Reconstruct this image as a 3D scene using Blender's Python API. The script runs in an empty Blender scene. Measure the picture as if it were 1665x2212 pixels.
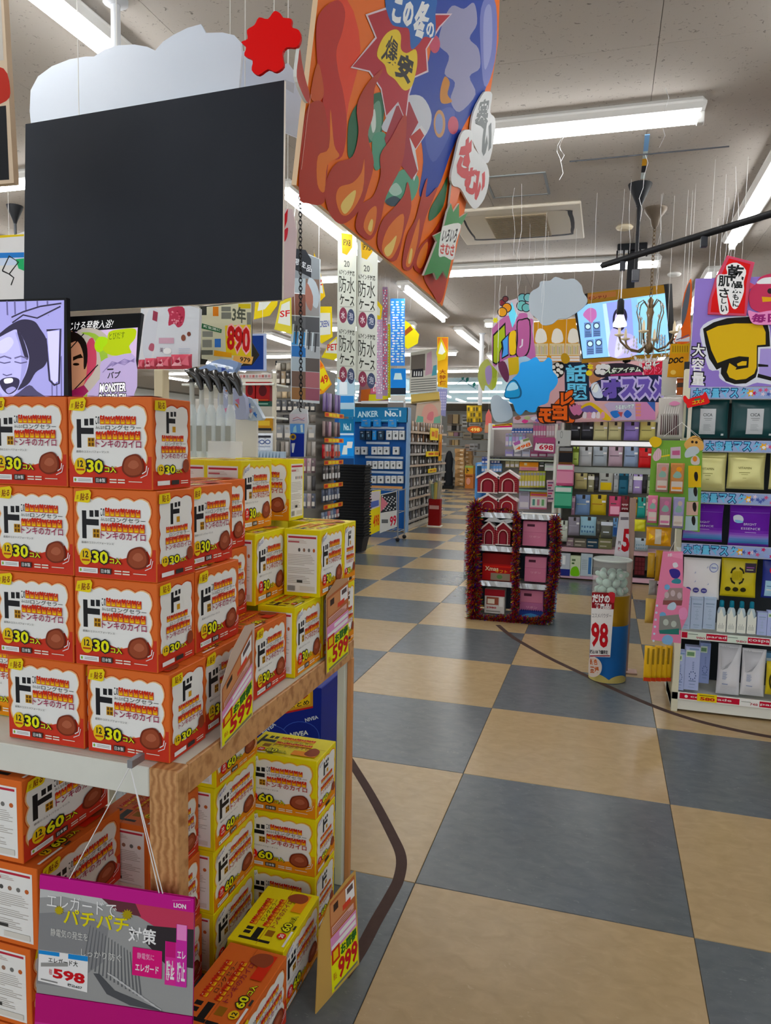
import bpy, bmesh, math, random
from mathutils import Vector, Matrix
from mathutils.geometry import tessellate_polygon

S = bpy.context.scene
COL = S.collection
RND = random.Random(7)

# ------------------------------------------------------------------ camera
FPX, CAM = 1579.87, Vector((0.56629, -2.34834, 1.51357))
YAW, PITCH, ROLL = 0.289924, -0.0918767, 0.0203235
_f = Vector((-math.sin(YAW) * math.cos(PITCH), math.cos(YAW) * math.cos(PITCH), math.sin(PITCH)))
_r0 = Vector((math.cos(YAW), math.sin(YAW), 0.0))
_u0 = _r0.cross(_f)
_r = math.cos(ROLL) * _r0 + math.sin(ROLL) * _u0
_u = -math.sin(ROLL) * _r0 + math.cos(ROLL) * _u0
cam = bpy.data.cameras.new('camera')
cam.sensor_fit = 'HORIZONTAL'
cam.sensor_width = 36.0
cam.lens = 36.0 * FPX / 1665.0
cam.clip_start, cam.clip_end = 0.05, 200
camo = bpy.data.objects.new('camera', cam)
camo.matrix_world = Matrix(((_r.x, _u.x, -_f.x, CAM.x), (_r.y, _u.y, -_f.y, CAM.y), (_r.z, _u.z, -_f.z, CAM.z), (0, 0, 0, 1)))
COL.objects.link(camo)
S.camera = camo

# ------------------------------------------------------------------ light and exposure
wd = bpy.data.worlds.new('world')
S.world = wd
wd.use_nodes = True
wd.node_tree.nodes['Background'].inputs[0].default_value = (0.92, 0.96, 1.0, 1)
wd.node_tree.nodes['Background'].inputs[1].default_value = 0.75
TUBE = 14.0
S.view_settings.view_transform = 'Standard'
S.view_settings.look = 'None'
S.view_settings.gamma = 1.0
S.view_settings.exposure = 0.78
S.view_settings.use_curve_mapping = False
S.cycles.max_bounces = 7
S.cycles.diffuse_bounces = 4
S.cycles.glossy_bounces = 3
S.cycles.transparent_max_bounces = 24
S.cycles.transmission_bounces = 4


def W(u, v, x=None, y=None, z=None, d=None):
    """where the sight line through a point of the picture meets a real plane of the shop"""
    r = _f + _r * ((u - 832.5) / FPX) - _u * ((v - 1106.0) / FPX)
    t = d if d is not None else ((x - CAM.x) / r.x if x is not None else (y - CAM.y) / r.y if y is not None else (z - CAM.z) / r.z)
    return CAM + r * t


# ------------------------------------------------------------------ materials
def lin(h):
    h = h.lstrip('#')
    c = [int(h[i:i + 2], 16) / 255 for i in (0, 2, 4)]
    return tuple(x / 12.92 if x <= .04045 else ((x + .055) / 1.055) ** 2.4 for x in c)


def lift(c):
    """printed colours were noted as they look in the shop's light; turn them into surface colours"""
    g = .3 * c[0] + .55 * c[1] + .15 * c[2]
    return tuple(min(.86, max(.004, (g + (x - g) * 1.12) * 1.22)) for x in c)


_M = {}


def M(h, r=.58, e=0., metal=0., a=1., noise=0., scale=8., coat=0., trans=0., bump=0., spec=.16):
    k = (h, r, e, metal, a, noise, scale, coat, trans, bump, spec)
    if k in _M:
        return _M[k]
    m = bpy.data.materials.new('mat_' + h.lstrip('#'))
    m.use_nodes = True
    nt = m.node_tree
    b = nt.nodes['Principled BSDF']
    c = lift(lin(h)) + (1,)
    b.inputs['Base Color'].default_value = c
    b.inputs['Roughness'].default_value = r
    b.inputs['Metallic'].default_value = metal
    b.inputs['Alpha'].default_value = a
    b.inputs['Coat Weight'].default_value = coat
    b.inputs['Transmission Weight'].default_value = trans
    b.inputs['Specular IOR Level'].default_value = spec
    if e:
        b.inputs['Emission Color'].default_value = c
        b.inputs['Emission Strength'].default_value = e
    if noise or bump:
        tc = nt.nodes.new('ShaderNodeTexCoord')
        n = nt.nodes.new('ShaderNodeTexNoise')
        n.inputs['Scale'].default_value = scale
        n.inputs['Detail'].default_value = 6
        nt.links.new(tc.outputs['Object'], n.inputs['Vector'])
        if noise:
            mx = nt.nodes.new('ShaderNodeMix')
            mx.data_type = 'RGBA'
            mx.inputs['A'].default_value = tuple(x * (1 - noise) for x in c[:3]) + (1,)
            mx.inputs['B'].default_value = tuple(min(1, x * (1 + noise)) for x in c[:3]) + (1,)
            nt.links.new(n.outputs['Fac'], mx.inputs['Factor'])
            nt.links.new(mx.outputs['Result'], b.inputs['Base Color'])
        if bump:
            bp = nt.nodes.new('ShaderNodeBump')
            bp.inputs['Strength'].default_value = bump
            bp.inputs['Distance'].default_value = .01
            nt.links.new(n.outputs['Fac'], bp.inputs['Height'])
            nt.links.new(bp.outputs['Normal'], b.inputs['Normal'])
    _M[k] = m
    return m


def mt(c):
    return M(c) if isinstance(c, str) else c


# ------------------------------------------------------------------ mesh building
def puff(a, b, d, crimp, wr, seed):
    """how far a filled pouch bulges at a, b of its face"""
    a, b = max(0, min(1, a)), max(0, min(1, b))
    g = max(0, 1 - abs(2 * a - 1) ** 3) ** .7 * max(0, 1 - abs(2 * max(0, min(1, (b - crimp) / (1 - 2 * crimp))) - 1) ** 4) ** .7
    p = seed * 1.7
    w = math.sin(a * 7 + b * 5 + p) + math.sin(b * 12 - a * 6 + p * 2.3) + .6 * math.sin(a * 17 + p)
    return g * d / 2 * (1 - wr * (.5 + .19 * w))


class MB:
    def __init__(s):
        s.v, s.f, s.m, s.mats, s.sm = [], [], [], [], set()

    def mi(s, mat):
        mat = mt(mat)
        if mat not in s.mats:
            s.mats.append(mat)
        return s.mats.index(mat)

    def add(s, vs, fs, mat, smooth=False):
        o, i = len(s.v), s.mi(mat)
        s.v += [tuple(p) for p in vs]
        for f in fs:
            if smooth:
                s.sm.add(len(s.f))
            s.f.append(tuple(o + k for k in f))
            s.m.append(i)
        return s

    def box(s, x0, x1, y0, y1, z0, z1, mat, bev=0.):
        if bev:
            bm = bmesh.new()
            bmesh.ops.create_cube(bm, size=1)
            for p in bm.verts:
                p.co = ((x0 + x1) / 2 + p.co.x * (x1 - x0), (y0 + y1) / 2 + p.co.y * (y1 - y0), (z0 + z1) / 2 + p.co.z * (z1 - z0))
            bmesh.ops.bevel(bm, geom=bm.edges[:], offset=bev, segments=1, affect='EDGES', profile=.5)
            bm.verts.index_update()
            s.add([p.co for p in bm.verts], [[q.index for q in f.verts] for f in bm.faces], mat)
            bm.free()
            return s
        vs = [(x, y, z) for z in (z0, z1) for y in (y0, y1) for x in (x0, x1)]
        return s.add(vs, [(0, 2, 3, 1), (4, 5, 7, 6), (0, 1, 5, 4), (2, 6, 7, 3), (0, 4, 6, 2), (1, 3, 7, 5)], mat)

    def tube(s, pts, r, mat, n=6, cap=True):
        pts = [Vector(p) for p in pts]
        rs = r if isinstance(r, (list, tuple)) else [r] * len(pts)
        vs, fs = [], []
        for i, p in enumerate(pts):
            t = (pts[min(i + 1, len(pts) - 1)] - pts[max(i - 1, 0)])
            t = t.normalized() if t.length else Vector((0, 0, 1))
            a = t.orthogonal().normalized() if abs(t.z) > .95 else t.cross(Vector((0, 0, 1))).normalized()
            b = t.cross(a)
            vs += [p + (a * math.cos(6.28319 * k / n) + b * math.sin(6.28319 * k / n)) * rs[i] for k in range(n)]
        for i in range(len(pts) - 1):
            fs += [(i * n + k, i * n + (k + 1) % n, (i + 1) * n + (k + 1) % n, (i + 1) * n + k) for k in range(n)]
        s.add(vs, fs, mat, True)
        if cap:
            s.add(vs[:n], [tuple(range(n))[::-1]], mat)
            s.add(vs[-n:], [tuple(range(n))], mat)
        return s

    def lathe(s, prof, mat, n=16, c=(0, 0, 0)):
        vs = [(c[0] + r * math.cos(6.28319 * k / n), c[1] + r * math.sin(6.28319 * k / n), c[2] + z) for r, z in prof for k in range(n)]
        fs = [(i * n + k, i * n + (k + 1) % n, (i + 1) * n + (k + 1) % n, (i + 1) * n + k) for i in range(len(prof) - 1) for k in range(n)]
        s.add(vs, fs, mat, True)
        s.add(vs[:n], [tuple(range(n))[::-1]], mat)
        return s.add(vs[-n:], [tuple(range(n))], mat)

    def pillow(s, w, h, d, mat, nx=6, ny=6, c=(0, 0, 0), crimp=.06, wr=.0, seed=1):
        """soft sealed pouch, front towards -Y, base at z = 0"""
        vs, fs = [], []
        for side in (-1, 1):
            for j in range(ny + 1):
                for i in range(nx + 1):
                    a, b = i / nx, j / ny
                    pin = 1 - .035 * math.sin(math.pi * b)
                    vs.append((c[0] + (a - .5) * w * pin, c[1] + side * (.0012 + puff(a, b, d, crimp, wr, seed)), c[2] + b * h))
        o = (nx + 1) * (ny + 1)
        for j in range(ny):
            for i in range(nx):
                p = j * (nx + 1) + i
                fs.append((p, p + 1, p + nx + 2, p + nx + 1))
                fs.append((o + p, o + p + nx + 1, o + p + nx + 2, o + p + 1))
        ring = [i for i in range(nx + 1)] + [j * (nx + 1) + nx for j in range(1, ny + 1)] + [ny * (nx + 1) + i for i in range(nx - 1, -1, -1)] + [j * (nx + 1) for j in range(ny - 1, 0, -1)]
        fs += [(ring[k], o + ring[k], o + ring[(k + 1) % len(ring)], ring[(k + 1) % len(ring)]) for k in range(len(ring))]
        return s.add(vs, fs, mat, True)

    def mesh(s, name, org=None):
        me = bpy.data.meshes.new(name)
        vs = s.v if org is None else [(p[0] - org[0], p[1] - org[1], p[2] - org[2]) for p in s.v]
        me.from_pydata(vs, [], s.f)
        for m in s.mats:
            me.materials.append(m)
        me.polygons.foreach_set('material_index', s.m)
        if s.sm:
            me.polygons.foreach_set('use_smooth', [i in s.sm for i in range(len(s.f))])
        me.update()
        return me

    def build(s, name, parent=None, org=None):
        o = bpy.data.objects.new(name, s.mesh(name, org))
        COL.objects.link(o)
        if parent:
            o.parent = parent
        elif org is not None:
            o.location = org
        return o


def tag(o, label, cat, group=None, kind=None):
    o['label'] = label
    o['category'] = cat
    if group:
        o['group'] = group
    if kind:
        o['kind'] = kind
    return o


def thing(name, label, cat, loc=(0, 0, 0), rz=0., group=None):
    o = bpy.data.objects.new(name, None)
    o.empty_display_size = .05
    COL.objects.link(o)
    o.location = loc
    o.rotation_euler = (0, 0, rz)
    return tag(o, label, cat, group)


def obj(name, me, parent=None, loc=None):
    o = bpy.data.objects.new(name, me)
    COL.objects.link(o)
    if parent:
        o.parent = parent
    if loc is not None:
        o.location = loc
    return o


def dup(o, loc=None, rz=None, label=None, group=None, parent=None):
    kids = [c for c in o.children]
    c = o.copy()
    COL.objects.link(c)
    if parent:
        c.parent = parent
    if loc is not None:
        c.location = loc
    if rz is not None:
        c.rotation_euler = (0, 0, rz)
    if label:
        c['label'] = label
    if group:
        c['group'] = group
    for k in kids:
        dup(k, parent=c)
    return c


# ------------------------------------------------------------------ flat print
_T = {}


def glyphs(t, bold):
    if (t, bold) in _T:
        return _T[t, bold]
    c = bpy.data.curves.new('t', 'FONT')
    c.body, c.offset, c.resolution_u, c.fill_mode = t, bold, 2, 'FRONT'
    o = bpy.data.objects.new('t', c)
    COL.objects.link(o)
    me = bpy.data.meshes.new_from_object(o.evaluated_get(bpy.context.evaluated_depsgraph_get()))
    vs = [(p.co.x, p.co.y) for p in me.vertices]
    fs = [tuple(p.vertices) for p in me.polygons]
    bpy.data.objects.remove(o)
    bpy.data.curves.remove(c)
    bpy.data.meshes.remove(me)
    xs, ys = [p[0] for p in vs], [p[1] for p in vs]
    _T[t, bold] = (vs, fs, (min(xs), min(ys), max(xs), max(ys)))
    return _T[t, bold]


class Plane:
    def __init__(s, o, u, v):
        s.o, s.u, s.v = Vector(o), Vector(u).normalized(), Vector(v)
        s.n = s.u.cross(s.v).normalized()
        s.v = s.n.cross(s.u).normalized()

    def loc(s, px):
        r = _f + _r * ((px[0] - 832.5) / FPX) - _u * ((px[1] - 1106.0) / FPX)
        p = CAM + r * ((s.o - CAM).dot(s.n) / r.dot(s.n))
        return ((p - s.o).dot(s.u), (p - s.o).dot(s.v))

    def at(s, a, b, n=0.):
        return s.o + s.u * a + s.v * b + s.n * n


def PY(y):
    return Plane((0, y, 0), (1, 0, 0), (0, 0, 1))


def PX(x):
    return Plane((x, 0, 0), (0, 1, 0), (0, 0, 1))


class Art(MB):
    """thin layers of print on a plane; photo=True reads points where the sight line meets the plane"""

    def __init__(s, pl, photo=False, n0=.0003, dn=.00004, ox=0., oy=0., sx=1., sy=1.):
        super().__init__()
        s.pl, s.photo, s.n, s.dn, s.o, s.s = pl, photo, n0, dn, (ox, oy), (sx, sy)

    def map(s, p):
        if s.photo:
            return s.pl.loc(p)
        return (s.o[0] + p[0] * s.s[0], s.o[1] + p[1] * s.s[1])

    def _flat(s, loc, mat, tris=None):
        n = s.n
        s.n += s.dn
        if tris is None:
            a = sum(loc[i][0] * loc[(i + 1) % len(loc)][1] - loc[(i + 1) % len(loc)][0] * loc[i][1] for i in range(len(loc)))
            if a < 0:
                loc = loc[::-1]
            tris = [(0, 1, 2, 3)] if len(loc) == 4 and s._convex(loc) else tessellate_polygon([[Vector((p[0], p[1], 0)) for p in loc]])
            if len(tris) and len(tris[0]) == 3:
                q = []
                for t in tris:
                    A, B, C = (loc[k] for k in t)
                    q.append(t if (B[0] - A[0]) * (C[1] - A[1]) - (B[1] - A[1]) * (C[0] - A[0]) > 0 else t[::-1])
                tris = q
        s.add([s.pl.at(p[0], p[1], n) for p in loc], tris, mat)
        return s

    @staticmethod
    def _convex(p):
        sg = [(p[(i + 1) % 4][0] - p[i][0]) * (p[(i + 2) % 4][1] - p[(i + 1) % 4][1]) - (p[(i + 1) % 4][1] - p[i][1]) * (p[(i + 2) % 4][0] - p[(i + 1) % 4][0]) for i in range(4)]
        return all(k > 0 for k in sg) or all(k < 0 for k in sg)

    def poly(s, pts, mat):
        return s._flat([s.map(p) for p in pts], mat)

    def blob(s, pts, mat, k=4):
        return s._flat([s.map(p) for p in smooth(pts, k)], mat)

    def rect(s, x0, y0, x1, y1, mat):
        return s.poly([(x0, y0), (x1, y0), (x1, y1), (x0, y1)], mat)

    def ell(s, cx, cy, rx, ry, mat, n=18, rot=0.):
        c, q = math.cos(rot), math.sin(rot)
        return s.poly([(cx + rx * math.cos(t) * c - ry * math.sin(t) * q, cy + rx * math.cos(t) * q + ry * math.sin(t) * c) for t in [6.28319 * i / n for i in range(n)]], mat)

    def star(s, cx, cy, r0, r1, n, mat, ry=1.):
        return s.poly([(cx + (r0 if i % 2 else r1) * math.cos(math.pi * i / n), cy + ry * (r0 if i % 2 else r1) * math.sin(math.pi * i / n)) for i in range(2 * n)], mat)

    def line(s, pts, w, mat):
        L = [Vector(s.map(p)) for p in pts]
        a, b = [], []
        for i, p in enumerate(L):
            t = (L[min(i + 1, len(L) - 1)] - L[max(i - 1, 0)]).normalized()
            q = Vector((-t.y, t.x)) * w / 2
            a.append(tuple(p + q))
            b.append(tuple(p - q))
        k = len(L)
        n = s.n
        s.n += s.dn
        s.add([s.pl.at(p[0], p[1], n) for p in b + a], [(i, i + 1, k + i + 1, k + i) for i in range(k - 1)], mat)
        return s

    def txt(s, t, quad, mat, bold=.0, out=None, ow=.06, out2=None, ow2=.12):
        """t stretched over quad (x0,y0,x1,y1) or four corners BL BR TR TL; out = outline colour"""
        if len(quad) == 4 and not isinstance(quad[0], (tuple, list)):
            x0, y0, x1, y1 = quad
            quad = [(x0, y0), (x1, y0), (x1, y1), (x0, y1)]
        q = [s.map(p) for p in quad]
        bx = glyphs(t, bold)[2]
        for c, o in ((out2, ow2), (out, ow), (mat, 0)):
            if c is None:
                continue
            vs, fs, _ = glyphs(t, round(bold + o, 3))
            L = []
            for x, y in vs:
                a, b = (x - bx[0]) / (bx[2] - bx[0]), (y - bx[1]) / (bx[3] - bx[1])
                L.append(tuple((q[0][i] * (1 - a) + q[1][i] * a) * (1 - b) + (q[3][i] * (1 - a) + q[2][i] * a) * b for i in (0, 1)))
            s._flat(L, c, fs)
        return s

    def vtxt(s, t, quad, mat, bold=0., out=None, ow=.06, gap=.08):
        x0, y0, x1, y1 = quad
        h = (y1 - y0) / len(t)
        for i, c in enumerate(t):
            top = y1 - h * i
            s.txt(c, (x0, top - h * (1 - gap), x1, top), mat, bold, out, ow)
        return s

    def board(s, pts, t, mat, edge=None, k=0):
        """solid panel of thickness t whose front lies on the plane"""
        L = [s.map(p) for p in (smooth(pts, k) if k else pts)]
        a = sum(L[i][0] * L[(i + 1) % len(L)][1] - L[(i + 1) % len(L)][0] * L[i][1] for i in range(len(L)))
        if a < 0:
            L = L[::-1]
        tr = [tuple(x) for x in tessellate_polygon([[Vector((p[0], p[1], 0)) for p in L]])]
        tr = [x if (L[x[1]][0] - L[x[0]][0]) * (L[x[2]][1] - L[x[0]][1]) - (L[x[1]][1] - L[x[0]][1]) * (L[x[2]][0] - L[x[0]][0]) > 0 else x[::-1] for x in tr]
        k = len(L)
        s.add([s.pl.at(p[0], p[1], 0) for p in L], tr, mat)
        s.add([s.pl.at(p[0], p[1], -t) for p in L], [x[::-1] for x in tr], edge or mat)
        s.add([s.pl.at(p[0], p[1], 0) for p in L] + [s.pl.at(p[0], p[1], -t) for p in L], [(i, k + i, k + (i + 1) % k, (i + 1) % k) for i in range(k)], edge or mat)
        return s


def smooth(p, k=4):
    n, out = len(p), []
    for i in range(n):
        a, b, c, d = p[i - 1], p[i], p[(i + 1) % n], p[(i + 2) % n]
        for j in range(k):
            t = j / k
            out.append(tuple(.5 * (2 * b[q] + (c[q] - a[q]) * t + (2 * a[q] - 5 * b[q] + 4 * c[q] - d[q]) * t * t + (3 * b[q] - a[q] - 3 * c[q] + d[q]) * t ** 3) for q in (0, 1)))
    return out


def scallop(x0, y0, x1, y1, nx, ny, d):
    """cloud-edged panel outline"""
    p = []
    for n, A, B, N in ((nx, (x0, y0), (x1, y0), (0, -1)), (ny, (x1, y0), (x1, y1), (1, 0)), (nx, (x1, y1), (x0, y1), (0, 1)), (ny, (x0, y1), (x0, y0), (-1, 0))):
        for i in range(n):
            for j in range(5):
                t = (i + j / 5) / n
                k = d * math.sin(math.pi * j / 5)
                p.append((A[0] + (B[0] - A[0]) * t + N[0] * k, A[1] + (B[1] - A[1]) * t + N[1] * k))
    return p


CEIL = 3.1
WIRE = M('#d8d8d4', .6)


def sign(name, label, cat, pl, outline, t, col, art=None, k=0, edge=None, group=None, wires=(), photo=True, top=None):
    """flat board with printed layers and its hanging threads; outline in picture points on the plane"""
    A = Art(pl, photo).board(outline, t, col, edge, k)
    c = sum((Vector(p) for p in A.v), Vector()) / len(A.v)
    o = tag(A.build(name, None, c), label, cat, group)
    if art:
        B = Art(pl, photo)
        art(B)
        if B.v:
            B.build('print', o, c)
    if wires:
        for w in wires:
            a, b = pl.loc(w) if photo else w
            p = pl.at(a, b, -t / 2)
            MB().tube([p, (p.x, p.y, top or CEIL)], .0012, WIRE, 4).build('thread', o, c)
    return o


# ================================================================== the setting
def st(o):
    o['kind'] = 'structure'
    return o


def vinyl(c1, c2, c3, nm):
    """mottled sheet vinyl with fine streaks and scuffs"""
    m = bpy.data.materials.new(nm)
    m.use_nodes = True
    nt = m.node_tree
    b = nt.nodes['Principled BSDF']
    g = nt.nodes.new('ShaderNodeNewGeometry')

    def noise(sc, det, dis, sx=1.):
        mp = nt.nodes.new('ShaderNodeMapping')
        mp.inputs['Scale'].default_value = (sx, 1, 1)
        n = nt.nodes.new('ShaderNodeTexNoise')
        n.inputs['Scale'].default_value, n.inputs['Detail'].default_value, n.inputs['Distortion'].default_value = sc, det, dis
        nt.links.new(g.outputs['Position'], mp.inputs[0])
        nt.links.new(mp.outputs[0], n.inputs['Vector'])
        return n

    def mix(fac, a, c, lo, hi):
        r = nt.nodes.new('ShaderNodeMapRange')
        r.inputs['From Min'].default_value, r.inputs['From Max'].default_value = lo, hi
        nt.links.new(fac, r.inputs['Value'])
        x = nt.nodes.new('ShaderNodeMix')
        x.data_type = 'RGBA'
        nt.links.new(r.outputs[0], x.inputs['Factor'])
        for k, v in (('A', a), ('B', c)):
            if isinstance(v, str):
                x.inputs[k].default_value = lin(v) + (1,)
            else:
                nt.links.new(v, x.inputs[k])
        return x.outputs['Result']
    base = mix(noise(22, 4, .8, .6).outputs['Fac'], c1, c2, .25, .75)
    out = mix(noise(70, 2, 2.2, .35).outputs['Fac'], base, c3, .66, .86)
    nt.links.new(out, b.inputs['Base Color'])
    b.inputs['Roughness'].default_value = .27
    b.inputs['Specular IOR Level'].default_value = .42
    return m


TAN, GREY = vinyl('#a68e67', '#b59c74', '#c2ab86', 'vinyl_tan'), vinyl('#575e62', '#636a6e', '#868d90', 'vinyl_grey')
T = .9
X0, X1, Y0, Y1 = -13.5, 7.2, -4.5, 30.6
floor = st(MB().box(X0, X1, Y0, Y1, -.12, -.0062, M('#4a4640', .8)).build('floor'))


def tile_mesh(mat):
    g, b = .0008, .0018
    return MB().box(g, T - g, g, T - g, -.006, 0, mat, b).mesh('tile')


def ontoscreen(p):
    d = Vector(p) - CAM
    z = d.dot(_f)
    if z < .1:
        return None
    return (832.5 + FPX * d.dot(_r) / z, 1106 - FPX * d.dot(_u) / z)


tm = [tile_mesh(GREY), tile_mesh(TAN)]
rest, n = MB(), 0
cells = sorted(((i, j) for i in range(-15, 8) for j in range(-5, 34)), key=lambda c: (c[0] * T - CAM.x) ** 2 + (c[1] * T - CAM.y) ** 2)
for i, j in cells:
    k = (i + j) % 2
    ss = [q for q in (ontoscreen((i * T + a, j * T + b, 0)) for a in (0, .45, .9) for b in (0, .45, .9)) if q]
    if n < 290 and any(-20 < q[0] < 1690 and q[1] < 2240 for q in ss) and (j < 1 or i > -8):
        obj('tile', tm[k], floor, (i * T, j * T, 0))
        n += 1
    else:
        rest.box(i * T + .001, i * T + T - .001, j * T + .001, j * T + T - .001, -.006, 0, TAN if k else GREY)
rest.build('tile_field', floor)['kind'] = 'stuff'

# ceiling boards
cm = bpy.data.materials.new('ceiling_board')
cm.use_nodes = True
nt = cm.node_tree
b = nt.nodes['Principled BSDF']
g = nt.nodes.new('ShaderNodeNewGeometry')
n1, n2 = nt.nodes.new('ShaderNodeTexNoise'), nt.nodes.new('ShaderNodeTexNoise')
n1.inputs['Scale'].default_value, n1.inputs['Detail'].default_value, n1.inputs['Distortion'].default_value = 48, 2, 1.2
n2.inputs['Scale'].default_value = 2
for q in (n1, n2):
    nt.links.new(g.outputs['Position'], q.inputs['Vector'])
rp = nt.nodes.new('ShaderNodeValToRGB')
rp.color_ramp.elements[0].position, rp.color_ramp.elements[1].position = .27, .36
rp.color_ramp.elements[0].color, rp.color_ramp.elements[1].color = lin('#857f78') + (1,), lin('#c2bbb3') + (1,)
nt.links.new(n1.outputs['Fac'], rp.inputs[0])
nt.links.new(rp.outputs[0], b.inputs['Base Color'])
b.inputs['Roughness'].default_value = .9
ceiling = st(MB().box(X0, X1, Y0, Y1, CEIL + .0065, CEIL + .12, M('#7c7872', .9)).build('ceiling'))
pw, pl_ = .91, 1.82
pm = MB().box(.0012, pw - .0012, .0012, pl_ - .0012, 0, .006, cm).mesh('ceiling_panel')
far = MB()
n = 0
for j in range(-3, 17):
    for i in range(-16, 8):
        x, y = .69 + i * pw, .85 + j * pl_
        if x < X0 or x + pw > X1 or y < Y0 or y + pl_ > Y1:
            continue
        ss = [q for q in (ontoscreen((x + a * pw, y + c * pl_, CEIL)) for a in (0, .5, 1) for c in (0, .5, 1)) if q]
        if y < 12 and any(-10 < q[0] < 1675 and q[1] > -10 for q in ss):
            obj('ceiling_panel', pm, ceiling, (x, y, CEIL))
            n += 1
        else:
            far.box(x + .0012, x + pw - .0012, y + .0012, y + pl_ - .0012, CEIL, CEIL + .006, cm)
far.build('ceiling_panel_field', ceiling)['kind'] = 'stuff'

WALLM = M('#cfd0cc', .8, noise=.06, scale=2)
st(MB().box(X0, X1, Y1, Y1 + .15, 0, CEIL + .12, WALLM).build('wall_back'))
st(MB().box(X0 - .15, X0, Y0, Y1 + .15, 0, CEIL + .12, WALLM).build('wall_left'))
st(MB().box(X1, X1 + .15, Y0, Y1 + .15, 0, CEIL + .12, WALLM).build('wall_right'))
st(MB().box(X0, X1, Y1 - .02, Y1, 0, .1, M('#5a5650')).build('baseboard_back'))

# tape on the floor
def tape(name, pts, w, label, z=.0006):
    P = [W(u, v, z=0) for u, v in pts]
    P = [Vector((a, b, 0)) for a, b in smooth_open([(p.x, p.y) for p in P])]
    vs, fs = [], []
    for i, p in enumerate(P):
        t = (P[min(i + 1, len(P) - 1)] - P[max(i - 1, 0)]).normalized()
        q = Vector((-t.y, t.x, 0)) * w / 2
        vs += [p + q + Vector((0, 0, z)), p - q + Vector((0, 0, z)), p + q + Vector((0, 0, .0001)), p - q + Vector((0, 0, .0001))]
    for i in range(len(P) - 1):
        a, c = 4 * i, 4 * i + 4
        fs += [(a + 1, c + 1, c, a), (a, c, c + 2, a + 2), (a + 3, c + 3, c + 1, a + 1)]
    o = MB().add(vs, fs, M('#453733', .7, noise=.15, scale=20, spec=.1)).build(name)
    tag(o, label, 'tape')


def smooth_open(p, k=6):
    q = [p[0]] + p + [p[-1]]
    out = []
    for i in range(1, len(q) - 2):
        a, b, c, d = q[i - 1:i + 3]
        for j in range(k):
            t = j / k
            out.append(tuple(.5 * (2 * b[m] + (c[m] - a[m]) * t + (2 * a[m] - 5 * b[m] + 4 * c[m] - d[m]) * t * t + (3 * b[m] - a[m] - 3 * c[m] + d[m]) * t ** 3) for m in (0, 1)))
    return out + [p[-1]]


tape('floor_tape', [(1075, 1350), (1110, 1378), (1180, 1418), (1250, 1452), (1340, 1495), (1440, 1536), (1540, 1566), (1665, 1592), (1800, 1612)], .042, 'dark brown tape line curving over the tiles from tinsel rack to white shelf')
tape('floor_tape', [(697, 1490), (706, 1560), (757, 1645), (800, 1715), (845, 1800), (866, 1850), (862, 1895), (845, 1932), (812, 1990), (780, 2050), (740, 2110)], .04, 'dark brown tape line bending round beside the table of warmer boxes')

# ------------------------------------------------------------------ tube lights
LM = M('#eef4ff', .4, e=TUBE)
FIXM = M('#dcdcd8', .5)


def fixture_mesh():
    L = 1.9
    a = MB()
    a.box(0, L, -.075, .075, -.05, 0, FIXM, .02)
    c = MB()
    c.tube([(.03, 0, -.072), (L - .03, 0, -.072)], .024, LM, 10)
    e = MB().box(-.016, .016, -.02, .02, -.1, -.0495, FIXM, .003)
    return a.mesh('housing'), c.mesh('tube'), e.mesh('end_holder')


FX = fixture_mesh()


def light(x, y, along_y, label, group):
    t = thing('tube_light', label, 'ceiling light', (x, y, CEIL), math.pi / 2 if along_y else 0, group)
    obj('housing', FX[0], t)
    obj('tube', FX[1], t)
    if y < 7:
        obj('end_holder', FX[2], t, (.02, 0, 0))
        obj('end_holder', FX[2], t, (1.88, 0, 0))


XL = {(0, 0): 'lit white tube light running along the ceiling beside the orange board', (0, 1): 'lit white tube light on the ceiling above the grey cloud cutout', (-1, 0): 'lit white tube light on ceiling left of the black board', (-1, 1): 'lit white tube light on ceiling behind the hanging photo strip'}
YL = {(-1, -1): 'lit white tube light slanting to the top of the white cloud sign', (-1, 0): 'lit white tube light between the black board and the orange board', (-1, 1): 'lit white tube light above the yellow pennant and aisle', (-1, 2): 'lit short white tube light over the far end of the aisle', (0, 0): 'lit white tube light crossing the black rail at the right'}
for m in range(-3, 2):
    for k in range(-1, 8):
        x, y = -.97 + 2.78 * m, 1.4 + 2.78 * k
        if X0 < x and x + 1.9 < X1 and Y0 < y < Y1 - .5 and (m, k) != (0, -1):
            light(x, y, 0, XL.get((m, k), 'far white tube light crossing the store ceiling'), None if (m, k) in XL else 'far ceiling tube lights')
        x, y = -1.39 + 2.78 * m, 1.84 + 2.78 * k
        if X0 < x < X1 and Y0 < y and y + 1.9 < Y1:
            light(x, y, 1, YL.get((m, k), 'distant white tube light running down the store ceiling'), None if (m, k) in YL else 'distant ceiling tube lights')

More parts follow.
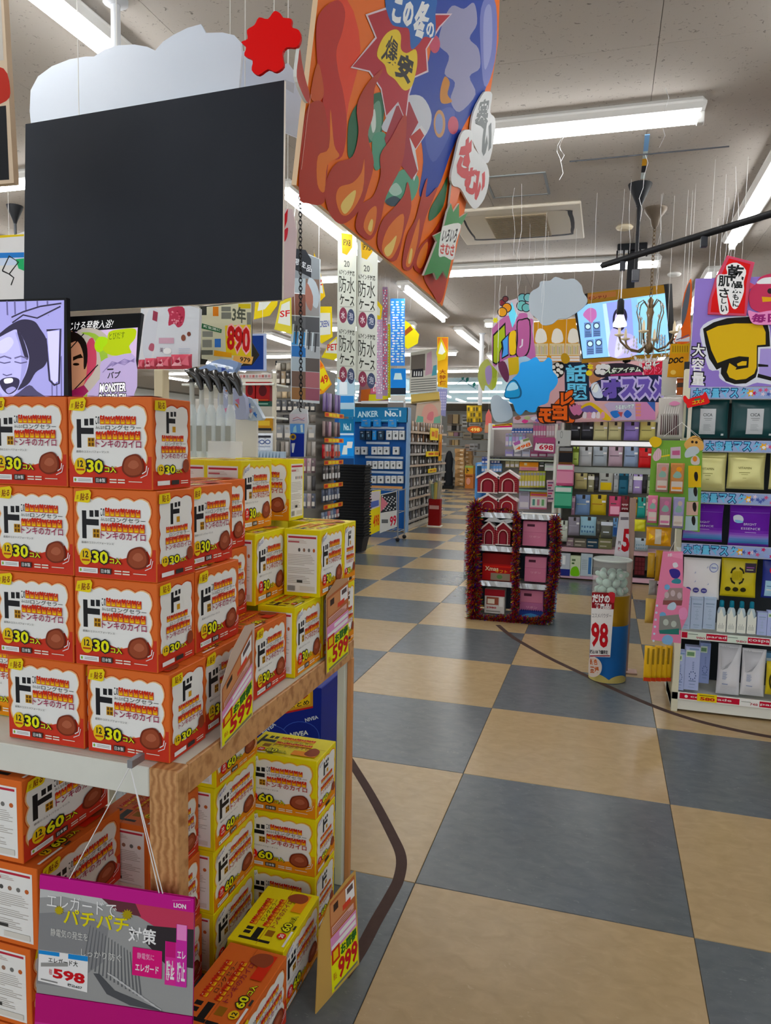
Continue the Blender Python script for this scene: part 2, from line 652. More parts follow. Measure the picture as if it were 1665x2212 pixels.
# ------------------------------------------------------------------ ceiling fittings
t = thing('air_conditioner', 'beige cassette air conditioner set flush in the ceiling', 'air conditioner', (-.06, 3.06, CEIL - .0005))
WA = M('#d9d2c4', .5)
MB().box(-.49, .40, -.41, .41, -.02, 0, WA, .006).build('panel', t)
A = Art(Plane((0, 0, -.0205), (1, 0, 0), (0, -1, 0)))
A.blob([(-.40, -.2), (-.34, -.3), (.25, -.3), (.33, -.2), (.34, .2), (.27, .3), (-.34, .3), (-.40, .2)], M('#1c1b19'), 4)
A.blob([(-.385, -.17), (-.33, -.26), (.24, -.26), (.31, -.17), (.31, .2), (.24, .3), (-.33, .3), (-.385, .2)], M('#cfc7b6'), 4)
A.build('air_slot', t)
a = MB()
a.box(-.24, .17, -.26, .26, -.026, -.02, M('#a89b86', .6))
for i in range(22):
    y = -.25 + i * .0235
    a.box(-.235, .165, y, y + .006, -.03, -.026, M('#8d826f'))
a.build('intake_grille', t)

t = thing('ceiling_hatch', 'plain ceiling access hatch with grey rim beside the air conditioner', 'hatch', (-.02, 2.29, CEIL))
a = MB()
for x0, x1, y0, y1 in ((-.18, .18, -.19, -.175), (-.18, .18, .175, .19), (-.18, -.165, -.175, .175), (.165, .18, -.175, .175)):
    a.box(x0, x1, y0, y1, -.006, 0, M('#8f9495', .4, metal=.4))
a.build('rim', t)
MB().box(-.164, .164, -.174, .174, -.003, 0, cm).build('lid', t)
for (x, y), lb in (((.62, 3.28), 'small round beige smoke detector near the black ceiling rod'), ((1.08, 4.84), 'round white ceiling speaker behind the black pole')):
    o = MB().lathe([(.05, 0), (.06, -.01), (.055, -.022), (.03, -.03)], M('#d8cdb4' if x < 1 else '#c9c9c6'), 20).build('ceiling_detector')
    o.location = (x, y, CEIL)
    tag(o, lb, 'detector')

BLK = M('#1b1c1f', .45)
# rod with its cone, holding the black rail
t = thing('rail_hanger', 'thin black ceiling rod with a funnel shaped cap holding the rail', 'rod', (.69, 2.44, 0))
MB().lathe([(.07, CEIL), (.066, CEIL - .015), (.022, CEIL - .11), (.016, CEIL - .13)], BLK, 18).build('cap', t)
MB().tube([(0, 0, CEIL - .12), (0, 0, 2.56)], .011, BLK, 8).build('rod', t)
MB().box(-.022, .022, -.022, .022, 2.53, 2.60, M('#4c4d50', .4, metal=.6), .003).build('clip', t)
ra, rb = W(1300, 574, z=2.53), W(1720, 445, z=2.53)
t = thing('track_rail', 'long black lighting rail slanting across in front of the right lights', 'rail', (0, 0, 0))
MB().tube([ra, rb], .017, BLK, 4).build('rail', t)
for f_ in (.14, .6):
    p = ra.lerp(rb, f_)
    MB().box(p.x - .015, p.x + .015, p.y - .015, p.y + .015, p.z - .06, p.z - .012, M('#33353a', .4), .003).build('rail_clip', t)
p = ra.lerp(rb, .14)
q = W(1340, 690, y=p.y)
t = thing('pendant_bulb', 'clear bulb lamp hanging on a white cord before the screen', 'lamp', (p.x, p.y, 0))
MB().tube([(0, 0, p.z - .05), (0, 0, q.z + .1)], .003, M('#e8e8e8'), 6).build('cord', t)
MB().lathe([(.008, q.z + .11), (.018, q.z + .1), (.02, q.z + .03), (.016, q.z + .025)], BLK, 14).build('socket', t)
MB().lathe([(.014, q.z + .028), (.022, q.z + .01), (.036, q.z - .02), (.036, q.z - .03)], M('#e6ecf0', .15, a=.55), 16).build('glass_bulb', t)
MB().lathe([(.034, q.z - .031), (.035, q.z - .036), (.01, q.z - .04)], M('#ffffff', .3, e=9), 16).build('lens', t)

# screen pole
t = thing('screen_pole', 'thick black ceiling pole with bracket that carries the tilted screen', 'pole', (.9, 3.8, 0))
pp = W(1366, 520, y=3.8)
t.location.x = pp.x
MB().box(-.11, .11, -.05, .05, CEIL - .05, CEIL, BLK, .004).build('plate', t)
a = MB()
for x in (-.11, -.06, .06, .11):
    a.box(x - .006, x + .006, -.045, .045, CEIL - .085, CEIL - .05, BLK)
a.build('bolt_hook', t)
MB().box(-.03, .03, -.02, .02, 2.2, CEIL - .05, BLK, .004).build('tube', t)

# chandelier
cx, cy = .807, 2.93
t = thing('chandelier', 'bronze chandelier with curved candle arms and crystal drops on a chain', 'chandelier', (cx, cy, 0))
BR = M('#6a5a46', .35, metal=.6)
CR = M('#e9eef2', .08, a=.75, spec=.9)
zc = W(1405, 752, y=cy).z
zt = W(1405, 642, y=cy).z
MB().lathe([(.075, CEIL), (.07, CEIL - .02), (.03, CEIL - .07), (.022, CEIL - .11), (.008, CEIL - .13)], M('#5d544a', .4, metal=.5), 18).build('ceiling_cap', t)


def chain(a, p0, p1, link, wire, mat):
    p0, p1 = Vector(p0), Vector(p1)
    d = (p1 - p0)
    n = max(2, int(d.length / (link * .72)))
    d.normalize()
    e = d.orthogonal().normalized()
    f2 = d.cross(e)
    for i in range(n):
        c = p0.lerp(p1, (i + .5) / n)
        q = e if i % 2 else f2
        a.tube([c + d * (link / 2 * math.cos(x)) + q * (link * .3 * math.sin(x)) for x in [6.28319 * k / 8 for k in range(9)]], wire, mat, 4, False)


a = MB()
chain(a, (0, 0, CEIL - .12), (0, 0, zt), .035, .003, BR)
a.build('chain', t)
MB().lathe([(.004, zt), (.02, zt - .02), (.012, zt - .06), (.026, zt - .1), (.01, zt - .16), (.014, zc + .04), (.035, zc + .01), (.028, zc - .02), (.004, zc - .04)], BR, 14).build('stem', t)
for k in range(6):
    an = k * math.pi / 3 + .3
    ca, sa = math.cos(an), math.sin(an)
    R = .2
    ar = MB()
    ar.tube([(ca * r_, sa * r_, z_) for r_, z_ in ((.01, zc + .02), (.07, zc - .02), (.14, zc - .005), (R - .012, zc + .04), (R, zc + .075))], .007, BR, 6)
    ar.tube([(ca * r_, sa * r_, z_) for r_, z_ in ((.01, zt - .08), (.05, zt - .02), (.08, zt - .04), (.09, zt - .1), (.07, zt - .17), (.06, zc + .03))], .004, BR, 5)
    ao = ar.build('arm', t)
    MB().lathe([(.006, zc + .07), (.03, zc + .08), (.032, zc + .087), (.01, zc + .085), (.009, zc + .13), (.003, zc + .155)], M('#d6c9ac', .5), 10, (ca * R, sa * R, 0)).build('candle', ao)
    dr = MB()
    for rr, zz in ((R, zc + .02), (R, zc - .005), (.14, zc - .03), (.17, zc - .0), (.08, zc - .07), (.11, zc - .05), (.09, zt - .06), (.07, zt - .13), (.1, zc + .07), (.1, zc + .045), (.1, zc + .02), (.05, zc - .08), (.05, zc - .11), (.02, zc - .13)):
        dr.lathe([(.001, zz + .012), (.007, zz), (.001, zz - .014)], CR, 6, (ca * rr, sa * rr, 0))
    dr.build('crystal_drop', ao)['kind'] = 'stuff'

# dangling threads left on the ceiling
rn = random.Random(3)
for i in range(26):
    u0 = rn.choice([1180, 1215, 1290, 1300, 1350, 1420, 1480, 1560, 1590, 1640, 1075, 1100, 1120, 1150, 900, 905, 640]) + rn.uniform(-12, 12)
    y = rn.uniform(2.2, 3.6)
    p = W(u0, 480, y=y)
    L = rn.uniform(.35, .9)
    pts = [(p.x + rn.uniform(-.012, .012) * (j > 0), y + rn.uniform(-.01, .01), CEIL - L * j / 6) for j in range(7)]
    o = MB().tube(pts, .0011, M('#e6e6e2', .5), 4).build('hanging_thread', None, pts[0])
    tag(o, 'loose white thread hanging down from the ceiling', 'thread', 'loose ceiling threads')
for i, (u, v, l) in enumerate(((1437, 190, .25), (1212, 300, .2), (1392, 330, .35), (1215, 280, .15))):
    p = W(u, v, z=CEIL)
    o = MB().tube([(p.x + rn.uniform(-.02, .02) * (j > 0), p.y + rn.uniform(-.02, .02) * (j > 0), CEIL - l * j / 6) for j in range(7)], .0014, M('#ecece8', .5), 4).build('hanging_thread', None, p)
    tag(o, 'short curled white thread end stuck under the ceiling tube light', 'thread', 'curled ceiling thread ends')
p = W(1388, 370, z=CEIL)
a = MB()
q0, q1 = W(1398, 290, z=CEIL), W(1388, 385, z=CEIL)
q2, q3 = W(1230, 345, z=CEIL), W(1575, 312, z=CEIL)
o = MB().tube([q2 + Vector((0, 0, -.01)), q3 + Vector((0, 0, -.01))], .004, M('#55585e'), 4).build('ceiling_streamer', None, q2)
tag(o, 'thin dark streamer stretched level under the ceiling near the rod', 'streamer')
a = MB()
for i, c in enumerate(('#7fa9d8', '#7fa9d8', '#c9d6e6', '#e2a33a', '#2b2b30', '#c9d6e6')):
    e0, e1 = q0.lerp(q1, i / 6), q0.lerp(q1, (i + 1) / 6)
    d = Vector((.012, 0, 0))
    a.add([e0 - d + Vector((0, 0, -.004)), e0 + d + Vector((0, 0, -.004)), e1 + d + Vector((0, 0, -.004)), e1 - d + Vector((0, 0, -.004)), e0 - d, e0 + d, e1 + d, e1 - d], [(0, 3, 2, 1), (0, 1, 5, 4), (1, 2, 6, 5), (2, 3, 7, 6), (3, 0, 4, 7)], M(c))
o = a.build('ceiling_strip', None, q0)
tag(o, 'narrow printed strip of pale blue and orange stuck on the ceiling', 'strip')
for (u, v, yy, lb) in ((250, 50, .055, 'white ceiling pole rising behind the white cloud sign'), (1040, 760, 8.07, 'slim far white ceiling pole above the aisle')):
    p = W(u, v, y=yy)
    t = thing('ceiling_pole', lb, 'pole', (p.x, p.y, 0))
    MB().tube([(0, 0, CEIL), (0, 0, 2.2 if yy < 1 else 2.1)], .017 if yy < 1 else .03, M('#c9ccd0', .4), 12).build('pole', t)
    MB().lathe([(.045, CEIL), (.045, CEIL - .012), (.02, CEIL - .02)], M('#b8bbbf', .4), 14).build('flange', t)


# ================================================================== boxes of body warmers on the table
K = {'o': dict(base='#c8683a', low='#b83d30', tag='#e8c31e', tagt='#7a3a10', t='貼る', mid='#c9401f', rim='#b24a28'),
     'y': dict(base='#dccb16', low='#dd8a22', tag='#e9ecea', tagt='#2c3f86', t='貼らない', mid='#c9401f', rim='#d58a1e')}
BLACK, WHITE, CREAM = M('#17171a', .45), M('#ece9e0', .45), M('#e6e3d8', .45)


def flames(A, x0, y0, x1, y1, n, seed):
    """row of blocky letters, red above and flame yellow below"""
    rn = random.Random(seed)
    h, w = y1 - y0, (x1 - x0) / n
    for i in range(n):
        a, b = x0 + w * i, x0 + w * (i + .92)
        t = y1 - h * .14 * rn.random()
        A.poly([(a, y0), (b, y0), (b, t - h * .1), (b - w * .2, t), (b - w * .4, t - h * .16), (a + w * .25, t), (a, t - h * .1)], '#b5301b')
        A.poly([(a + w * .04, y0 + h * .06), (b - w * .04, y0 + h * .06), (b - w * .04, y0 + h * .34), (b - w * .3, y0 + h * .56), (a + w * .45, y0 + h * .36), (a + w * .2, y0 + h * .6), (a + w * .04, y0 + h * .36)], '#e08a1c')
        A.rect(a + w * .2, y0 + h * .1, b - w * .2, y0 + h * .24, '#ecc93a')
        if (i + seed) % 2:
            A.rect(a + w * .3, y0 + h * .66, b - w * .35, y0 + h * .74, '#e6c8a8')


def front_art(A, c, n60):
    k = K[c]
    A.rect(0, 0, 1, .30, k['low'])
    A.poly([(0, .30), (1, .30), (1, .36), (.6, .33), (.3, .37), (0, .34)], k['low'] if c == 'o' else '#e0a01f')
    y0 = .22 if not n60 else .15
    A.poly(scallop(.045, y0, .93, .90, 5, 3, .035), k['rim'])
    A.poly(scallop(.054, y0 + .013, .922, .891, 5, 3, .034), '#e8a877' if c == 'o' else '#e8c37a')
    A.poly(scallop(.068, y0 + .026, .912, .879, 5, 3, .032), CREAM)
    if c == 'o':
        A.poly([(.05, .24), (.3, .30), (.55, .22), (.75, .28), (.9, .34), (.97, .22), (.97, .10), (.05, .10)], k['low'])
    else:
        A.poly([(.05, .20), (.3, .24), (.6, .18), (.8, .24), (.95, .2), (.95, .10), (.05, .10)], '#dd8a22')
    # big kana mark built of bars, gold block beneath
    A.rect(.10, .44, .155, .76, BLACK)
    A.rect(.155, .595, .31, .665, BLACK)
    A.rect(.195, .69, .245, .765, BLACK)
    A.rect(.262, .695, .312, .77, BLACK)
    A.rect(.235, .455, .32, .555, '#b98a2a')
    A.rect(.245, .463, .27, .5, '#5b3d14').rect(.283, .463, .31, .5, '#5b3d14').rect(.245, .515, .27, .548, '#5b3d14').rect(.283, .515, .31, .548, '#5b3d14')
    A.txt('この', (.335, .705, .385, .795), BLACK, .02)
    flames(A, .39, .705, .83, .81, 7, 1)
    A.txt('ロングセラー', (.46, .645, .885, .7), BLACK, .0)
    A.txt('みんなの', (.34, .65, .45, .69), BLACK, .0)
    flames(A, .34, .535, .885, .645, 8, 2)
    A.txt('トンキのカイロ', (.34, .45, .89, .535), '#8e2a4a' if c == 'o' else '#a02a22', .015)
    A.txt('最高のコストパフォーマンス', (.10, .385, .5, .412), '#3a3a3a', 0)
    A.blob([(.66, .2), (.68, .32), (.75, .37), (.84, .385), (.9, .33), (.92, .22), (.87, .15), (.75, .13)], '#6b2d1d')
    A.blob([(.68, .21), (.70, .31), (.76, .355), (.83, .365), (.88, .32), (.9, .23), (.86, .165), (.75, .15)], '#8a4630')
    A.blob([(.73, .25), (.77, .31), (.83, .31), (.86, .26), (.8, .22)], '#a05c45')
    A.line([(.90, .17), (.945, .2), (.955, .26)], .002, WHITE).line([(.88, .125), (.955, .16), (.975, .24)], .0015, WHITE)
    xo = .0
    if c == 'o':
        A.ell(.15, .235, .075, .095, '#e3b81c').txt('12', (.115, .225, .185, .30), BLACK, .03).rect(.1, .185, .2, .205, '#a4481c')
    else:
        A.ell(.15, .235, .07, .09, '#c8312e').txt('20', (.12, .235, .18, .29), WHITE, .03).txt('時間', (.11, .185, .19, .22), WHITE, 0)
    A.txt('60' if n60 else '30', (.23, .165, .43, .31), '#e9df35', .03, BLACK, .075)
    A.txt('コ入', (.45, .17, .59, .24), '#e9df35', .03, BLACK, .07)
    A.rect(.06, .05, .30, .11, '#e4e2dc').ell(.085, .08, .012, .018, '#77a23a')
    A.rect(.12, .085, .28, .092, '#8d8d88').rect(.12, .068, .28, .075, '#8d8d88')
    A.rect(.33, .05, .47, .115, '#33322f').txt('日本製', (.345, .06, .455, .105), WHITE, .01)
    for i in range(2):
        for j in range(2):
            A.rect(.51 + j * .1, .058 + i * .03, .595 + j * .1, .072 + i * .03, '#e8d6c8')
    A.rect(.74, .075, .9, .083, '#e8d6c8')
    if c == 'o':
        A.poly([(.02, .86), (.045, .975), (.21, 1.0), (.235, .965), (.215, .865), (.19, .85)], '#e8c31e')
        A.txt('貼る', [(.09, .868), (.2, .88), (.21, .965), (.1, .955)], '#7a3a10', .03).txt('衣類に', [(.045, .88), (.075, .885), (.085, .94), (.055, .935)], '#7a3a10', 0)
    else:
        A.poly([(.045, .80), (.065, .90), (.22, .97), (.235, .86)], '#e8ebea')
        A.txt('貼らない', [(.065, .83), (.215, .875), (.21, .94), (.075, .885)], '#2c3f86', .02)


def side_art(A, c, n60):
    k = K[c]
    A.rect(0, 0, 1, .2, k['low'])
    A.poly(scallop(.06, .14, .93, .92, 3, 4, .03), k['rim'])
    A.poly(scallop(.085, .16, .905, .905, 3, 4, .028), CREAM)
    A.poly([(.05, .2), (.4, .15), (.7, .2), (.95, .28), (.95, .1), (.05, .1)], k['low'])
    A.rect(.34, .62, .41, .86, BLACK).rect(.41, .735, .58, .79, BLACK).rect(.45, .81, .515, .865, BLACK).rect(.54, .815, .6, .87, BLACK)
    A.rect(.5, .635, .585, .70, '#b98a2a')
    flames(A, .22, .53, .8, .605, 6, 3)
    A.txt('ロングセラー', (.3, .485, .85, .525), BLACK, 0)
    flames(A, .2, .40, .85, .485, 7, 4)
    A.txt('トンキのカイロ', (.2, .335, .87, .395), '#8e2a4a' if c == 'o' else '#a02a22', .015)
    A.txt('60' if n60 else '30', (.28, .165, .55, .26), '#e9df35', .03, BLACK, .075).txt('コ入', (.57, .165, .74, .215), '#e9df35', .02, BLACK, .06)
    A.ell(.17, .215, .09, .06, '#e3b81c' if c == 'o' else '#c8312e').txt('12' if c == 'o' else '20', (.12, .2, .22, .25), BLACK if c == 'o' else WHITE, .03)
    A.blob([(.76, .22), (.78, .3), (.86, .33), (.93, .28), (.92, .2), (.84, .17)], '#85422d')
    A.rect(.08, .04, .4, .09, '#e4e2dc').rect(.45, .04, .65, .09, '#33322f').rect(.7, .045, .9, .055, '#e8d6c8').rect(.7, .07, .9, .08, '#e8d6c8')
    if c == 'o':
        A.poly([(.02, .87), (.03, .975), (.3, .985), (.32, .9), (.28, .865)], '#e8c31e').txt('貼る', (.1, .885, .28, .965), '#7a3a10', .02)
    else:
        A.poly([(.06, .83), (.08, .9), (.3, .97), (.32, .88)], '#e8ebea').txt('貼らない', [(.1, .85), (.29, .89), (.28, .94), (.11, .89)], '#2c3f86', .02)


def info_art(A, c, n60):
    A.rect(.07, .05, .93, .93, '#e2e0d8')
    A.rect(.1, .875, .9, .905, '#a93442').rect(.1, .81, .42, .835, '#b04552')
    rn = random.Random(5)
    for i in range(4):
        A.ell(.42 + i * .14, .7, .035, .03, ('#4a4a48', '#8a6a5a', '#6b6b68', '#b0603a')[i], 8)
    for i in range(18):
        y = .62 - i * .025
        if i in (7, 12):
            continue
        A.rect(.1, y, .1 + .78 * rn.uniform(.6, 1), y + .008, '#a9a39d')
    for i in range(3):
        A.rect(.1, .845 - .0 - i * .02, .55 + .3 * rn.random(), .851 - i * .02, '#b9aaa5')
    A.rect(.36, .2, .52, .24, '#3a3a38')
    for i in range(10):
        A.rect(.1 + i * .022, .07, .112 + i * .022, .15, '#55534f')
    A.rect(.45, .08, .88, .15, '#c9c6be')


def top_art(A, c, n60):
    k = K[c]
    A.rect(.05, .3, .09, .86, BLACK).rect(.09, .54, .27, .66, BLACK).rect(.14, .72, .19, .84, BLACK).rect(.21, .72, .26, .84, BLACK)
    A.rect(.16, .32, .26, .46, '#8a5f1a')
    flames(A, .3, .72, .78, .86, 7, 7)
    A.txt('ロングセラー', (.38, .62, .78, .7), BLACK, 0)
    flames(A, .3, .48, .8, .61, 8, 8)
    A.txt('トンキのカイロ', (.3, .36, .8, .46), '#8e2a3a', .015)
    A.ell(.2, .17, .05, .08, '#e3b81c' if c == 'o' else '#c8312e').txt('12' if c == 'o' else '20', (.17, .13, .23, .21), BLACK if c == 'o' else WHITE, .03)
    A.txt('60' if n60 else '30', (.28, .1, .42, .25), '#e9df35', .03, BLACK, .075).txt('コ入', (.44, .1, .56, .2), '#e9df35', .03, BLACK, .07)
    A.rect(.04, .02, .3, .06, '#e4e2dc').rect(.33, .02, .4, .06, '#33322f')
    A.rect(.62, .1, .95, .3, '#e08a3a' if c == 'y' else '#c3372a')
    A.blob([(.78, .2), (.8, .42), (.86, .5), (.94, .4), (.95, .2), (.87, .12)], '#85422d')


DIM = {'o30': (.197, .14, .184), 'y30': (.195, .115, .2), 'o60': (.28, .165, .184), 'om60': (.232, .165, .184), 'y60': (.25, .165, .184)}
BOXM = {}
for kind, (w, d, h) in DIM.items():
    c, n6 = kind[0], kind.endswith('60')
    body = MB().box(-w / 2, w / 2, -d / 2, d / 2, 0, h, M(K[c]['base'], .42, noise=.04, scale=30), .0016)
    e = Vector((0, 0, 0))
    # lid flap line
    body.box(-w / 2 + .004, w / 2 - .004, -.0006, .0006, h - .0004, h + .0002, '#a8771c' if c == 'y' else '#9c4a22')
    P_ = {}
    A = Art(Plane((0, -d / 2, 0), (1, 0, 0), (0, 0, 1)), ox=-w / 2 + .002, sx=w - .004, oy=.002, sy=h - .004)
    front_art(A, c, n6)
    P_['front_print'] = A.mesh('front_print')
    A = Art(Plane((w / 2, 0, 0), (0, 1, 0), (0, 0, 1)), ox=-d / 2 + .002, sx=d - .004, oy=.002, sy=h - .004)
    side_art(A, c, n6)
    P_['side_print'] = A.mesh('side_print')
    A = Art(Plane((-w / 2, 0, 0), (0, -1, 0), (0, 0, 1)), ox=-d / 2 + .002, sx=d - .004, oy=.002, sy=h - .004)
    info_art(A, c, n6)
    P_['info_print'] = A.mesh('info_print')
    A = Art(Plane((0, 0, h - .0002), (1, 0, 0), (0, 1, 0)), ox=-w / 2 + .002, sx=w - .004, oy=-d / 2 + .002, sy=d - .004)
    top_art(A, c, n6)
    P_['top_print'] = A.mesh('top_print')
    BOXM[kind] = (body.mesh('carton'), P_)
# the pair turned back to front: information on its right flank
w, d, h = DIM['y30']
A = Art(Plane((w / 2, 0, 0), (0, 1, 0), (0, 0, 1)), ox=-d / 2 + .002, sx=d - .004, oy=.002, sy=h - .004)
info_art(A, 'y', 0)
INFO_R = A.mesh('info_print')


def wbox(kind, label, z, xr=None, yf=None, xf=None, y0=None, rz=0., group=None, flip=False, prints=None):
    """xr,yf: front to -Y with its right edge at xr; xf,y0: front to +X starting at y0"""
    w, d, h = DIM[kind]
    if xr is not None:
        loc, r = (xr - w / 2, yf + d / 2, z), 0
    else:
        loc, r = (xf - d / 2, y0 + w / 2, z), math.pi / 2
    me, P_ = BOXM[kind]
    o = obj('warmer_box', me, None, loc)
    o.rotation_euler = (0, 0, r + rz)
    tag(o, label, 'box', group)
    for n, m in P_.items():
        if prints and n not in prints:
            continue
        if flip and n in ('side_print', 'info_print'):
            if n == 'side_print':
                obj('info_print', INFO_R, o)
            continue
        obj(n, m, o)
    return o


Z0 = .8585
H3, HY = .1850, .2010
tier = ['lowest', 'second', 'third', 'topmost']
for i, (xr, xl) in enumerate(((-.253, -.4605), (-.280, -.482), (-.279, -.479), (-.288, -.489))):
    z = Z0 + i * H3
    wbox('o30', f'orange thirty-pack warmer box at the corner edge of the front stack, {tier[i]} tier', z, xr=xr, yf=-1.098, rz=(.0, .006, -.004, .004)[i])
    wbox('o30', f'orange thirty-pack warmer box left of the corner one in front stack, {tier[i]} tier', z, xr=xl, yf=-1.096 - .002 * (i % 2))
wbox('o30', 'orange warmer box half behind the first 599 price card, lowest tier', Z0, xf=-.262, y0=-.952)
wbox('o30', 'orange warmer box turned to the aisle behind the corner stack, second tier', Z0 + H3, xf=-.282, y0=-.950)
wbox('o30', 'orange warmer box turned to the aisle behind the corner stack, third tier', Z0 + 2 * H3, xf=-.305, y0=-.940)
wbox('o30', 'orange warmer box right of the first 599 price card, under the yellow boxes', Z0, xf=-.26, y0=-.714)
wbox('o30', 'orange warmer box set back behind the aisle side stack, lowest tier', Z0, xf=-.408, y0=-.735)
wbox('o30', 'orange warmer box set back with only its right part showing, second tier', Z0 + H3, xf=-.370, y0=-.737)
wbox('o30', 'orange warmer box set back with only its right part showing, third tier', Z0 + 2 * H3, xf=-.377, y0=-.735)
wbox('y30', 'yellow warmer box on the wooden table rim beside the lone orange box', Z0, xf=-.236, y0=-.512)
wbox('y30', 'yellow warmer box behind the far 599 price card, lower tier', Z0, xr=-.236, yf=-.306)
wbox('y30', 'yellow warmer box at the far table corner, lower tier', Z0, xr=-.222, yf=-.168)
z = Z0 + HY
wbox('y30', 'yellow warmer box set back above the yellow rim box, second tier', z, xf=-.346, y0=-.537)
wbox('y30', 'yellow warmer box showing its white information side toward the orange stack', z, xf=-.222, y0=-.367)
wbox('y30', 'yellow warmer box at the far table corner, upper tier with narrow side out', z, xr=-.221, yf=-.168)
z = Z0 + 2 * HY
wbox('y30', 'yellow warmer box on the top tier, leftmost and half hidden by orange boxes', z, xf=-.517, y0=-.50)
wbox('y30', 'yellow warmer box on the top tier next to the orange stack', z, xf=-.402, y0=-.514)
wbox('y30', 'yellow warmer box on the top tier at the far end, white side out', z, xr=-.40, yf=-.19, flip=True)
for i in range(2):
    for j in range(3):
        wbox('y30', f'hidden yellow warmer box inside the pile, {("near", "middle", "far")[j]} place of the {tier[i]} tier', Z0 + i * HY, xf=-.478, y0=-.528 + j * .1965, prints=('top_print',))

wbox('y30', 'yellow warmer box half cut by the left edge beside the bottom orange box', Z0, xr=-.668, yf=-1.0)

# under the table
g = .185
tn = ['bottom', 'second', 'third', 'top']
for i in range(4):
    wbox('o60', f'orange sixty-pack warmer box left of the leg, {tn[i]} of near left stack', .034 + i * .1888, xf=-.59 + (.03, .012, .035, -.0)[i], y0=-1.136)
for i in range(3):
    wbox('om60', f'orange sixty-pack warmer box behind the wooden leg, {("bottom", "second", "top")[i]} of its stack', i * g + .002, xf=-.475 + (.01, .004, 0)[i], y0=-.853)
for i in range(4):
    wbox('y60', f'yellow sixty-pack warmer box facing the aisle under mid table, {tn[i]} of its stack', i * g + .002, xf=-.430 + (.0, .0, .004, .008)[i], y0=-.618)
for i in range(3):
    wbox('y60', f'yellow sixty-pack warmer box facing front by the far leg, {("bottom", "second", "top")[i]} of its stack', i * g + .002, xr=-.226, yf=-.364)
wbox('y60', 'yellow sixty-pack warmer box alone on the floor with its lid print showing', .002, xf=-.182, y0=-.692)
wbox('o60', 'orange sixty-pack warmer box on the floor at the front right with lid showing', .002, xf=-.170, y0=-.982, rz=-.02)
wbox('om60', 'orange sixty-pack warmer box on the floor behind the pink banded card', .002, xf=-.37, y0=-1.09)
o = tag(MB().box(-1.0, -.56, -1.12, -.86, 0, .033, M('#cfcac0', .6, noise=.1), .003).build('pallet_board'), 'low white board under the near left stack of orange boxes', 'board')

# ------------------------------------------------------------------ the table
def woodmat():
    m = bpy.data.materials.new('wood_print')
    m.use_nodes = True
    nt = m.node_tree
    b = nt.nodes['Principled BSDF']
    tc = nt.nodes.new('ShaderNodeTexCoord')
    mp = nt.nodes.new('ShaderNodeMapping')
    mp.inputs['Scale'].default_value = (9, 9, 9)
    w1 = nt.nodes.new('ShaderNodeTexWave')
    w1.inputs['Scale'].default_value, w1.inputs['Distortion'].default_value, w1.inputs['Detail'].default_value, w1.inputs['Detail Scale'].default_value = 2.2, 6, 3, 1.6
    nt.links.new(tc.outputs['Object'], mp.inputs[0])
    nt.links.new(mp.outputs[0], w1.inputs['Vector'])
    r = nt.nodes.new('ShaderNodeValToRGB')
    r.color_ramp.elements[0].color, r.color_ramp.elements[1].color = lin('#a8713f') + (1,), lin('#cf9a63') + (1,)
    nt.links.new(w1.outputs['Fac'], r.inputs[0])
    nt.links.new(r.outputs[0], b.inputs['Base Color'])
    b.inputs['Roughness'].default_value = .5
    return m


WOOD = woodmat()
TW = M('#c9cac2', .5, noise=.08, scale=14)
t = thing('display_table', 'white display table with wood print rim carrying the warmer boxes', 'table', (-.72, -.59, 0))
def tb(nm, x0, x1, y0, y1, z0, z1, m, b=.002):
    return MB().box(x0 + .72, x1 + .72, y0 + .59, y1 + .59, z0, z1, m, b).build(nm, t)


tb('tabletop', -1.22, -.224, -1.115, -.06, .835, .857, TW)
tb('front_apron', -1.22, -.285, -1.124, -1.112, .795, .857, TW)
tb('side_apron', -.228, -.218, -1.082, -.06, .795, .858, WOOD)
tb('leg', -.284, -.218, -1.126, -1.084, 0, .858, WOOD, .003)
tb('leg', -.262, -.236, -.098, -.062, 0, .834, M('#bfc2b8', .5))
tb('leg_edge', -.2355, -.218, -.075, -.055, 0, .795, M('#b8835a', .5))
tb('leg', -1.22, -1.17, -1.11, -1.07, 0, .834, TW)
tb('leg', -1.22, -1.17, -.1, -.06, 0, .834, TW)

